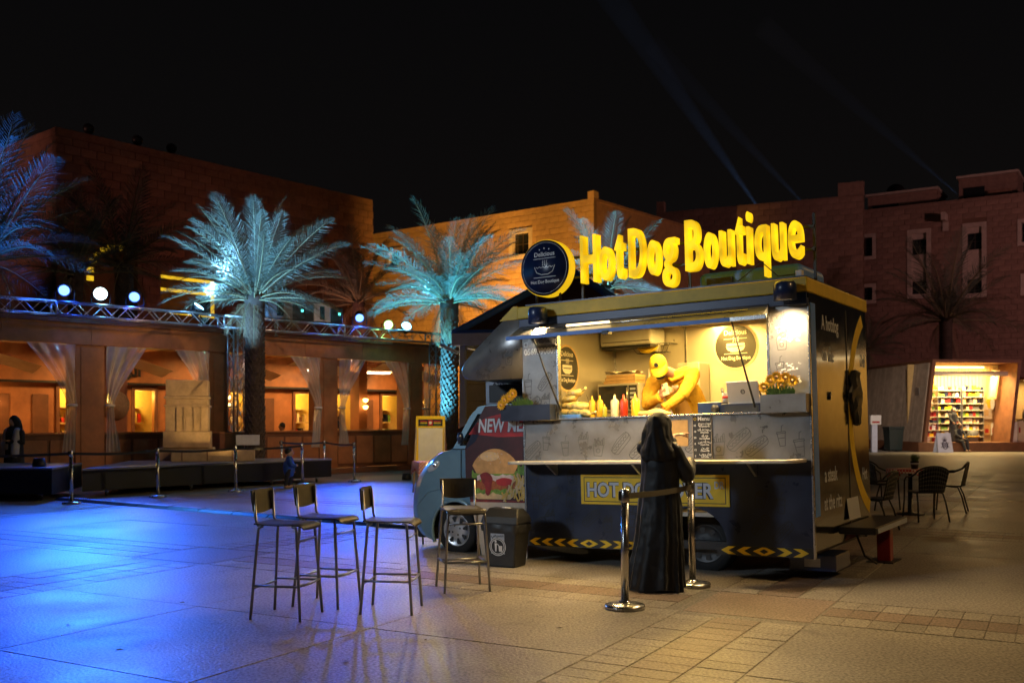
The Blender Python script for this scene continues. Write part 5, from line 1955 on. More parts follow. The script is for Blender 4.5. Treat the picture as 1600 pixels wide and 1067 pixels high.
part(MB().box(-.12, -.06, .05, .12, 2.876, 2.93), 'junction_box', 'white_paint', .006)
part(MB().tube([(-1.0, .10, 2.88), (-.7, .12, 2.90), (-.45, .08, 3.05), (-.3, .1, 2.9), (-.1, .08, 2.9)], .006, 5), 'loose_wire', 'black_metal')

# overcab alcove
pr = [(XL - .002, 2.062), (-3.86, 2.075), (-3.97, 2.10), (-4.025, 2.15), (-4.03, 2.21), (-3.98, 2.29), (-3.80, 2.45), (-3.55, 2.63), (-3.32, 2.78), (-3.21, 2.85), (XL - .002, 2.85)]
rg = []
for y, k, dx in ((-.01, .985, .10), (.01, .995, .05), (.06, 1.0, .015), (.2, 1.0, 0), (1.0, 1.0, -.03), (1.9, 1.0, 0), (2.09, 1.0, .015), (2.14, .995, .05), (2.16, .985, .10)):
    rg.append([(x + dx * max(0, min(1, (-x - 3.14) / .6)), y, 2.45 + (z - 2.45) * k) for x, z in pr])
part(MB().rings(rg), 'overcab', 'wrap_metal', .0)
st = part(MB().prism([(XL - .045, 2.716), (XL - .045, 2.862), (-3.235, 2.862), (-3.42, 2.716)], -.022, .0, 'y'), 'roof_stripe', 'yellow_paint')
doodles('doodle_print', -3.62, -3.14, 2.1, 2.45, .24, .15, -.0125, 'grey_print', seed=12, w=.006)
# cab
prof = [(-4.66, .22), (-4.88, .29), (-4.98, .46), (-5.00, .64), (-4.96, .86), (-4.87, 1.03), (-4.71, 1.17), (-4.50, 1.265), (-4.30, 1.30), (-4.20, 1.40), (-4.02, 1.62), (-3.90, 1.74), (-3.78, 1.795), (-3.16, 1.80)]


def cabpt(x, z, y, half=.82, yc=.89):
    s = (y - yc) / half
    w = max(0, min(1, (-x - 3.95) / .9))
    e_ = abs(s)
    dx = w * (.24 * e_ ** 6 + .05 * e_ ** 2)
    ins = .09 * max(0, z - 1.30) / .5 * s
    return (x + dx, y - ins, z)


def smooth_line(P, k=4):
    out = []
    for i in range(len(P) - 1):
        p0, p1_, p2_, p3_ = P[max(0, i - 1)], P[i], P[i + 1], P[min(len(P) - 1, i + 2)]
        for q in range(k):
            u = q / k
            out.append(tuple(.5 * ((2 * b) + (c - a) * u + (2 * a - 5 * b + 4 * c - d_) * u * u + (3 * b - a - 3 * c + d_) * u ** 3) for a, b, c, d_ in zip(p0, p1_, p2_, p3_)))
    return out + [P[-1]]


prof = smooth_line(prof)
ys_ = [.07, .078, .092, .115, .15, .20, .27, .4, .6, .89, 1.18, 1.38, 1.51, 1.58, 1.63, 1.665, 1.688, 1.702, 1.71]
body = MB()
cols = [[cabpt(x, z, y) for x, z in prof] for y in ys_]
n = len(prof)
vs = [p for c_ in cols for p in c_]
fs = []
mi = []
for i in range(len(ys_) - 1):
    for j in range(n - 1):
        fs.append((i * n + j, (i + 1) * n + j, (i + 1) * n + j + 1, i * n + j + 1))
for f in fs:
    j = f[0] % n
    i = f[0] // n
    glass = 37 <= j <= 44 and 4 <= i <= 13
    body.add([vs[q] for q in f], [(0, 1, 2, 3)], 1 if glass else 0, True)
bo_ = body.build('cab_body', ['car_blue', 'dark_glass'], truck)
wc = (-4.15, .365)
wr = .345
for y in (.07, 1.71):
    lowp = [cabpt(x, z, y) for x, z in prof[:33]]
    low2 = [(p[0], p[2]) for p in lowp]
    arc = [(wc[0] + wr * math.cos(a), max(.22, wc[1] + wr * math.sin(a))) for a in [PI * 1.14 - PI * 1.28 * k / 18 for k in range(19)]]
    poly = low2 + [(-3.16, 1.30), (-3.16, .22)] + arc[::-1]
    MB().add([(p[0], y, p[1]) for p in poly], [tuple(range(len(poly)))] if y > 1 else [tuple(range(len(poly)))[::-1]]).build('side_panel', 'car_blue', truck)
    up = [cabpt(x, z, y) for x, z in prof[32:]]
    MB().add(up + [cabpt(-3.16, 1.30, y)], [tuple(range(len(up) + 1))]).build('cab_upper_side', 'car_blue', truck)
MB().add([(p[0], p[1] - .002, p[2]) for p in [cabpt(-4.14, 1.34, .07), cabpt(-3.2, 1.34, .07), cabpt(-3.2, 1.72, .07), cabpt(-3.86, 1.70, .07)]], [(0, 1, 2, 3)]).build('side_window', 'dark_glass', truck)
part(MB().tube([(x, .066, z) for x, z in arc], .022, 8), 'wheel_arch_lip', 'car_blue')
part(MB().tube([cabpt(-4.30, 1.30, .072), (-4.14, .064, 1.30), (-3.9, .063, 1.30)], .006, 6), 'door_seam', 'black_metal')
part(MB().tube([(-4.05, .064, 1.29), (-4.06, .064, 1.0), (-4.0, .064, .75)], .004, 5), 'door_seam', 'black_metal')
part(MB().ball((-4.46, .070, 1.10), (.105, .018, .042), 18, 12, rot=Euler((0, R(-32), 0))), 'headlight', 'lens')
part(MB().ball((-4.43, .055, 1.115), (.028, .010, .026), 12, 8), 'headlight_lamp', 'chrome')
part(MB().tube([(-4.74, .0695, .62), (-4.55, .066, .80), (-4.3, .065, .86), (-4.1, .065, .84)], .005, 5), 'fender_crease', 'car_blue')
part(MB().ball((-3.99, -.03, 1.43), (.035, .05, .065), 12, 8), 'wing_mirror', 'navy_paint')
part(MB().box(-4.03, -3.95, -.02, .08, 1.36, 1.40), 'mirror_stalk', 'black_metal')
part(MB().box(-4.87, -4.75, .25, 1.5, .24, .36), 'grille', 'black_plastic', .02)
part(MB().tube([(-4.93, .5, .5), (-4.95, .45, .35), (-4.9, .4, .1), (-4.95, .3, .02)], .012, 6), 'bumper_cable', 'black_metal')


def wheel(x, y, z, r, nm, rim='rim'):
    t_ = part(MB().lathe([(r * .66, -.095), (r * .92, -.10), (r, -.07), (r, .07), (r * .92, .10), (r * .66, .09)], (x, y, z), n=36, axis='y', cap=False), 'wheel', 'tyre')
    rm = MB().lathe([(r * .66, -.02), (r * .67, -.085), (r * .63, -.09), (r * .58, -.075), (r * .30, -.088), (r * .12, -.092), (.005, -.092)], (x, y, z), n=36, axis='y').build('rim', rim, t_)
    mb = MB()
    for k in range(8):
        a = 2 * PI * k / 8 + .2
        p_ = []
        for (rr, da) in ((.33, -.10), (.54, -.20), (.57, 0), (.54, .20), (.33, .10)):
            p_.append((x + r * rr * math.cos(a + da), z + r * rr * math.sin(a + da)))
        mb.flat(p_, y - .0905, 'y')
    for k in range(4):
        a = 2 * PI * k / 4 + .4
        mb.flat(circ(x + r * .2 * math.cos(a), z + r * .2 * math.sin(a), .012, 8), y - .0935, 'y')
    mb.build('rim_slots', 'black_metal', t_)


wheel(-4.15, .165, .365, .285, 'front')
wheel(-1.20, .42, .30, .30, 'rear', 'black_plastic')  # rear rim coloured black to carry the shade under the truck
part(MB().box(-1.58, -.82, .56, .60, .24, .70), 'wheel_housing', 'black_metal')
part(MB().box(-4.55, -3.75, .30, .34, .22, .75), 'wheel_housing', 'black_metal')
# air conditioner unit on the cab roof
ac = part(MB().box(-4.02, -3.20, .62, 1.0, 1.84, 2.05), 'roof_tray', 'black_metal')
cu = part(MB().box(-4.30, -3.86, .95, 1.28, 1.83, 2.14), 'condenser_unit', 'fan_grey', .012)
mb = MB()
for k in range(7):
    mb.ribbon(circ(-4.08, 1.985, .02 + .02 * k, 24), .004, .943, 'y', True)
for k in range(16):
    a = 2 * PI * k / 16
    mb.ribbon([(-4.08 + .02 * math.cos(a), 1.985 + .02 * math.sin(a)), (-4.08 + .14 * math.cos(a + .5), 1.985 + .14 * math.sin(a + .5))], .004, .942, 'y')
mb.build('fan_grille', 'white_paint', cu)
MB().lathe([(.142, 0), (.142, .004)], (-4.08, .944, 1.985), n=30, axis='y').build('fan_opening', 'navy_print', cu)
# banner with burger print
bp = [(-3.67, 1.78), (-3.78, 1.62), (-3.96, 1.31), (-3.96, .95), (-3.90, .70), (-3.82, .40), (-3.74, .03), (-3.15, .02), (-3.15, 1.79)]
bn = part(MB().prism(bp, .018, .022, 'y'), 'banner', 'maroon_print')
prt = MB()
rr0 = random.Random(55)


def pz(pts, k, mi):
    prt.flat(pts, .0175 - .0006 * k, 'y', mi)


pm_ = ['cream_print', 'red_print', 'bun_print', 'bun_light', 'lettuce_print', 'patty_print', 'sauce_print', 'fries_print', 'onion_print', 'navy_print', 'wood_dark']
pz([(-3.905, .70), (-3.82, .40), (-3.745, .035), (-3.152, .025), (-3.152, .70)], 1, 0)
pz([(-3.90, 1.47), (-3.80, 1.585), (-3.66, 1.65), (-3.45, 1.69), (-3.152, 1.71), (-3.152, 1.43), (-3.5, 1.43), (-3.75, 1.46)], 1, 1)
pz([(-3.95, 1.30), (-3.80, 1.60), (-3.72, 1.52), (-3.82, 1.38)], 1, 9)
pz([(-3.905, .70), (-3.9, .725), (-3.152, .725), (-3.152, .70)], 2, 6)
bun = [(-3.86 + .62 * t_, 1.06 + .24 * math.sin(PI * (t_ * .96 + .02)) ** .55) for t_ in [k / 20 for k in range(21)]]
pz(bun + [(-3.3, 1.02), (-3.80, 1.02)], 6, 2)
pz(circ(-3.62, 1.215, .13, 24, ry=.052), 7, 3)
for k in range(26):
    a_, q_ = rr0.uniform(0, 6.28), rr0.uniform(.1, 1)
    pz(circ(-3.57 + .24 * q_ * math.cos(a_), 1.20 + .07 * q_ * math.sin(a_), .007, 6, ry=.004), 7.6 + k * .02, 8)
rr = random.Random(2)
let = [(-3.87 + .66 * k / 44, 1.035 + .012 * math.sin(k * 1.3) + rr.uniform(-.008, .02)) for k in range(45)] + [(-3.21 - .66 * k / 44, .96 + .022 * math.sin(k * 1.15) + rr.uniform(-.025, .012)) for k in range(45)]
pz(let, 5, 4)
pz([(-3.80 + .5 * k / 10, 1.0 + rr.uniform(-.01, .02)) for k in range(11)] + [(-3.3 - .5 * k / 10, .955 + rr.uniform(-.02, .01)) for k in range(11)], 6, 8)
pat = [(-3.90 + .64 * k / 40, .955 + .008 * math.sin(k * .9) + rr.uniform(-.008, .008)) for k in range(41)] + [(-3.26 - .64 * k / 40, .845 + .01 * math.sin(k * .8) + rr.uniform(-.008, .008)) for k in range(41)]
pz(pat, 4, 5)
pz([(-3.92 + .66 * k / 16, .86 + rr.uniform(-.01, .03)) for k in range(17)] + [(-3.26 - .66 * k / 16, .80 + rr.uniform(-.02, .02)) for k in range(17)], 3, 4)
pz([(-3.88, .85), (-3.30, .85), (-3.31, .77), (-3.36, .735), (-3.80, .735), (-3.86, .78)], 2.5, 3)
pz(smooth_line([(-3.76, 1.01), (-3.70, 1.035), (-3.64, 1.03), (-3.585, .97), (-3.60, .90), (-3.615, .82), (-3.65, .775), (-3.685, .80), (-3.69, .88), (-3.73, .93), (-3.76, 1.01)]), 7.9, 6)
pz(smooth_line([(-3.54, .95), (-3.45, .975), (-3.34, .96), (-3.32, .91), (-3.42, .885), (-3.52, .90), (-3.54, .95)]), 7.7, 1)
for k in range(90):
    x = rr.uniform(-3.46, -3.16)
    z = rr.uniform(.74, 1.0)
    if x - (-3.46) < (z - .74) * .75:
        continue
    a = rr.uniform(.5, 2.2)
    L_, w_ = rr.uniform(.06, .12), .0095
    c_, s_ = math.cos(a), math.sin(a)
    q_ = [(x - c_ * L_ / 2 - s_ * w_, z - s_ * L_ / 2 + c_ * w_), (x - c_ * L_ / 2 + s_ * w_, z - s_ * L_ / 2 - c_ * w_), (x + c_ * L_ / 2 + s_ * w_, z + s_ * L_ / 2 - c_ * w_), (x + c_ * L_ / 2 - s_ * w_, z + s_ * L_ / 2 + c_ * w_)]
    pz([(min(a_, -3.152), b_) for a_, b_ in q_], 8 + k * .1, 7 if rr.random() < .7 else 3)
pz([(-3.25 + .09 * k / 8, 1.12 + rr.uniform(-.03, .03)) for k in range(9)] + [(-3.155, 1.0), (-3.25, 1.02)], 7, 4)
pb = prt.build('burger_print', pm_, bn)
text('banner_text_shadow', 'NEW MEAL', .21, 'navy_print', bn, (-3.775, .0158, 1.49), FRONT, .0003, .012, 'LEFT', .73, .16)
text('banner_text', 'NEW MEAL', .21, 'silver_print', bn, (-3.775, .0146, 1.49), FRONT, .0003, .005, 'LEFT', .73, .16)

# ------------------------------------------------------------------ things in and on the truck


def in_truck(name, label, cat, x, y, z, group=None):
    return thing(name, label, cat, W(x, y, z), group=group, rot=TROT)


def bottle(x, y, h, r, mat, label):
    t = in_truck('sauce_bottle', label, 'bottle', x, y, 1.599, 'sauce bottles on the counter')
    MB().lathe([(r * .96, 0), (r, .01), (r, h * .70), (r * .9, h * .74)], n=16).build('body', mat, t)
    MB().lathe([(r * .93, h * .741), (r * .8, h * .78), (r * .35, h * .82), (r * .2, h * .98), (r * .1, h)], n=14).build('nozzle', mat, t)


bottle(-2.37, .15, .25, .036, 'mustard', 'mustard squeeze bottle nearest the buns')
bottle(-2.288, .17, .25, .036, 'mustard', 'mustard squeeze bottle between its twin and the small green one')
bottle(-2.212, .13, .155, .026, 'relish', 'small green relish squeeze bottle')
bottle(-2.10, .15, .25, .044, 'mayo', 'pale mayonnaise squeeze bottle')
bottle(-2.00, .16, .25, .042, 'ketchup', 'red ketchup squeeze bottle')
bottle(-1.86, .15, .25, .044, 'mustard', 'pale yellow squeeze bottle nearest the bread')
tr = in_truck('bun_tray', 'blue tray under the heap of bagged buns', 'tray', -2.60, .16, 1.599)
MB().box(-.17, .12, -.10, .14, .0, .055).build('body', 'blue_paint', tr, .01)
rr = random.Random(17)
k = 0
names = ['lowest left', 'lowest middle', 'lowest right', 'second layer left', 'second layer right', 'upper left', 'topmost']
for (x, z) in ((-.12, .075), (.0, .08), (.13, .07), (-.07, .155), (.07, .15), (-.06, .225), (.0, .28)):
    o = in_truck('bun_bag', 'clear bag of yellow buns on the counter heap, ' + names[k], 'bun bag', -2.60 + x, .17, 1.599 + z, 'bags of buns on the counter')
    mb = MB()
    rg = []
    for i in range(9):
        u = -1 + 2 * i / 8
        rad = .055 * math.sqrt(max(.02, 1 - u * u * .92))
        rg.append([(.115 * u + rr.uniform(-.006, .006), rad * 1.5 * math.cos(a) + rr.uniform(-.008, .008), rad * .85 * math.sin(a) + rr.uniform(-.008, .008)) for a in [2 * PI * q / 12 for q in range(12)]])
    mb.rings(rg)
    mb.build('bag', 'bag_clear', o)
    MB().tube([(.10, 0, 0), (.14, .01, .02), (.155, .03, .03)], [.02, .012, .02], 7).build('knot', 'bag_clear', o)
    o.rotation_euler = (TROT[0] + rr.uniform(-.2, .2), TROT[1] + rr.uniform(-.25, .25), TROT[2] + rr.uniform(-.5, .5))
    k += 1
t = in_truck('flat_bread', 'folded brown bread in paper lying before the vendor', 'bread', -1.70, .2, 1.60)
mb = MB()
rg = []
for i in range(11):
    u = -1 + 2 * i / 10
    rad = math.sqrt(max(.02, 1 - u * u))
    rg.append([(.22 * u, .09 * rad * math.cos(a), .035 + .045 * rad * math.sin(a) * (1 + .3 * math.sin(u * 5))) for a in [2 * PI * q / 12 for q in range(12)]])
mb.rings(rg)
mb.build('loaf', 'bread', t)
MB().add([(-.24, -.11, .004), (.25, -.10, .004), (.26, .11, .006), (-.2, .12, .004)], [(0, 1, 2, 3)]).build('paper', 'paper_kraft', t)
# microwave with cartons
bt = in_truck('back_bench', 'steel work bench along the rear wall inside the truck', 'bench', -1.5, 1.6, .64)
MB().box(-1.48, 1.42, -.30, .32, 1.0, 1.04).build('top', 'steel', bt, .004)
MB().box(-1.46, 1.40, -.27, .30, .02, .99).build('body', 'stainless', bt)
t = in_truck('microwave_oven', 'black fronted microwave oven on the rear bench', 'microwave', -2.62, 1.45, 1.682)
MB().box(-.27, .27, -.20, .22, .012, .34).build('case', 'stainless', t, .008)
MB().box(-.25, .13, -.212, -.201, .035, .315).build('door', 'dark_glass', t)
MB().box(.145, .25, -.212, -.201, .035, .315).build('control_panel', 'black_plastic', t)
for k in range(5):
    MB().box(.165, .235, -.2165, -.2125, .06 + k * .05, .085 + k * .05).build('button', 'fan_grey', t)
MB().tube([(.135, -.235, .06), (.135, -.235, .29)], .008, 6).build('handle', 'steel', t)
for k in range(3):
    o = in_truck('food_carton', ['brown food carton lying on the microwave, lowest', 'brown food carton on the microwave, middle one', 'brown food carton on the microwave under the paper'][k], 'carton', -2.62, 1.45, 2.025 + k * .036, 'cartons on the microwave')
    MB().box(-.22 + .02 * k, .2, -.14, .14, 0, .034).build('box', 'paper_kraft', o, .004)
o = in_truck('crumpled_paper', 'crumpled pale paper lying on top of the food cartons', 'paper', -2.62, 1.42, 2.135)
mb = MB()
vs = [(-.2 + .08 * i, -.12 + .06 * j, .012 + rr.uniform(-.006, .03)) for j in range(5) for i in range(6)]
mb.add(vs, [(j * 6 + i, j * 6 + i + 1, (j + 1) * 6 + i + 1, (j + 1) * 6 + i) for j in range(4) for i in range(5)])
mb.build('sheet', 'paper_white', o)
o = in_truck('paper_roll', 'white kitchen paper roll standing right of the microwave', 'paper roll', -2.24, 1.42, 1.682)
MB().lathe([(.02, 0), (.062, .001), (.062, .5), (.02, .501)], n=18).build('roll', 'paper_white', o)
# wire basket with bananas
t = in_truck('wire_basket', 'black wire wall basket above the vendor', 'basket', -2.40, 1.80, 2.40)
mb = MB()
for z, a, b in ((0, .19, .07), (.10, .26, .11)):
    mb.tube([(-a, -b, z), (a, -b, z), (a, b, z), (-a, b, z), (-a, -b, z)], .005, 5)
for k in range(9):
    u = -1 + .25 * k
    mb.tube([(.19 * u, -.07, 0), (.26 * u, -.11, .10)], .003, 4)
    mb.tube([(.19 * u, .07, 0), (.19 * u, -.07, 0)], .003, 4)
mb.build('wire', 'black_metal', t)
for k in range(3):
    o = in_truck('banana', ['upper', 'middle', 'lower'][k] + ' yellow banana in the wall wire basket', 'banana', -2.47 + .02 * k, 1.70, 2.45 - .03 * k + .02, 'bananas in the basket')
    MB().tube([(-.14, 0, .045), (-.07, 0, .008), (.02, 0, 0), (.10, 0, .03), (.13, 0, .06)], [.008, .021, .023, .018, .006], 8).build('fruit', 'banana', o)
o = in_truck('goods_jar', 'small pale packet standing in the wall wire basket', 'jar', -2.36, 1.78, 2.41)
MB().lathe([(.05, 0), (.05, .14), (.04, .16), (.042, .19)], n=12).build('jar', 'paper_white', o)
# split air conditioner
t = in_truck('wall_air_conditioner', 'white split air conditioner at the ceiling corner in the truck', 'air conditioner', -2.75, 1.70, 2.43)
MB().prism([(-.13, .0), (.10, -.02), (.22, .05), (.22, .26), (-.13, .26)], -.24, .62, 'x').build('case', 'white_paint', t) if False else MB().box(-.24, .45, -.18, .22, .06, .26).build('case', 'white_paint', t, .03, 3)
MB().box(-.22, .43, -.17, .1, .03, .059).build('outlet', 'black_plastic', t)
MB().box(-.2, .42, -.182, -.1805, .10, .11).build('seam', 'grey_print', t)
# extractor with slots behind the vendor
t = in_truck('slotted_cooker', 'steel slotted cooker top behind the vendor', 'cooker', -1.86, 1.72, 1.682)
MB().box(-.15, .12, -.12, .18, 0, .56).build('case', 'stainless', t, .01)
for k in range(3):
    for j in range(2):
        MB().box(-.12 + k * .075, -.065 + k * .075, -.124, -.1205, .46 + j * .04, .485 + j * .04).build('slot', 'bulb' if False else 'cream_print', t)
# POS box, laptop, cup, spatulas
t = in_truck('cash_drawer', 'black cash drawer under the laptop', 'cash drawer', -.68, .22, 1.599)
MB().box(-.22, .20, -.14, .22, 0, .105).build('case', 'navy_print', t, .006)
MB().box(-.18, .16, -.146, -.141, .02, .085).build('drawer', 'black_plastic', t)
t = in_truck('laptop', 'silver laptop seen from behind with round dark logo', 'laptop', -.70, .24, 1.705)
MB().box(-.16, .16, -.05, .19, 0, .014).build('keyboard_base', 'laptop', t, .004)
MB().add([(-.16, -.055, .012), (.16, -.055, .012), (.16, -.115, .215), (-.16, -.115, .215), (-.16, -.047, .014), (.16, -.047, .014), (.16, -.107, .217), (-.16, -.107, .217)],
         [(0, 1, 2, 3), (4, 7, 6, 5), (0, 4, 5, 1), (1, 5, 6, 2), (2, 6, 7, 3), (3, 7, 4, 0)]).build('lid', 'laptop', t, .003)


def onlid(x, z):
    return (x, -.0555 - (z - .012) * .0600 / .203 - .0015, z)


mb = MB()
for k in range(20):
    a, b = 2 * PI * k / 20, 2 * PI * (k + 1) / 20
    mb.add([onlid(0, .115), onlid(.024 * math.cos(a), .115 + .024 * math.sin(a)), onlid(.024 * math.cos(b), .115 + .024 * math.sin(b))], [(0, 1, 2)])
lg = mb.build('logo', 'grey_print', t)
mb = MB()
for (a, b, c, d) in (((-.010, .103), (-.006, .103), (.000, .133), (-.004, .133)), ((-.004, .103), (-.001, .103), (.002, .118), (-.001, .118)), ((.002, .095), (.005, .095), (.011, .122), (.008, .122)), ((.008, .108), (.012, .108), (.014, .122), (.010, .122))):
    mb.add([(lambda p: (p[0], p[1] - .001, p[2]))(onlid(*q)) for q in (a, b, c, d)], [(0, 1, 2, 3)])
mb.build('logo_letters', 'laptop', lg)
t = in_truck('order_terminal', 'dark blue order terminal box beside the vendor', 'terminal', -1.02, .22, 1.599)
MB().box(-.15, .10, -.08, .12, 0, .13).build('case', 'navy_paint', t, .008)
MB().lathe([(.04, -.02), (.04, .0), (.025, .001)], (.04, -.083, .065), n=16, axis='y').build('dial', 'black_metal', t)
t = in_truck('paper_cup', 'white paper cup with red mark beside the laptop', 'cup', -.93, .30, 1.73)
MB().lathe([(.030, 0), (.040, .09), (.041, .092), (.036, .09)], n=14).build('cup', 'paper_white', t)
MB().lathe([(.0345, .035), (.037, .06)], n=14).build('mark', 'red_print', t)
for k, (x, y, lx) in enumerate(((-1.02, .55, -.05), (-.62, .62, -.10))):
    t = in_truck('spatula', ['black handled spatula beside the order terminal', 'black handled spatula above the laptop'][k], 'spatula', x, y, 1.60)
    MB().tube([(0, 0, .02), (lx * .5, 0, .16)], .006, 6).build('shaft', 'steel', t)
    MB().tube([(lx * .5, 0, .16), (lx, 0, .32 if k else .28)], [.011, .014], 8).build('grip', 'black_plastic', t)
for k, (x0, x1, lab) in enumerate(((-3.36, -2.73, 'dark steel flower box at the left end of the serving window'), (-.43, .0, 'steel flower box at the right end of the serving window'))):
    t = in_truck('flower_box', lab, 'flower box', x0, -.13, 1.60, 'flower boxes at the serving window')
    w_ = x1 - x0
    b = MB()
    b.box(0, w_, 0, .008, 0, .17).box(0, w_, .112, .12, 0, .17).box(0, .008, .009, .111, 0, .17).box(w_ - .008, w_, .009, .111, 0, .17).box(.009, w_ - .009, .009, .111, 0, .10)
    b.build('box', 'wrap_dark' if k == 0 else 'wrap_metal', t)
    heads = [(-.005, .20, .32, .075), (.07, .05, .25, .06)] if False else None
    pts = [(.03, .0, .25), (.10, -.03, .30), (.16, -.02, .34), (.20, .03, .37)] if k == 0 else [(.03, .0, .24), (.10, -.02, .30), (.16, -.03, .33), (.24, -.01, .32), (.30, .0, .29), (.08, .02, .20), (.20, .0, .25)]
    if k == 0:
        pts = [(.02, -.05, .18), (.07, -.05, .235), (.13, -.04, .27), (.17, -.04, .30)]
    stem = MB()
    for (fx, fy, fz) in pts:
        stem.tube([(.2 if k == 0 else .15, .06, .1), (fx * .6 + .06, .03 + fy * .5, fz * .8), (fx, .05 + fy, fz)], .005, 5)
    stem.build('stems', 'leaf_green', t)
    for (fx, fy, fz) in pts:
        c = Vector((fx, .04 + fy, fz))
        mb = MB()
        for ring, (rad, tilt_, np_) in enumerate(((.062, .15, 14), (.045, .5, 11))):
            for i in range(np_):
                a = 2 * PI * i / np_ + ring * .2
                d_ = Vector((math.cos(a), -tilt_, math.sin(a)))
                s_ = Vector((-math.sin(a), 0, math.cos(a)))
                mb.add([c + d_ * .012, c + d_ * rad * .6 + s_ * .013, c + d_ * rad, c + d_ * rad * .6 - s_ * .013], [(0, 1, 2, 3)])
        fl = mb.build('flower_head', 'petal', t)
        MB().ball(c + Vector((0, -.012, 0)), (.018, .012, .018), 8, 6).build('disc', 'bun_print', fl)
    lv = MB()
    for i in range(9):
        x = (.06 if k else .14) + .03 * i
        lv.add([(x, .06, .12), (x + .025, .03, .20), (x + .005, .01, .25 + rr.uniform(-.04, .03)), (x - .02, .035, .2)], [(0, 1, 2, 3)])
    lv.build('leaves', 'leaf_green', t)
# ------------------------------------------------------------------ bar stools


def make_stool(label, loc, rz):
    """faces +x"""
    t = thing('bar_stool', label, 'bar stool', loc, rz, 'bar stools in front of the truck')
    zt = .70
    for sx, sy in ((-1, -1), (1, -1), (1, 1), (-1, 1)):
        top = (sx * .155, sy * .165, zt)
        foot = (sx * .205, sy * .205, .0)
        pts = [foot, (sx * .16, sy * .168, zt - .05), top, (sx * .12, sy * .165, zt + .012)]
        MB().tube(pts, .0115, 8).build('leg', 'stool_frame', t)
    for sy in (-1, 1):
        MB().tube([(-.15, sy * .155, zt - .01), (-.185, sy * .152, zt + .05), (-.20, sy * .15, zt + .27)], .010, 8).build('back_post', 'stool_frame', t)
        MB().tube([(-.187, sy * .191, .26), (.187, sy * .191, .26)], .009, 7).build('foot_rail', 'stool_frame', t)
    MB().tube([(.187, -.19, .265), (.195, 0, .262), (.187, .19, .265)], .010, 7).build('foot_rail', 'stool_frame', t)
    MB().tube([(-.187, -.19, .24), (-.187, .19, .24)], .009, 7).build('foot_rail', 'stool_frame', t)
    MB().tube([(.163, -.172, .60), (.163, .172, .60)], .009, 7).build('cross_rail', 'stool_frame', t)
    # moulded seat: flat with a rolled front edge
    n = 12
    rg = []
    secs = [(-.20, .0, .155), (-.195, .004, .17), (-.10, -.002, .182), (.02, -.004, .186), (.12, .0, .184), (.17, -.002, .18), (.20, -.014, .172), (.213, -.032, .155)]
    mb = MB()
    top, bot = [], []
    for (x, dz, hw) in secs:
        row_t, row_b = [], []
        for k in range(9):
            u = -1 + 2 * k / 8
            z = zt + .022 + dz + .006 * u * u
            row_t.append((x, hw * u, z + .010 * (1 - u ** 6)))
            row_b.append((x, hw * u, z - .008))
        top.append(row_t)
        bot.append(row_b)
    for i in range(len(secs) - 1):
        for k in range(8):
            mb.add([top[i][k], top[i + 1][k], top[i + 1][k + 1], top[i][k + 1]], [(0, 1, 2, 3)], 0, True)
            mb.add([bot[i][k], bot[i][k + 1], bot[i + 1][k + 1], bot[i + 1][k]], [(0, 1, 2, 3)], 0, True)
    for i in range(len(secs) - 1):
        mb.add([top[i][0], bot[i][0], bot[i + 1][0], top[i + 1][0]], [(0, 1, 2, 3)])
        mb.add([top[i][8], top[i + 1][8], bot[i + 1][8], bot[i][8]], [(0, 1, 2, 3)])
    for k in range(8):
        mb.add([top[0][k], top[0][k + 1], bot[0][k + 1], bot[0][k]], [(0, 1, 2, 3)])
        mb.add([top[-1][k], bot[-1][k], bot[-1][k + 1], top[-1][k + 1]], [(0, 1, 2, 3)])
    s_ = mb.build('seat', 'stool_seat', t)
    # curved back panel
    mb = MB()
    F, Bk = [], []
    for j in range(7):
        v = j / 6
        z = .80 + .185 * v
        rf_, rb_ = [], []
        for k in range(11):
            u = -1 + 2 * k / 10
            hw = .172 * (1 - .10 * (1 - v) ** 2)
            x = -.203 - .012 * v - .028 * (1 - u * u)
            zz = z - (.02 * (u * u) * (-1 if v < .5 else 0)) * (1 - v) * 1.2
            rf_.append((x + .007, hw * u, zz))
            rb_.append((x - .007, hw * u, zz))
        F.append(rf_)
        Bk.append(rb_)
    for j in range(6):
        for k in range(10):
            mb.add([F[j][k], F[j][k + 1], F[j + 1][k + 1], F[j + 1][k]], [(0, 1, 2, 3)], 0, True)
            mb.add([Bk[j][k], Bk[j + 1][k], Bk[j + 1][k + 1], Bk[j][k + 1]], [(0, 1, 2, 3)], 0, True)
    for j in range(6):
        mb.add([F[j][0], F[j + 1][0], Bk[j + 1][0], Bk[j][0]], [(0, 1, 2, 3)])
        mb.add([F[j][10], Bk[j][10], Bk[j + 1][10], F[j + 1][10]], [(0, 1, 2, 3)])
    for k in range(10):
        mb.add([F[6][k], F[6][k + 1], Bk[6][k + 1], Bk[6][k]], [(0, 1, 2, 3)])
        mb.add([F[0][k], Bk[0][k], Bk[0][k + 1], F[0][k + 1]], [(0, 1, 2, 3)])
    mb.build('backrest', 'stool_seat', t)
    return t


s0 = make_stool('leftmost bar stool, nearest the viewer', (-1.754, 7.76, 0), math.atan2(-.22, .96))
dup(s0, (-1.535, 8.27, 0), math.atan2(-.30, .95), 'bar stool just behind the leftmost one')
dup(s0, (-.965, 7.99, 0), math.atan2(-.10, .995), 'bar stool standing alone, third from the left')
dup(s0, (-.445, 9.0, 0), math.atan2(-.96, .25), 'bar stool facing the viewer in front of the car wheel')

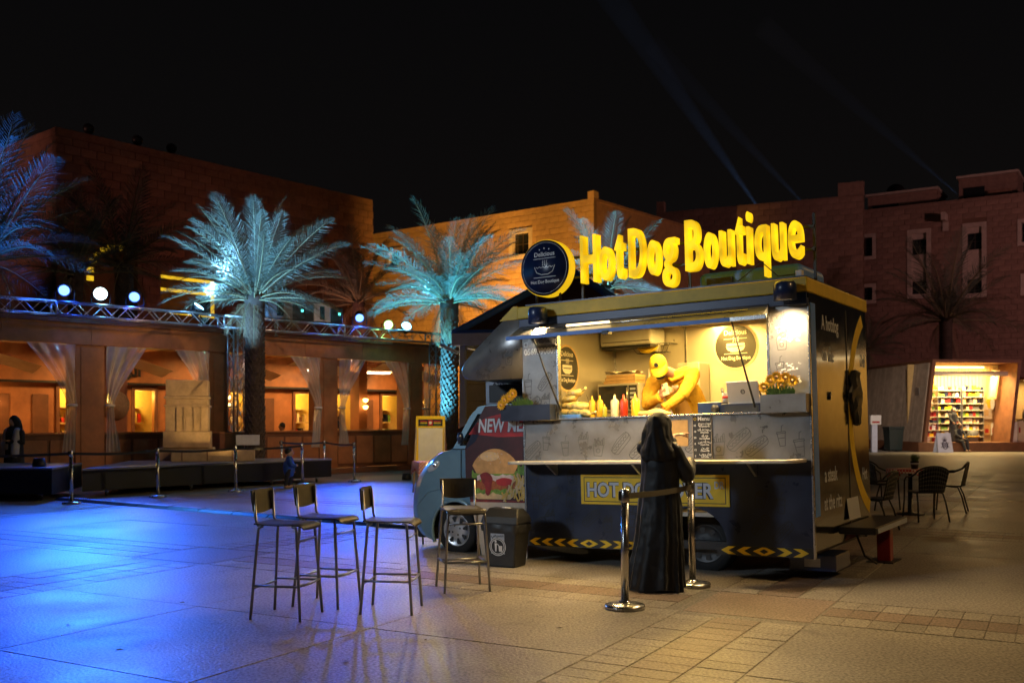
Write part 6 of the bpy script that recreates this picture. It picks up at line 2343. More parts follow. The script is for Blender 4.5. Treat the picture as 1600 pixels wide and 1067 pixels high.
# ------------------------------------------------------------------ rubbish bin by the truck
t = thing('rubbish_bin', 'black plastic swing lid rubbish bin beside the burger banner', 'bin', (-.06, 10.42, 0), R(-28))
w0, w1, h = .165, .205, .47
MB().add([(-w0, -w0 * .8, 0), (w0, -w0 * .8, 0), (w0, w0 * .8, 0), (-w0, w0 * .8, 0), (-w1, -w1 * .8, h), (w1, -w1 * .8, h), (w1, w1 * .8, h), (-w1, w1 * .8, h)],
         [(0, 3, 2, 1), (4, 5, 6, 7), (0, 1, 5, 4), (1, 2, 6, 5), (2, 3, 7, 6), (3, 0, 4, 7)]).build('body', 'black_plastic', t, .018, 3)
lid = MB().add([(-w1 - .012, -w1 * .8 - .012, h - .02), (w1 + .012, -w1 * .8 - .012, h - .02), (w1 + .012, w1 * .8 + .012, h - .02), (-w1 - .012, w1 * .8 + .012, h - .02),
                (-w1 - .004, -w1 * .7, h + .05), (w1 + .004, -w1 * .7, h + .05), (w1 + .004, w1 * .7, h + .05), (-w1 - .004, w1 * .7, h + .05),
                (-w1 * .82, -w1 * .35, h + .135), (w1 * .82, -w1 * .35, h + .135), (w1 * .82, w1 * .35, h + .135), (-w1 * .82, w1 * .35, h + .135)],
               [(0, 3, 2, 1), (0, 1, 5, 4), (1, 2, 6, 5), (2, 3, 7, 6), (3, 0, 4, 7), (4, 5, 9, 8), (5, 6, 10, 9), (6, 7, 11, 10), (7, 4, 8, 11), (8, 9, 10, 11)])
lid.build('lid', 'black_plastic', t, .012, 2)
MB().ball((0, -.0, h + .135), (.06, .035, .008), 12, 6).build('lid_badge', 'fan_grey', t)
rr = random.Random(31)
mb = MB()
rg = []
for j in range(4):
    z = h - .02 - j * .028
    rg.append([((w1 + .012 - j * .003 + rr.uniform(-.006, .012)) * math.copysign(min(1, abs(math.cos(a)) * 1.35), math.cos(a)), (w1 * .8 + .012 + rr.uniform(-.006, .012)) * math.copysign(min(1, abs(math.sin(a)) * 1.35), math.sin(a)), z + rr.uniform(-.012, .012)) for a in [2 * PI * k / 40 for k in range(40)]])
mb.rings(rg, cap=False)
mb.build('bin_liner', 'black_plastic', t)


def onbin(x, z, o=.002):
    return (x, -(w0 * .8 + (w1 - w0) * .8 * z / h) - o, z)


MB().add([onbin(-.10, .35), onbin(-.10, .14), onbin(.06, .14), onbin(.06, .35)], [(0, 1, 2, 3)]).build('label_plate', 'fan_grey', t)
mb = MB()
for k in range(24):
    a, b = 2 * PI * k / 24, 2 * PI * (k + 1) / 24
    c0 = (-.02, .215)
    for (r0, r1, mi_) in ((.072, .080, 0), (.088, .096, 0)):
        mb.add([onbin(c0[0] + r0 * math.cos(a), c0[1] + r0 * math.sin(a), .005), onbin(c0[0] + r0 * math.cos(b), c0[1] + r0 * math.sin(b), .005), onbin(c0[0] + r1 * math.cos(b), c0[1] + r1 * math.sin(b), .005), onbin(c0[0] + r1 * math.cos(a), c0[1] + r1 * math.sin(a), .005)], [(3, 2, 1, 0)])
for poly in ([(-.005, .165), (.03, .165), (.035, .225), (-.01, .225)], [(-.05, .165), (-.035, .165), (-.028, .25), (-.055, .25)], [(-.03, .24), (-.005, .225), (-.002, .232), (-.03, .25)]):
    mb.add([onbin(x, z, .005) for x, z in poly], [tuple(range(len(poly)))])
mb.add([onbin(-.042 + .013 * math.cos(2 * PI * k / 10), .268 + .013 * math.sin(2 * PI * k / 10), .005) for k in range(10)], [tuple(range(10))])
mb.build('tidy_emblem', 'white_print', t)
MB().add([onbin(-.042 + .098 * math.cos(2 * PI * k / 28) + .022, .215 + .098 * math.sin(2 * PI * k / 28), .0035) for k in range(28)], [tuple(range(28))]).build('emblem_disc', 'black_metal', t)
text('bin_text', '\uFE8D\uFEDF\uFEB4\uFEF4\uFED4\uFEF2'[::-1], .05, 'black_metal', t, (-.02, -.158, .318), (PI / 2 - .068, 0, 0), .0003, .001)
# paper on the ground under the car wheel
o = thing('paper_sheet', 'crumpled cream leaflet lying on the ground by the car wheel', 'paper', (-.45, 10.66, .004), R(-20))
vs = [(-.20 + .08 * i, -.09 + .06 * j, rr.uniform(.0, .022)) for j in range(4) for i in range(6)]
MB().add(vs, [(j * 6 + i, j * 6 + i + 1, (j + 1) * 6 + i + 1, (j + 1) * 6 + i) for j in range(3) for i in range(5)]).build('sheet', 'cream_print', o)
MB().add([(-.1, -.05, .026), (.1, -.06, .026), (.09, .02, .027), (-.08, .03, .027)], [(0, 1, 2, 3)]).build('print', 'bun_print', o)

# ------------------------------------------------------------------ bistro set on the right


def bistro_chair(label, loc, rz):
    """faces +y"""
    t = thing('bistro_chair', label, 'chair', loc, rz, 'bistro chairs round the check table')
    for s in (-1, 1):
        MB().tube([(s * .25, .22, 0), (s * .235, .20, .30), (s * .24, .18, .60), (s * .25, .10, .66), (s * .26, -.08, .67), (s * .25, -.20, .72)], .013, 8).build('front_leg', 'black_metal', t)
        MB().tube([(s * .24, -.27, 0), (s * .215, -.20, .28), (s * .20, -.14, .42), (s * .19, .0, .43)], .013, 8).build('rear_leg', 'black_metal', t)
    arc = [(.25 * math.cos(a), -.20 - .08 * math.sin(a), .72 + .11 * math.sin(a)) for a in [PI * k / 12 for k in range(13)]]
    MB().tube(arc, .013, 8).build('back_hoop', 'black_metal', t)
    n = 12
    mb = MB()
    L = []
    for j in range(7):
        v = j / 6
        row = []
        for k in range(n + 1):
            u = -1 + 2 * k / n
            hw = .20 + .035 * v
            row.append((hw * u, -.19 - .07 * v - .05 * (1 - u * u), .44 + (.30 + .09 * (1 - u * u)) * v))
        L.append(row)
    for j in range(6):
        for k in range(n):
            mb.add([L[j][k], L[j][k + 1], L[j + 1][k + 1], L[j + 1][k]], [(0, 1, 2, 3)], 0, True)
    b = mb.build('backrest', 'black_plastic', t)
    so = b.modifiers.new('thick', 'SOLIDIFY')
    so.thickness = .012
    MB().prism([(.21 * math.copysign(min(1, abs(math.cos(a)) * 1.25), math.cos(a)), .20 * math.copysign(min(1, abs(math.sin(a)) * 1.25), math.sin(a))) for a in [2 * PI * k / 28 for k in range(28)]], .425, .45, 'z').build('seat', 'black_plastic', t, .006)
    return t


c0 = bistro_chair('black bistro chair with its back to the viewer', (6.25, 15.05, 0), R(4))
dup(c0, (7.25, 16.5, 0), R(62), 'black bistro chair at the far right side of the check table')
dup(c0, (6.28, 17.0, 0), R(-75), 'black bistro chair half hidden behind the truck, far side')
dup(c0, (5.0, 13.75, 0), R(52), 'black bistro chair half hidden behind the truck, nearest the viewer')
t = thing('check_table', 'small bistro table under a red and white check cloth', 'table', (6.42, 16.05, 0), R(8))
MB().lathe([(.22, 0), (.22, .02), (.04, .04), (.03, .7)], n=16).build('pedestal', 'black_metal', t)
MB().lathe([(.34, .70), (.34, .725), (.01, .726)], n=28).build('table_top', 'black_metal', t)
n = 40
top = [(.36 * math.cos(2 * PI * k / n), .36 * math.sin(2 * PI * k / n), .732) for k in range(n)]


def hang(k):
    a = 2 * PI * k / n
    d = .05 + .17 * max(0, math.cos(4 * a - .9 * 4 + PI)) ** 1.5
    r = .372 + .014 * math.sin(a * 9)
    return (r * math.cos(a), r * math.sin(a), .725 - d)


MB().add(top + [hang(k) for k in range(n)] + [(0, 0, .733)], [(k, (k + 1) % n, 2 * n) for k in range(n)] + [(k, n + k, n + (k + 1) % n, (k + 1) % n) for k in range(n)], 0, True).build('cloth', 'check_cloth', t)
t = thing('potted_plant', 'small grassy plant in a black pot on the check table', 'plant', (6.47, 16.0, .734), 0)
MB().lathe([(.05, 0), (.065, .12), (.07, .125), (.06, .12), (.055, .10)], n=16).build('pot', 'black_plastic', t)
MB().lathe([(.061, .07), (.0655, .10)], n=16).build('pot_band', 'fan_grey', t)
mb = MB()
rr = random.Random(5)
for k in range(260):
    a = rr.uniform(0, 6.28)
    r = rr.uniform(.02, .11)
    z = .13 + rr.uniform(.03, .12) * (1 - r * 4)
    b0 = Vector((.03 * math.cos(a), .03 * math.sin(a), .11))
    p_ = Vector((r * math.cos(a), r * math.sin(a), z + .04))
    s_ = Vector((-math.sin(a), math.cos(a), 0)) * .004
    mb.add([b0 - s_, b0 + s_, p_], [(0, 1, 2)])
mb.build('grass', 'leaf_green', t)

# ------------------------------------------------------------------ people


def skin_blob(name, mat, parent, tubes=(), balls=(), voxel=.012, smooth=4, loft=None):
    mb = MB()
    if loft:
        mb.rings([[(c[0] + rx * math.cos(a), c[1] + ry * math.sin(a), c[2]) for a in [2 * PI * k / 28 for k in range(28)]] for c, rx, ry in loft])
    for pts, rs in tubes:
        mb.tube(pts, rs, 14, round_cap=True)
    for b in balls:
        mb.ball(b[0], b[1], 18, 14, rot=b[2] if len(b) > 2 else None)
    o = mb.build(name, mat, parent)
    return add_remesh(o, voxel, smooth)


def hand_tubes(wr, d, nrm, curl=.5, s=1.0, thumb_side=1, point=False):
    """palm and five fingers; d = finger direction, nrm = palm side, curl bends towards nrm"""
    wr, d, nrm = Vector(wr), Vector(d).normalized(), Vector(nrm)
    nrm = (nrm - d * nrm.dot(d)).normalized()
    sd = d.cross(nrm)
    T_ = []
    for k, (off, L) in enumerate(((-.03, .068), (-.010, .078), (.010, .074), (.030, .058))):
        k0 = wr + d * .085 * s + sd * off * s
        T_.append(([wr + sd * off * .6 * s, k0], [.013 * s, .012 * s]))
        c = curl * (0.15 if (point and k == (3 if thumb_side < 0 else 0)) else 1.0)
        d1 = (d * math.cos(c) + nrm * math.sin(c))
        d2 = (d * math.cos(c * 2.1) + nrm * math.sin(c * 2.1))
        d3 = (d * math.cos(c * 2.9) + nrm * math.sin(c * 2.9))
        p1 = k0 + d1 * L * .45 * s
        p2 = p1 + d2 * L * .33 * s
        p3 = p2 + d3 * L * .25 * s
        T_.append(([k0, p1, p2, p3], [.0098 * s, .0092 * s, .0085 * s, .0072 * s]))
    tb_ = wr + d * .025 * s - sd * .03 * s * thumb_side
    dt = (d * .75 - sd * .65 * thumb_side + nrm * .35).normalized()
    T_.append(([wr + d * .01 * s, tb_, tb_ + dt * .032 * s, tb_ + (dt + d * .3).normalized() * .06 * s], [.014 * s, .0125 * s, .0105 * s, .0085 * s]))
    return T_


# --- woman in black at the counter (faces +y of her frame)
wom = thing('person', 'woman in black abaya and headscarf at the counter, seen from behind', 'person', (1.33, 8.99, 0), R(-30))
bt_ = [([(0, .0, .95), (0, .01, 1.20), (0, .0, 1.30)], [.12, .13, .09]), ([(0, 0, 1.30), (0, .01, 1.42)], [.05, .05]),
       ([(-.15, .03, 1.27), (-.12, .30, 1.17), (-.05, .48, 1.36)], [.05, .042, .026]),
       ([(.15, 0, 1.27), (.23, .10, 1.04), (.16, .30, 1.15)], [.05, .042, .028]),
       ([(-.08, 0, .95), (-.08, .01, .5), (-.08, 0, .08)], [.085, .06, .04]), ([(.08, 0, .95), (.08, .01, .5), (.08, .0, .08)], [.085, .06, .04]),
       ([(-.08, -.02, .05), (-.08, .12, .04)], [.04, .035]), ([(.08, -.02, .05), (.08, .12, .04)], [.04, .035])]
bt_ += hand_tubes((-.04, .50, 1.38), (.45, .8, .12), (.2, .1, -1), .35, 1.0, 1, True)
bt_ += hand_tubes((.16, .31, 1.155), (-.5, .8, .05), (0, 0, -1), .25, 1.0, -1)
skin_blob('body', 'skin_pale', wom, bt_, [((0, .02, 1.475), (.075, .095, .105)), ((0, .115, 1.465), (.014, .018, .016))], .0065, 3)
# robe
rg = []
secs = [(.012, .262, .235, .00, -.03), (.05, .258, .23, .0, -.03), (.25, .238, .21, .0, -.02), (.50, .215, .185, .0, -.01), (.75, .195, .165, .0, .0), (.95, .178, .15, .0, .0), (1.10, .168, .14, 0, 0), (1.20, .170, .13, 0, .0), (1.28, .165, .115, 0, 0), (1.34, .11, .09, 0, .01), (1.385, .065, .065, 0, .015)]
fine = []
for i in range(len(secs) - 1):
    for q in range(3):
        u = q / 3
        fine.append(tuple(a * (1 - u) + b * u for a, b in zip(secs[i], secs[i + 1])))
fine.append(secs[-1])
for (z, rx, ry, cx, cy) in fine:
    amp = .15 * max(0, 1 - z / 1.2) ** .8
    ring = []
    for k in range(96):
        a = 2 * PI * k / 96
        aw_ = a
        a = a + .30 * math.sin(2 * a + 1.0 + z * .4) + .18 * math.sin(3 * a + .4)
        f = 1 + amp * (.9 * abs(math.sin(4.5 * a + .8 + z * .5)) - .5 + .40 * math.sin(15 * a + 1.7 - z) + .3 * math.sin(4 * a + 2.0))
        a = aw_
        ring.append((cx + rx * f * math.cos(a) - .03 * max(0, 1 - z / .6) , cy + ry * f * math.sin(a), z + (.012 * math.sin(5 * a) if z < .1 else 0)))
    rg.append(ring)
robe = MB().rings(rg)
robe.tube([(.14, .0, 1.27), (.205, .05, 1.12), (.225, .11, 1.02)], [.062, .064, .068], 20, round_cap=True)
robe.tube([(.225, .11, 1.02), (.20, .22, 1.07), (.17, .31, 1.13)], [.066, .06, .055], 20, round_cap=True)
robe.tube([(-.15, .02, 1.27), (-.13, .26, 1.17), (-.06, .45, 1.32)], [.078, .07, .055], 20, round_cap=True)
rb_o = add_remesh(robe.build('abaya', 'abaya', wom), .009, 1)
for ns_, st_ in ((.22, .030), (.09, .005)):
    tx_ = bpy.data.textures.new('drape', 'CLOUDS')
    tx_.noise_scale = ns_
    dd_ = rb_o.modifiers.new('drape', 'DISPLACE')
    dd_.texture = tx_
    dd_.strength = st_
    dd_.texture_coords = 'LOCAL'
# headscarf with hanging folds
sc = MB()
sc.ball((0, .0, 1.475), (.112, .13, .125), 26, 18)
rg = []
for (z, rx, ry, cy) in ((1.52, .098, .11, -.005), (1.45, .108, .118, -.015), (1.39, .115, .12, -.02), (1.33, .135, .125, -.02), (1.27, .165, .135, -.02), (1.20, .165, .14, -.025), (1.15, .12, .13, -.03)):
    rg.append([((rx * (1 + .06 * math.sin(6 * a + z * 18))) * math.cos(a), cy + ry * (1 + .08 * math.sin(7 * a + z * 9)) * math.sin(a), z + .02 * math.sin(3 * a)) for a in [2 * PI * k / 60 for k in range(60)]])
sc.rings(rg)
sc.tube([(.01, -.10, 1.46), (-.03, -.125, 1.36), (-.05, -.13, 1.26), (-.05, -.13, 1.18)], [.03, .032, .034, .02], 14, round_cap=True)
sc.tube([(-.09, -.02, 1.50), (-.11, -.06, 1.40), (-.12, -.07, 1.28)], [.03, .035, .03], 12, round_cap=True)
sc.tube([(.08, -.04, 1.48), (.09, -.06, 1.38), (.10, -.05, 1.28)], [.03, .033, .03], 12, round_cap=True)
sc.tube([(-.09, -.03, 1.535), (0, -.115, 1.545), (.09, -.03, 1.535)], [.018, .02, .018], 10, round_cap=True)
add_remesh(sc.build('headscarf', 'scarf', wom), .008, 2)

# --- vendor in yellow (frame of the truck)
ven = in_truck('person', 'vendor in yellow cap and sweatshirt leaning over the counter with a phone', 'person', -1.62, .75, .64)
O_ = Vector((-1.62, .75, .64))


def V(x, y, z):
    return Vector((x, y, z)) - O_


hc = V(-1.76, .53, 2.145)
hrot = Euler((R(36), R(-10), R(14)))
hq = hrot.to_matrix()


def Hd(x, y, z):      # head frame: +y back of head, -y face, z up
    return hc + hq @ Vector((x, y, z))


tubes = [([V(-1.62, .72, 2.03), Hd(0, .04, -.06)], [.062, .058]),
         ([V(-1.86, .50, 1.74), V(-1.68, .42, 1.82)], [.040, .030]),
         ([V(-1.48, .45, 1.82), V(-1.63, .31, 1.66)], [.040, .030])]
tubes += hand_tubes(V(-1.70, .42, 1.81), (.75, -.1, .55), (.2, .9, .2), .55, 1.12, -1)
tubes += hand_tubes(V(-1.625, .315, 1.668), (-.55, -.45, -.35), (.1, .3, -1), .22, 1.12, 1)
balls = [(Hd(0, 0, 0), (.082, .10, .115), hrot), (Hd(0, -.045, -.055), (.06, .06, .062), hrot), (Hd(0, -.105, -.005), (.017, .022, .026), hrot), (Hd(-.083, .01, -.005), (.016, .025, .034), hrot), (Hd(.083, .01, -.005), (.016, .025, .034), hrot),
         (Hd(0, -.098, -.055), (.028, .012, .010), hrot)]
skin_blob('body', 'skin', ven, tubes, balls, .0055, 3)
lf_ = [(V(-1.52, 1.0, 1.38), .19, .13), (V(-1.54, .95, 1.55), .205, .14), (V(-1.585, .88, 1.74), .215, .14), (V(-1.63, .80, 1.90), .225, .135), (V(-1.655, .75, 2.0), .20, .115), (V(-1.66, .72, 2.06), .13, .09), (V(-1.67, .70, 2.10), .07, .06)]
sw = [([V(-1.86, .72, 1.98), V(-1.66, .74, 2.03), V(-1.46, .72, 2.045)], [.075, .085, .078]),
      ([V(-1.89, .70, 1.985), V(-1.92, .60, 1.86), V(-1.885, .50, 1.745)], [.088, .076, .068]),
      ([V(-1.885, .50, 1.74), V(-1.80, .46, 1.775), V(-1.72, .43, 1.80)], [.066, .058, .047]),
      ([V(-1.445, .70, 2.045), V(-1.435, .58, 1.94), V(-1.46, .46, 1.83)], [.082, .072, .064]),
      ([V(-1.46, .46, 1.83), V(-1.54, .38, 1.745), V(-1.60, .335, 1.70)], [.060, .053, .045]),
      ([V(-1.60, .78, 2.06), V(-1.55, .80, 2.09)], [.075, .06])]
o = skin_blob('sweatshirt', 'sweat_yellow', ven, sw, (), .0085, 3, loft=lf_)
dm = bpy.data.textures.new('cloth_folds', 'CLOUDS')
dm.noise_scale = .055
dp = o.modifiers.new('folds', 'DISPLACE')
dp.texture = dm
dp.strength = .014
dp.mid_level = .5
dp.texture_coords = 'LOCAL'
skin_blob('trousers', 'dark_cloth', ven, [([V(-1.50, 1.02, 1.42), V(-1.52, 1.02, 1.0), V(-1.52, 1.02, .68)], [.11, .085, .07]), ([V(-1.34, 1.02, 1.42), V(-1.32, 1.04, 1.0), V(-1.32, 1.04, .68)], [.11, .085, .07])], (), .014)
skin_blob('apron', 'apron', ven, [([V(-1.64, .70, 1.90), V(-1.61, .765, 1.75), V(-1.57, .82, 1.55)], [.05, .085, .11])], (), .012)
dm2 = bpy.data.textures.new('cloth_creases', 'CLOUDS')
dm2.noise_scale = .022
dp2 = o.modifiers.new('creases', 'DISPLACE')
dp2.texture = dm2
dp2.strength = .007
dp2.texture_coords = 'LOCAL'
for c_, r_c, n_c in ((V(-1.715, .427, 1.803), .047, (.75, -.2, .35)), (V(-1.607, .330, 1.695), .047, (-.55, -.45, -.5))):
    q_ = Vector(n_c).to_track_quat('Z', 'Y').to_matrix()
    cf = MB()
    for w_c in range(3):
        cf.tube([c_ + q_ @ Vector((r_c * math.cos(a), r_c * math.sin(a), -.02 + .014 * w_c)) for a in [2 * PI * k / 18 for k in range(19)]], .009, 6)
    cf.build('cuff', 'sweat_yellow', ven)
MB().tube([V(-1.70, .64, 2.02), V(-1.64, .60, 1.985), V(-1.55, .64, 2.03), V(-1.50, .74, 2.10), V(-1.56, .83, 2.13)], [.018, .022, .026, .03, .02], 8).build('hood_collar', 'sweat_yellow', ven)
text('sweatshirt_print', 'HB', .05, 'grey_print', ven, V(-1.60, .585, 1.905), (PI / 2 - .5, 0, .3), .004, .002)
cp_ = MB()
rg = []
for j in range(9):
    th = PI / 2 * j / 8
    rg.append([Hd(.093 * math.cos(th) * math.cos(a), .005 + .111 * math.cos(th) * math.sin(a), .028 + .105 * math.sin(th)) for a in [2 * PI * k / 28 for k in range(28)]])
cp_.rings(rg)
cap = cp_.build('cap', 'cap_yellow', ven)
mb = MB()
N = 14
inner = [(.09 * math.cos(a), .005 + .108 * math.sin(a)) for a in [PI + PI * (.08 + .84 * k / N) for k in range(N + 1)]]
outer = [(.096 * math.cos(a), -.02 + .195 * math.sin(a)) for a in [PI + PI * (.08 + .84 * k / N) for k in range(N + 1)]]
vsx = [Hd(x, y, .032) for x, y in inner] + [Hd(x, y, -.012 - .03 * (x / .09) ** 2 + .006) for x, y in outer]
mb.add(vsx, [(k, k + 1, N + 2 + k, N + 1 + k) for k in range(N)], 0, True)
br = mb.build('cap_brim', 'cap_yellow', ven)
so = br.modifiers.new('thick', 'SOLIDIFY')
so.thickness = .005
MB().add([Hd(.022 * math.cos(2 * PI * k / 16), -.106 + .018 * math.sin(2 * PI * k / 16) * .4, .085 + .024 * math.sin(2 * PI * k / 16)) for k in range(16)], [tuple(range(16))]).build('cap_badge', 'black_metal', cap)
skin_blob('hair', 'hair', ven, (), [(Hd(0, .03, -.005), (.087, .088, .075), hrot)], .009, 2)
skin_blob('beard', 'hair', ven, (), [(Hd(0, -.060, -.080), (.060, .048, .042), hrot)], .008, 2)
t = in_truck('mobile_phone', 'phone with pale back held by the vendor at his chest', 'phone', -1.625, .40, 1.845)
MB().box(-.035, .035, -.005, .005, -.02, .115).build('case', 'bun_light', t, .004)
MB().box(-.03, -.008, -.0085, -.0055, .085, .108).build('camera', 'black_metal', t)
t.rotation_euler = (TROT[0] - .2, TROT[1] - .25, TROT[2])

# --- second worker, head behind the laptop
wk = in_truck('person', 'dark haired worker half hidden behind the laptop', 'person', -.47, .55, .64)
skin_blob('body', 'skin', wk, [([(0, .02, 1.0), (0, .0, 1.12)], [.06, .055]), ([(-.1, 0, .25), (-.1, -.2, .30), (-.1, -.22, .05)], [.08, .06, .05]), ([(.1, 0, .25), (.1, -.2, .30), (.1, -.22, .05)], [.08, .06, .05])],
          [((0, 0, 1.19), (.078, .095, .115)), ((0, -.095, 1.18), (.016, .02, .022)), ((-.08, .01, 1.19), (.014, .022, .03)), ((.08, .01, 1.19), (.014, .022, .03))], .008)
skin_blob('hair', 'hair', wk, (), [((0, .02, 1.225), (.084, .095, .095))], .008, 2)
skin_blob('shirt', 'dark_cloth', wk, [([(0, .02, .30), (0, .02, .7), (0, .02, .95)], [.15, .17, .12]), ([(-.2, .02, .92), (.2, .02, .92)], [.08, .08]), ([(-.2, .02, .9), (-.23, -.05, .68), (-.14, -.22, .72)], [.07, .06, .05]), ([(.2, .02, .9), (.23, -.05, .68), (.14, -.2, .72)], [.07, .06, .05])], (), .014)

# --- child in blue near the stage
ch = thing('person', 'small child in bright blue jacket walking by the stage', 'person', (-4.97, 22.2, 0), R(-70))
cb = [([(0, 0, .62), (0, 0, .70)], [.045, .04]), ([(-.06, 0, .42), (-.06, .05, .22), (-.06, .02, .04)], [.06, .048, .035]), ([(.06, 0, .42), (.06, -.06, .22), (.06, -.08, .04)], [.06, .048, .035]),
      ([(-.06, .0, .03), (-.06, .09, .03)], [.03, .028]), ([(.06, -.09, .03), (.06, .0, .03)], [.03, .028])]
cb += hand_tubes((-.17, .10, .40), (0, .5, -.8), (1, 0, 0), .4, .6) + hand_tubes((.14, .12, .50), (-.3, .8, .1), (-1, 0, 0), .5, .6, -1)
skin_blob('body', 'skin_pale', ch, cb, [((0, .01, .79), (.075, .088, .095)), ((0, .098, .775), (.012, .014, .014))], .009, 2)
skin_blob('hair', 'hair', ch, (), [((0, -.015, .82), (.082, .09, .085))], .010, 2)
skin_blob('jacket', 'jacket_blue', ch, [([(0, 0, .36), (0, 0, .50), (0, 0, .64)], [.125, .135, .09]), ([(-.11, 0, .61), (-.17, .0, .50), (-.165, .09, .41)], [.055, .052, .042]), ([(.11, 0, .61), (.17, .03, .52), (.14, .11, .50)], [.055, .05, .042])], (), .012)
skin_blob('trousers', 'dark_cloth', ch, [([(-.06, 0, .42), (-.06, .05, .22), (-.06, .02, .08)], [.072, .058, .045]), ([(.06, 0, .42), (.06, -.06, .22), (.06, -.08, .08)], [.072, .058, .045])], (), .012)

# --- woman with white vest at the left edge
p = D(22, 655, 20.9)
lw = thing('person', 'woman in black with white vest behind the left stage', 'person', (p[0], p[1], 0), R(160))
skin_blob('body', 'skin_pale', lw, [([(0, 0, 1.30), (0, .01, 1.42)], [.05, .05]), ([(-.17, .02, 1.05), (-.05, .2, 1.08)], [.035, .03]), ([(-.08, 0, .9), (-.08, 0, .06)], [.08, .04]), ([(.08, 0, .9), (.08, 0, .06)], [.08, .04]), ([(-.08, 0, .04), (-.08, .12, .04)], [.04, .03]), ([(.08, 0, .04), (.08, .12, .04)], [.04, .03])] + hand_tubes((-.05, .2, 1.08), (.6, .5, .1), (0, 0, -1), .4),
          [((0, .03, 1.47), (.075, .092, .105)), ((0, .125, 1.46), (.013, .018, .016))], .010, 2)
skin_blob('robe', 'dark_cloth', lw, [([(0, 0, .06), (0, 0, .5), (0, 0, .9), (0, 0, 1.25)], [.26, .21, .18, .17]), ([(-.19, 0, 1.26), (-.25, .02, 1.05), (-.12, .16, 1.06)], [.07, .065, .055]), ([(.19, 0, 1.26), (.25, .02, 1.05), (.22, .1, .86)], [.07, .065, .055])], (), .016)
skin_blob('headscarf', 'scarf', lw, [([(0, -.03, 1.48), (0, -.06, 1.36), (0, -.05, 1.18)], [.11, .12, .13])], [((0, .0, 1.49), (.10, .11, .125))], .012)
for s in (-1, 1):
    skin_blob('vest', 'vest_white', lw, [([(s * .13, .05, 1.28), (s * .14, .10, 1.05), (s * .14, .12, .80)], [.075, .09, .085])], (), .014)
MB().box(-.05, .05, .205, .21, .90, 1.02).build('badge', 'paper_white', lw)

# --- cafe guests


def guest(s, yy, shirt, label, rz, lean_=0.0):
    t = thing('person', label, 'person', CM @ Vector((s, yy, 0)), CA + rz)
    skin_blob('body', 'skin', t, [([(0, .0, 1.14), (0, .02, 1.24)], [.05, .05]), ([(-.1, 0, .5), (-.1, .35, .5), (-.1, .36, .06)], [.08, .06, .05]), ([(.1, 0, .5), (.1, .35, .5), (.1, .36, .06)], [.08, .06, .05])] + hand_tubes((-.14, .3, .78), (.4, .8, 0), (0, 0, -1), .4),
              [((0, .03, 1.32), (.075, .09, .105)), ((0, .12, 1.31), (.014, .018, .02))], .010, 2)
    skin_blob('hair', 'hair', t, (), [((0, .01, 1.355), (.082, .09, .09))], .011, 2)
    skin_blob('shirt', shirt, t, [([(0, 0, .5), (0, 0, .8), (0, 0, 1.08)], [.15, .165, .12]), ([(-.2, 0, 1.05), (.2, 0, 1.05)], [.075, .075]), ([(-.2, 0, 1.05), (-.24, .08, .82), (-.14, .28, .78)], [.07, .06, .045]), ([(.2, 0, 1.05), (.24, .08, .82), (.14, .28, .78)], [.07, .06, .045])], (), .014)
    skin_blob('trousers', 'dark_cloth', t, [([(-.1, 0, .5), (-.1, .35, .52), (-.1, .36, .12)], [.10, .085, .06]), ([(.1, 0, .5), (.1, .35, .52), (.1, .36, .12)], [.10, .085, .06])], (), .016)
    MB().box(-.22, .22, -.2, .2, .36, .40).build('seat', 'wood_dark', t) if False else None
    return t


def cafe_seat(s, yy, rz, label):
    t = thing('cafe_chair', label, 'chair', CM @ Vector((s, yy, 0)), CA + rz, 'cafe chairs behind the knee wall')
    MB().box(-.22, .22, -.2, .22, .37, .41).build('seat', 'wood_dark', t, .01)
    MB().box(-.22, .22, -.24, -.205, .41, .95).build('backrest', 'wood_dark', t, .01)
    for sx in (-1, 1):
        for sy in (-1, 1):
            MB().box(sx * .19 - .02, sx * .19 + .02, sy * .18 - .02, sy * .18 + .02, .02, .37).build('leg', 'wood_dark', t)


guest(7.25, .95, 'shirt_cream', 'dark haired cafe guest left of the seated pair', R(-60))
cafe_seat(7.25, .95, R(-60), 'wooden cafe chair under the left seated guest')
guest(7.95, 1.0, 'vest_white', 'cafe guest in pale shirt right of the seated pair', R(40))
cafe_seat(7.95, 1.0, R(40), 'wooden cafe chair under the guest in pale shirt')
t = thing('person', 'dark figure bending over beside the wide pier in the cafe', 'person', CM @ Vector((9.45, .95, 0)), CA - R(90))
skin_blob('body', 'skin', t, [([(0, .36, 1.42), (0, .44, 1.50)], [.05, .05])] + hand_tubes((-.1, .42, .98), (0, .3, -1), (0, 1, 0), .4) + hand_tubes((.1, .42, .98), (0, .3, -1), (0, 1, 0), .4), [((0, .50, 1.53), (.075, .095, .105)), ((0, .60, 1.49), (.014, .018, .02))], .010, 2)
skin_blob('jacket', 'dark_cloth', t, [([(0, 0, .95), (0, .12, 1.2), (0, .33, 1.40)], [.15, .165, .12]), ([(-.17, .32, 1.38), (-.18, .40, 1.18), (-.1, .42, 1.0)], [.07, .06, .045]), ([(.17, .32, 1.38), (.18, .40, 1.18), (.1, .42, 1.0)], [.07, .06, .045])], (), .014)
skin_blob('trousers', 'dark_cloth', t, [([(-.09, 0, .95), (-.1, .03, .5), (-.1, 0, .05)], [.10, .075, .06]), ([(.09, 0, .95), (.1, .03, .5), (.1, 0, .05)], [.10, .075, .06])], (), .016)
skin_blob('hair', 'hair', t, (), [((0, .485, 1.56), (.08, .095, .09))], .011, 2)

# --- kiosk people


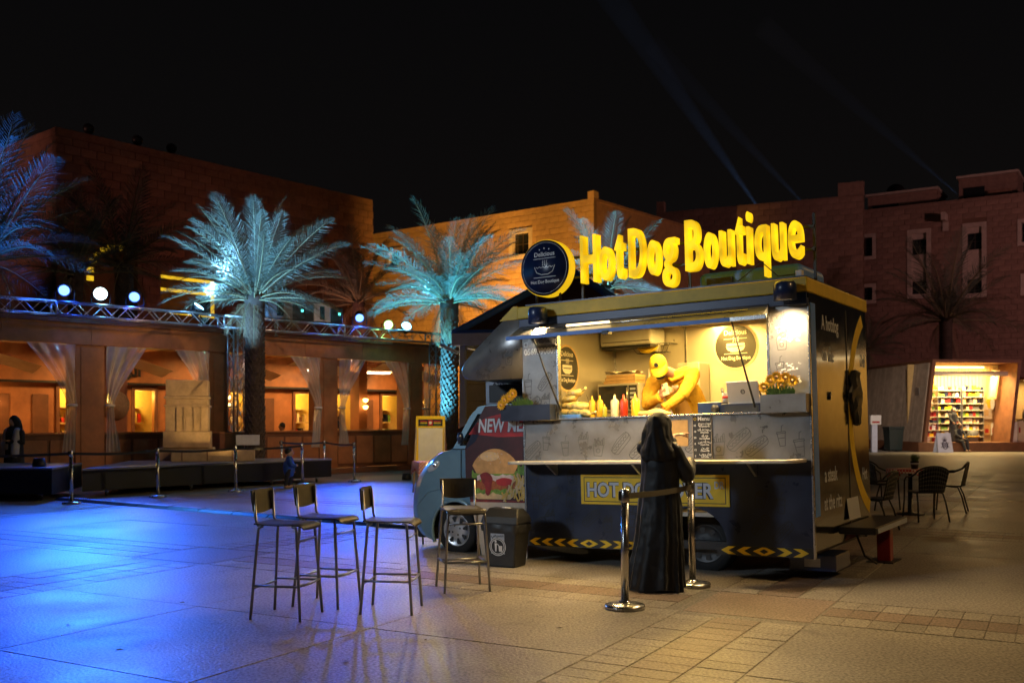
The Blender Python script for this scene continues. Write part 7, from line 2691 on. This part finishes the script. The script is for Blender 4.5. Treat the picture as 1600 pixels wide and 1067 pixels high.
def kiosk_woman():
    t = thing('person', 'shop woman in black standing in the lit kiosk', 'person', KM @ Vector((1.45, .7, KF)), KR + R(200))
    skin_blob('body', 'skin_pale', t, [([(0, 0, 1.36), (0, .02, 1.46)], [.05, .05])] + hand_tubes((-.2, .16, .95), (.3, .5, -.6), (1, 0, 0), .4) + hand_tubes((.2, .16, .95), (-.3, .5, -.6), (-1, 0, 0), .4), [((0, .04, 1.53), (.075, .092, .105)), ((0, .135, 1.52), (.013, .018, .016))], .012, 2)
    skin_blob('robe', 'dark_cloth', t, [([(0, 0, .05), (0, 0, .5), (0, 0, .95), (0, 0, 1.3)], [.24, .2, .17, .16]), ([(-.18, 0, 1.3), (-.24, .03, 1.1), (-.2, .15, .97)], [.07, .062, .05]), ([(.18, 0, 1.3), (.24, .03, 1.1), (.2, .15, .97)], [.07, .062, .05])], (), .018)
    skin_blob('hair', 'hair', t, [([(-.07, -.02, 1.55), (-.1, -.01, 1.42), (-.1, 0, 1.28)], [.06, .065, .05]), ([(.07, -.02, 1.55), (.1, -.01, 1.42), (.1, 0, 1.28)], [.06, .065, .05])], [((0, -.01, 1.56), (.10, .10, .11))], .014)
    t.scale = (1.0, 1.0, 1.0)


kiosk_woman()
t = thing('person', 'person in dark clothes sitting on the kiosk step', 'person', KM @ Vector((1.32, -.12, 0)), KR + R(190))
skin_blob('body', 'skin', t, [([(0, -.05, 1.06), (0, .03, 1.15)], [.05, .05]), ([(-.12, .5, .06), (-.12, .62, .05)], [.045, .04]), ([(.14, .62, .06), (.14, .74, .05)], [.045, .04])] + hand_tubes((-.05, .30, .66), (.6, .4, -.2), (0, 0, -1), .5) + hand_tubes((.08, .32, .66), (-.6, .4, -.2), (0, 0, -1), .5), [((0, .06, 1.22), (.075, .092, .105)), ((0, .15, 1.20), (.013, .018, .016))], .012, 2)
skin_blob('clothes', 'dark_cloth', t, [([(0, -.08, .50), (0, -.08, .75), (0, -.04, 1.0)], [.16, .17, .12]), ([(-.19, -.04, .98), (-.24, .12, .78), (-.08, .28, .66)], [.07, .06, .045]), ([(.19, -.04, .98), (.24, .12, .78), (.1, .28, .66)], [.07, .06, .045]), ([(-.1, -.05, .52), (-.13, .35, .55), (-.12, .48, .10)], [.1, .085, .06]), ([(.1, -.05, .52), (.13, .4, .5), (.14, .60, .10)], [.1, .085, .06])], (), .016)
skin_blob('hair', 'hair', t, (), [((0, .03, 1.255), (.085, .095, .09))], .012, 2)

# ------------------------------------------------------------------ unseen shop row added beyond the right edge for gold reflections on the truck
sr = thing('added_shop_row', 'added unseen lit shop row beyond the right edge, reflected in the truck end', 'building', (24.0, 23.0, 0), R(-60))
SW = MB()
MB().box(-9, 9, 2.6, 2.75, 0, 4.2).build('rear_wall', 'shop_warm', sr)
MB().box(-9.2, 9.2, -.4, 2.8, 4.2, 4.4).build('roof', 'wood_dark', sr)
for k in range(7):
    MB().box(-9 + 3.0 * k - .12, -9 + 3.0 * k + .12, 0, .24, 0, 4.2).build('post', 'wood_dark', sr)
for k in range(6):
    MB().box(-8.8 + 3.0 * k, -6.2 + 3.0 * k, .0, .3, 0, .9).build('counter', 'wood', sr)
    MB().box(-8.3 + 3.0 * k, -6.7 + 3.0 * k, 1.2, 1.3, 4.0, 4.08).build('tube_lamp', 'tube_warm', sr)
srm = sr.matrix_basis.copy()
for k in (-6, 0, 6):
    light('AREA', 'added_shop_row_light', srm @ Vector((k, 1.0, 3.95)), (1.0, .66, .22), 100, srm @ Vector((k, 2.2, 1.0)), 3.5, size_y=.3)

# ------------------------------------------------------------------ search light beams over the roofs: thin columns of lit haze
hz = bpy.data.materials.new('beam_haze')
hz.use_nodes = True
hn, hl_ = hz.node_tree.nodes, hz.node_tree.links
for n_ in list(hn):
    hn.remove(n_)
ho = hn.new('ShaderNodeOutputMaterial')
hv = hn.new('ShaderNodeVolumePrincipled')
hv.inputs['Color'].default_value = (.75, .85, 1, 1)
hv.inputs['Density'].default_value = 0.02
hl_.new(hv.outputs[0], ho.inputs['Volume'])
for k, (a, b, r1, nm) in enumerate((((1204, 352, 64), (930, -40, 72), 1.1, 'rising behind the glowing word Boutique'), ((1278, 342, 66), (1020, 70, 74), .75, 'rising behind the last glowing letter'), ((1506, 312, 66), (1190, 40, 74), .85, 'rising from the right roof edge'))):
    p, q = Vector(D(*a)), Vector(D(*b))
    t = thing('search_light', 'faint blue search light beam ' + nm, 'light beam', p, 0, 'search light beams')
    v = q - p
    MB().lathe([(.16, -.5), (.2, 0), (.2, .1)], n=12).build('housing', 'black_metal', t)
    MB().tube([v.normalized() * .3, v], [.12, r1], 14).build('beam', ['beam_haze'], t) if False else None
    mb = MB().tube([v.normalized() * .3, v], [.12, r1], 14)
    me = bpy.data.meshes.new('beam')
    me.from_pydata(mb.v, [], mb.f)
    me.materials.append(hz)
    o = bpy.data.objects.new('beam', me)
    COL.objects.link(o)
    o.parent = t
    tag(o, kind='stuff')
    ang = 2 * math.degrees(math.atan(r1 / v.length)) * 1.1
    light('SPOT', 'search_light_lamp', p + v.normalized() * .35, (.25, .50, 1.0), [4200, 2000, 1300][k], q, .03, ang, .3)
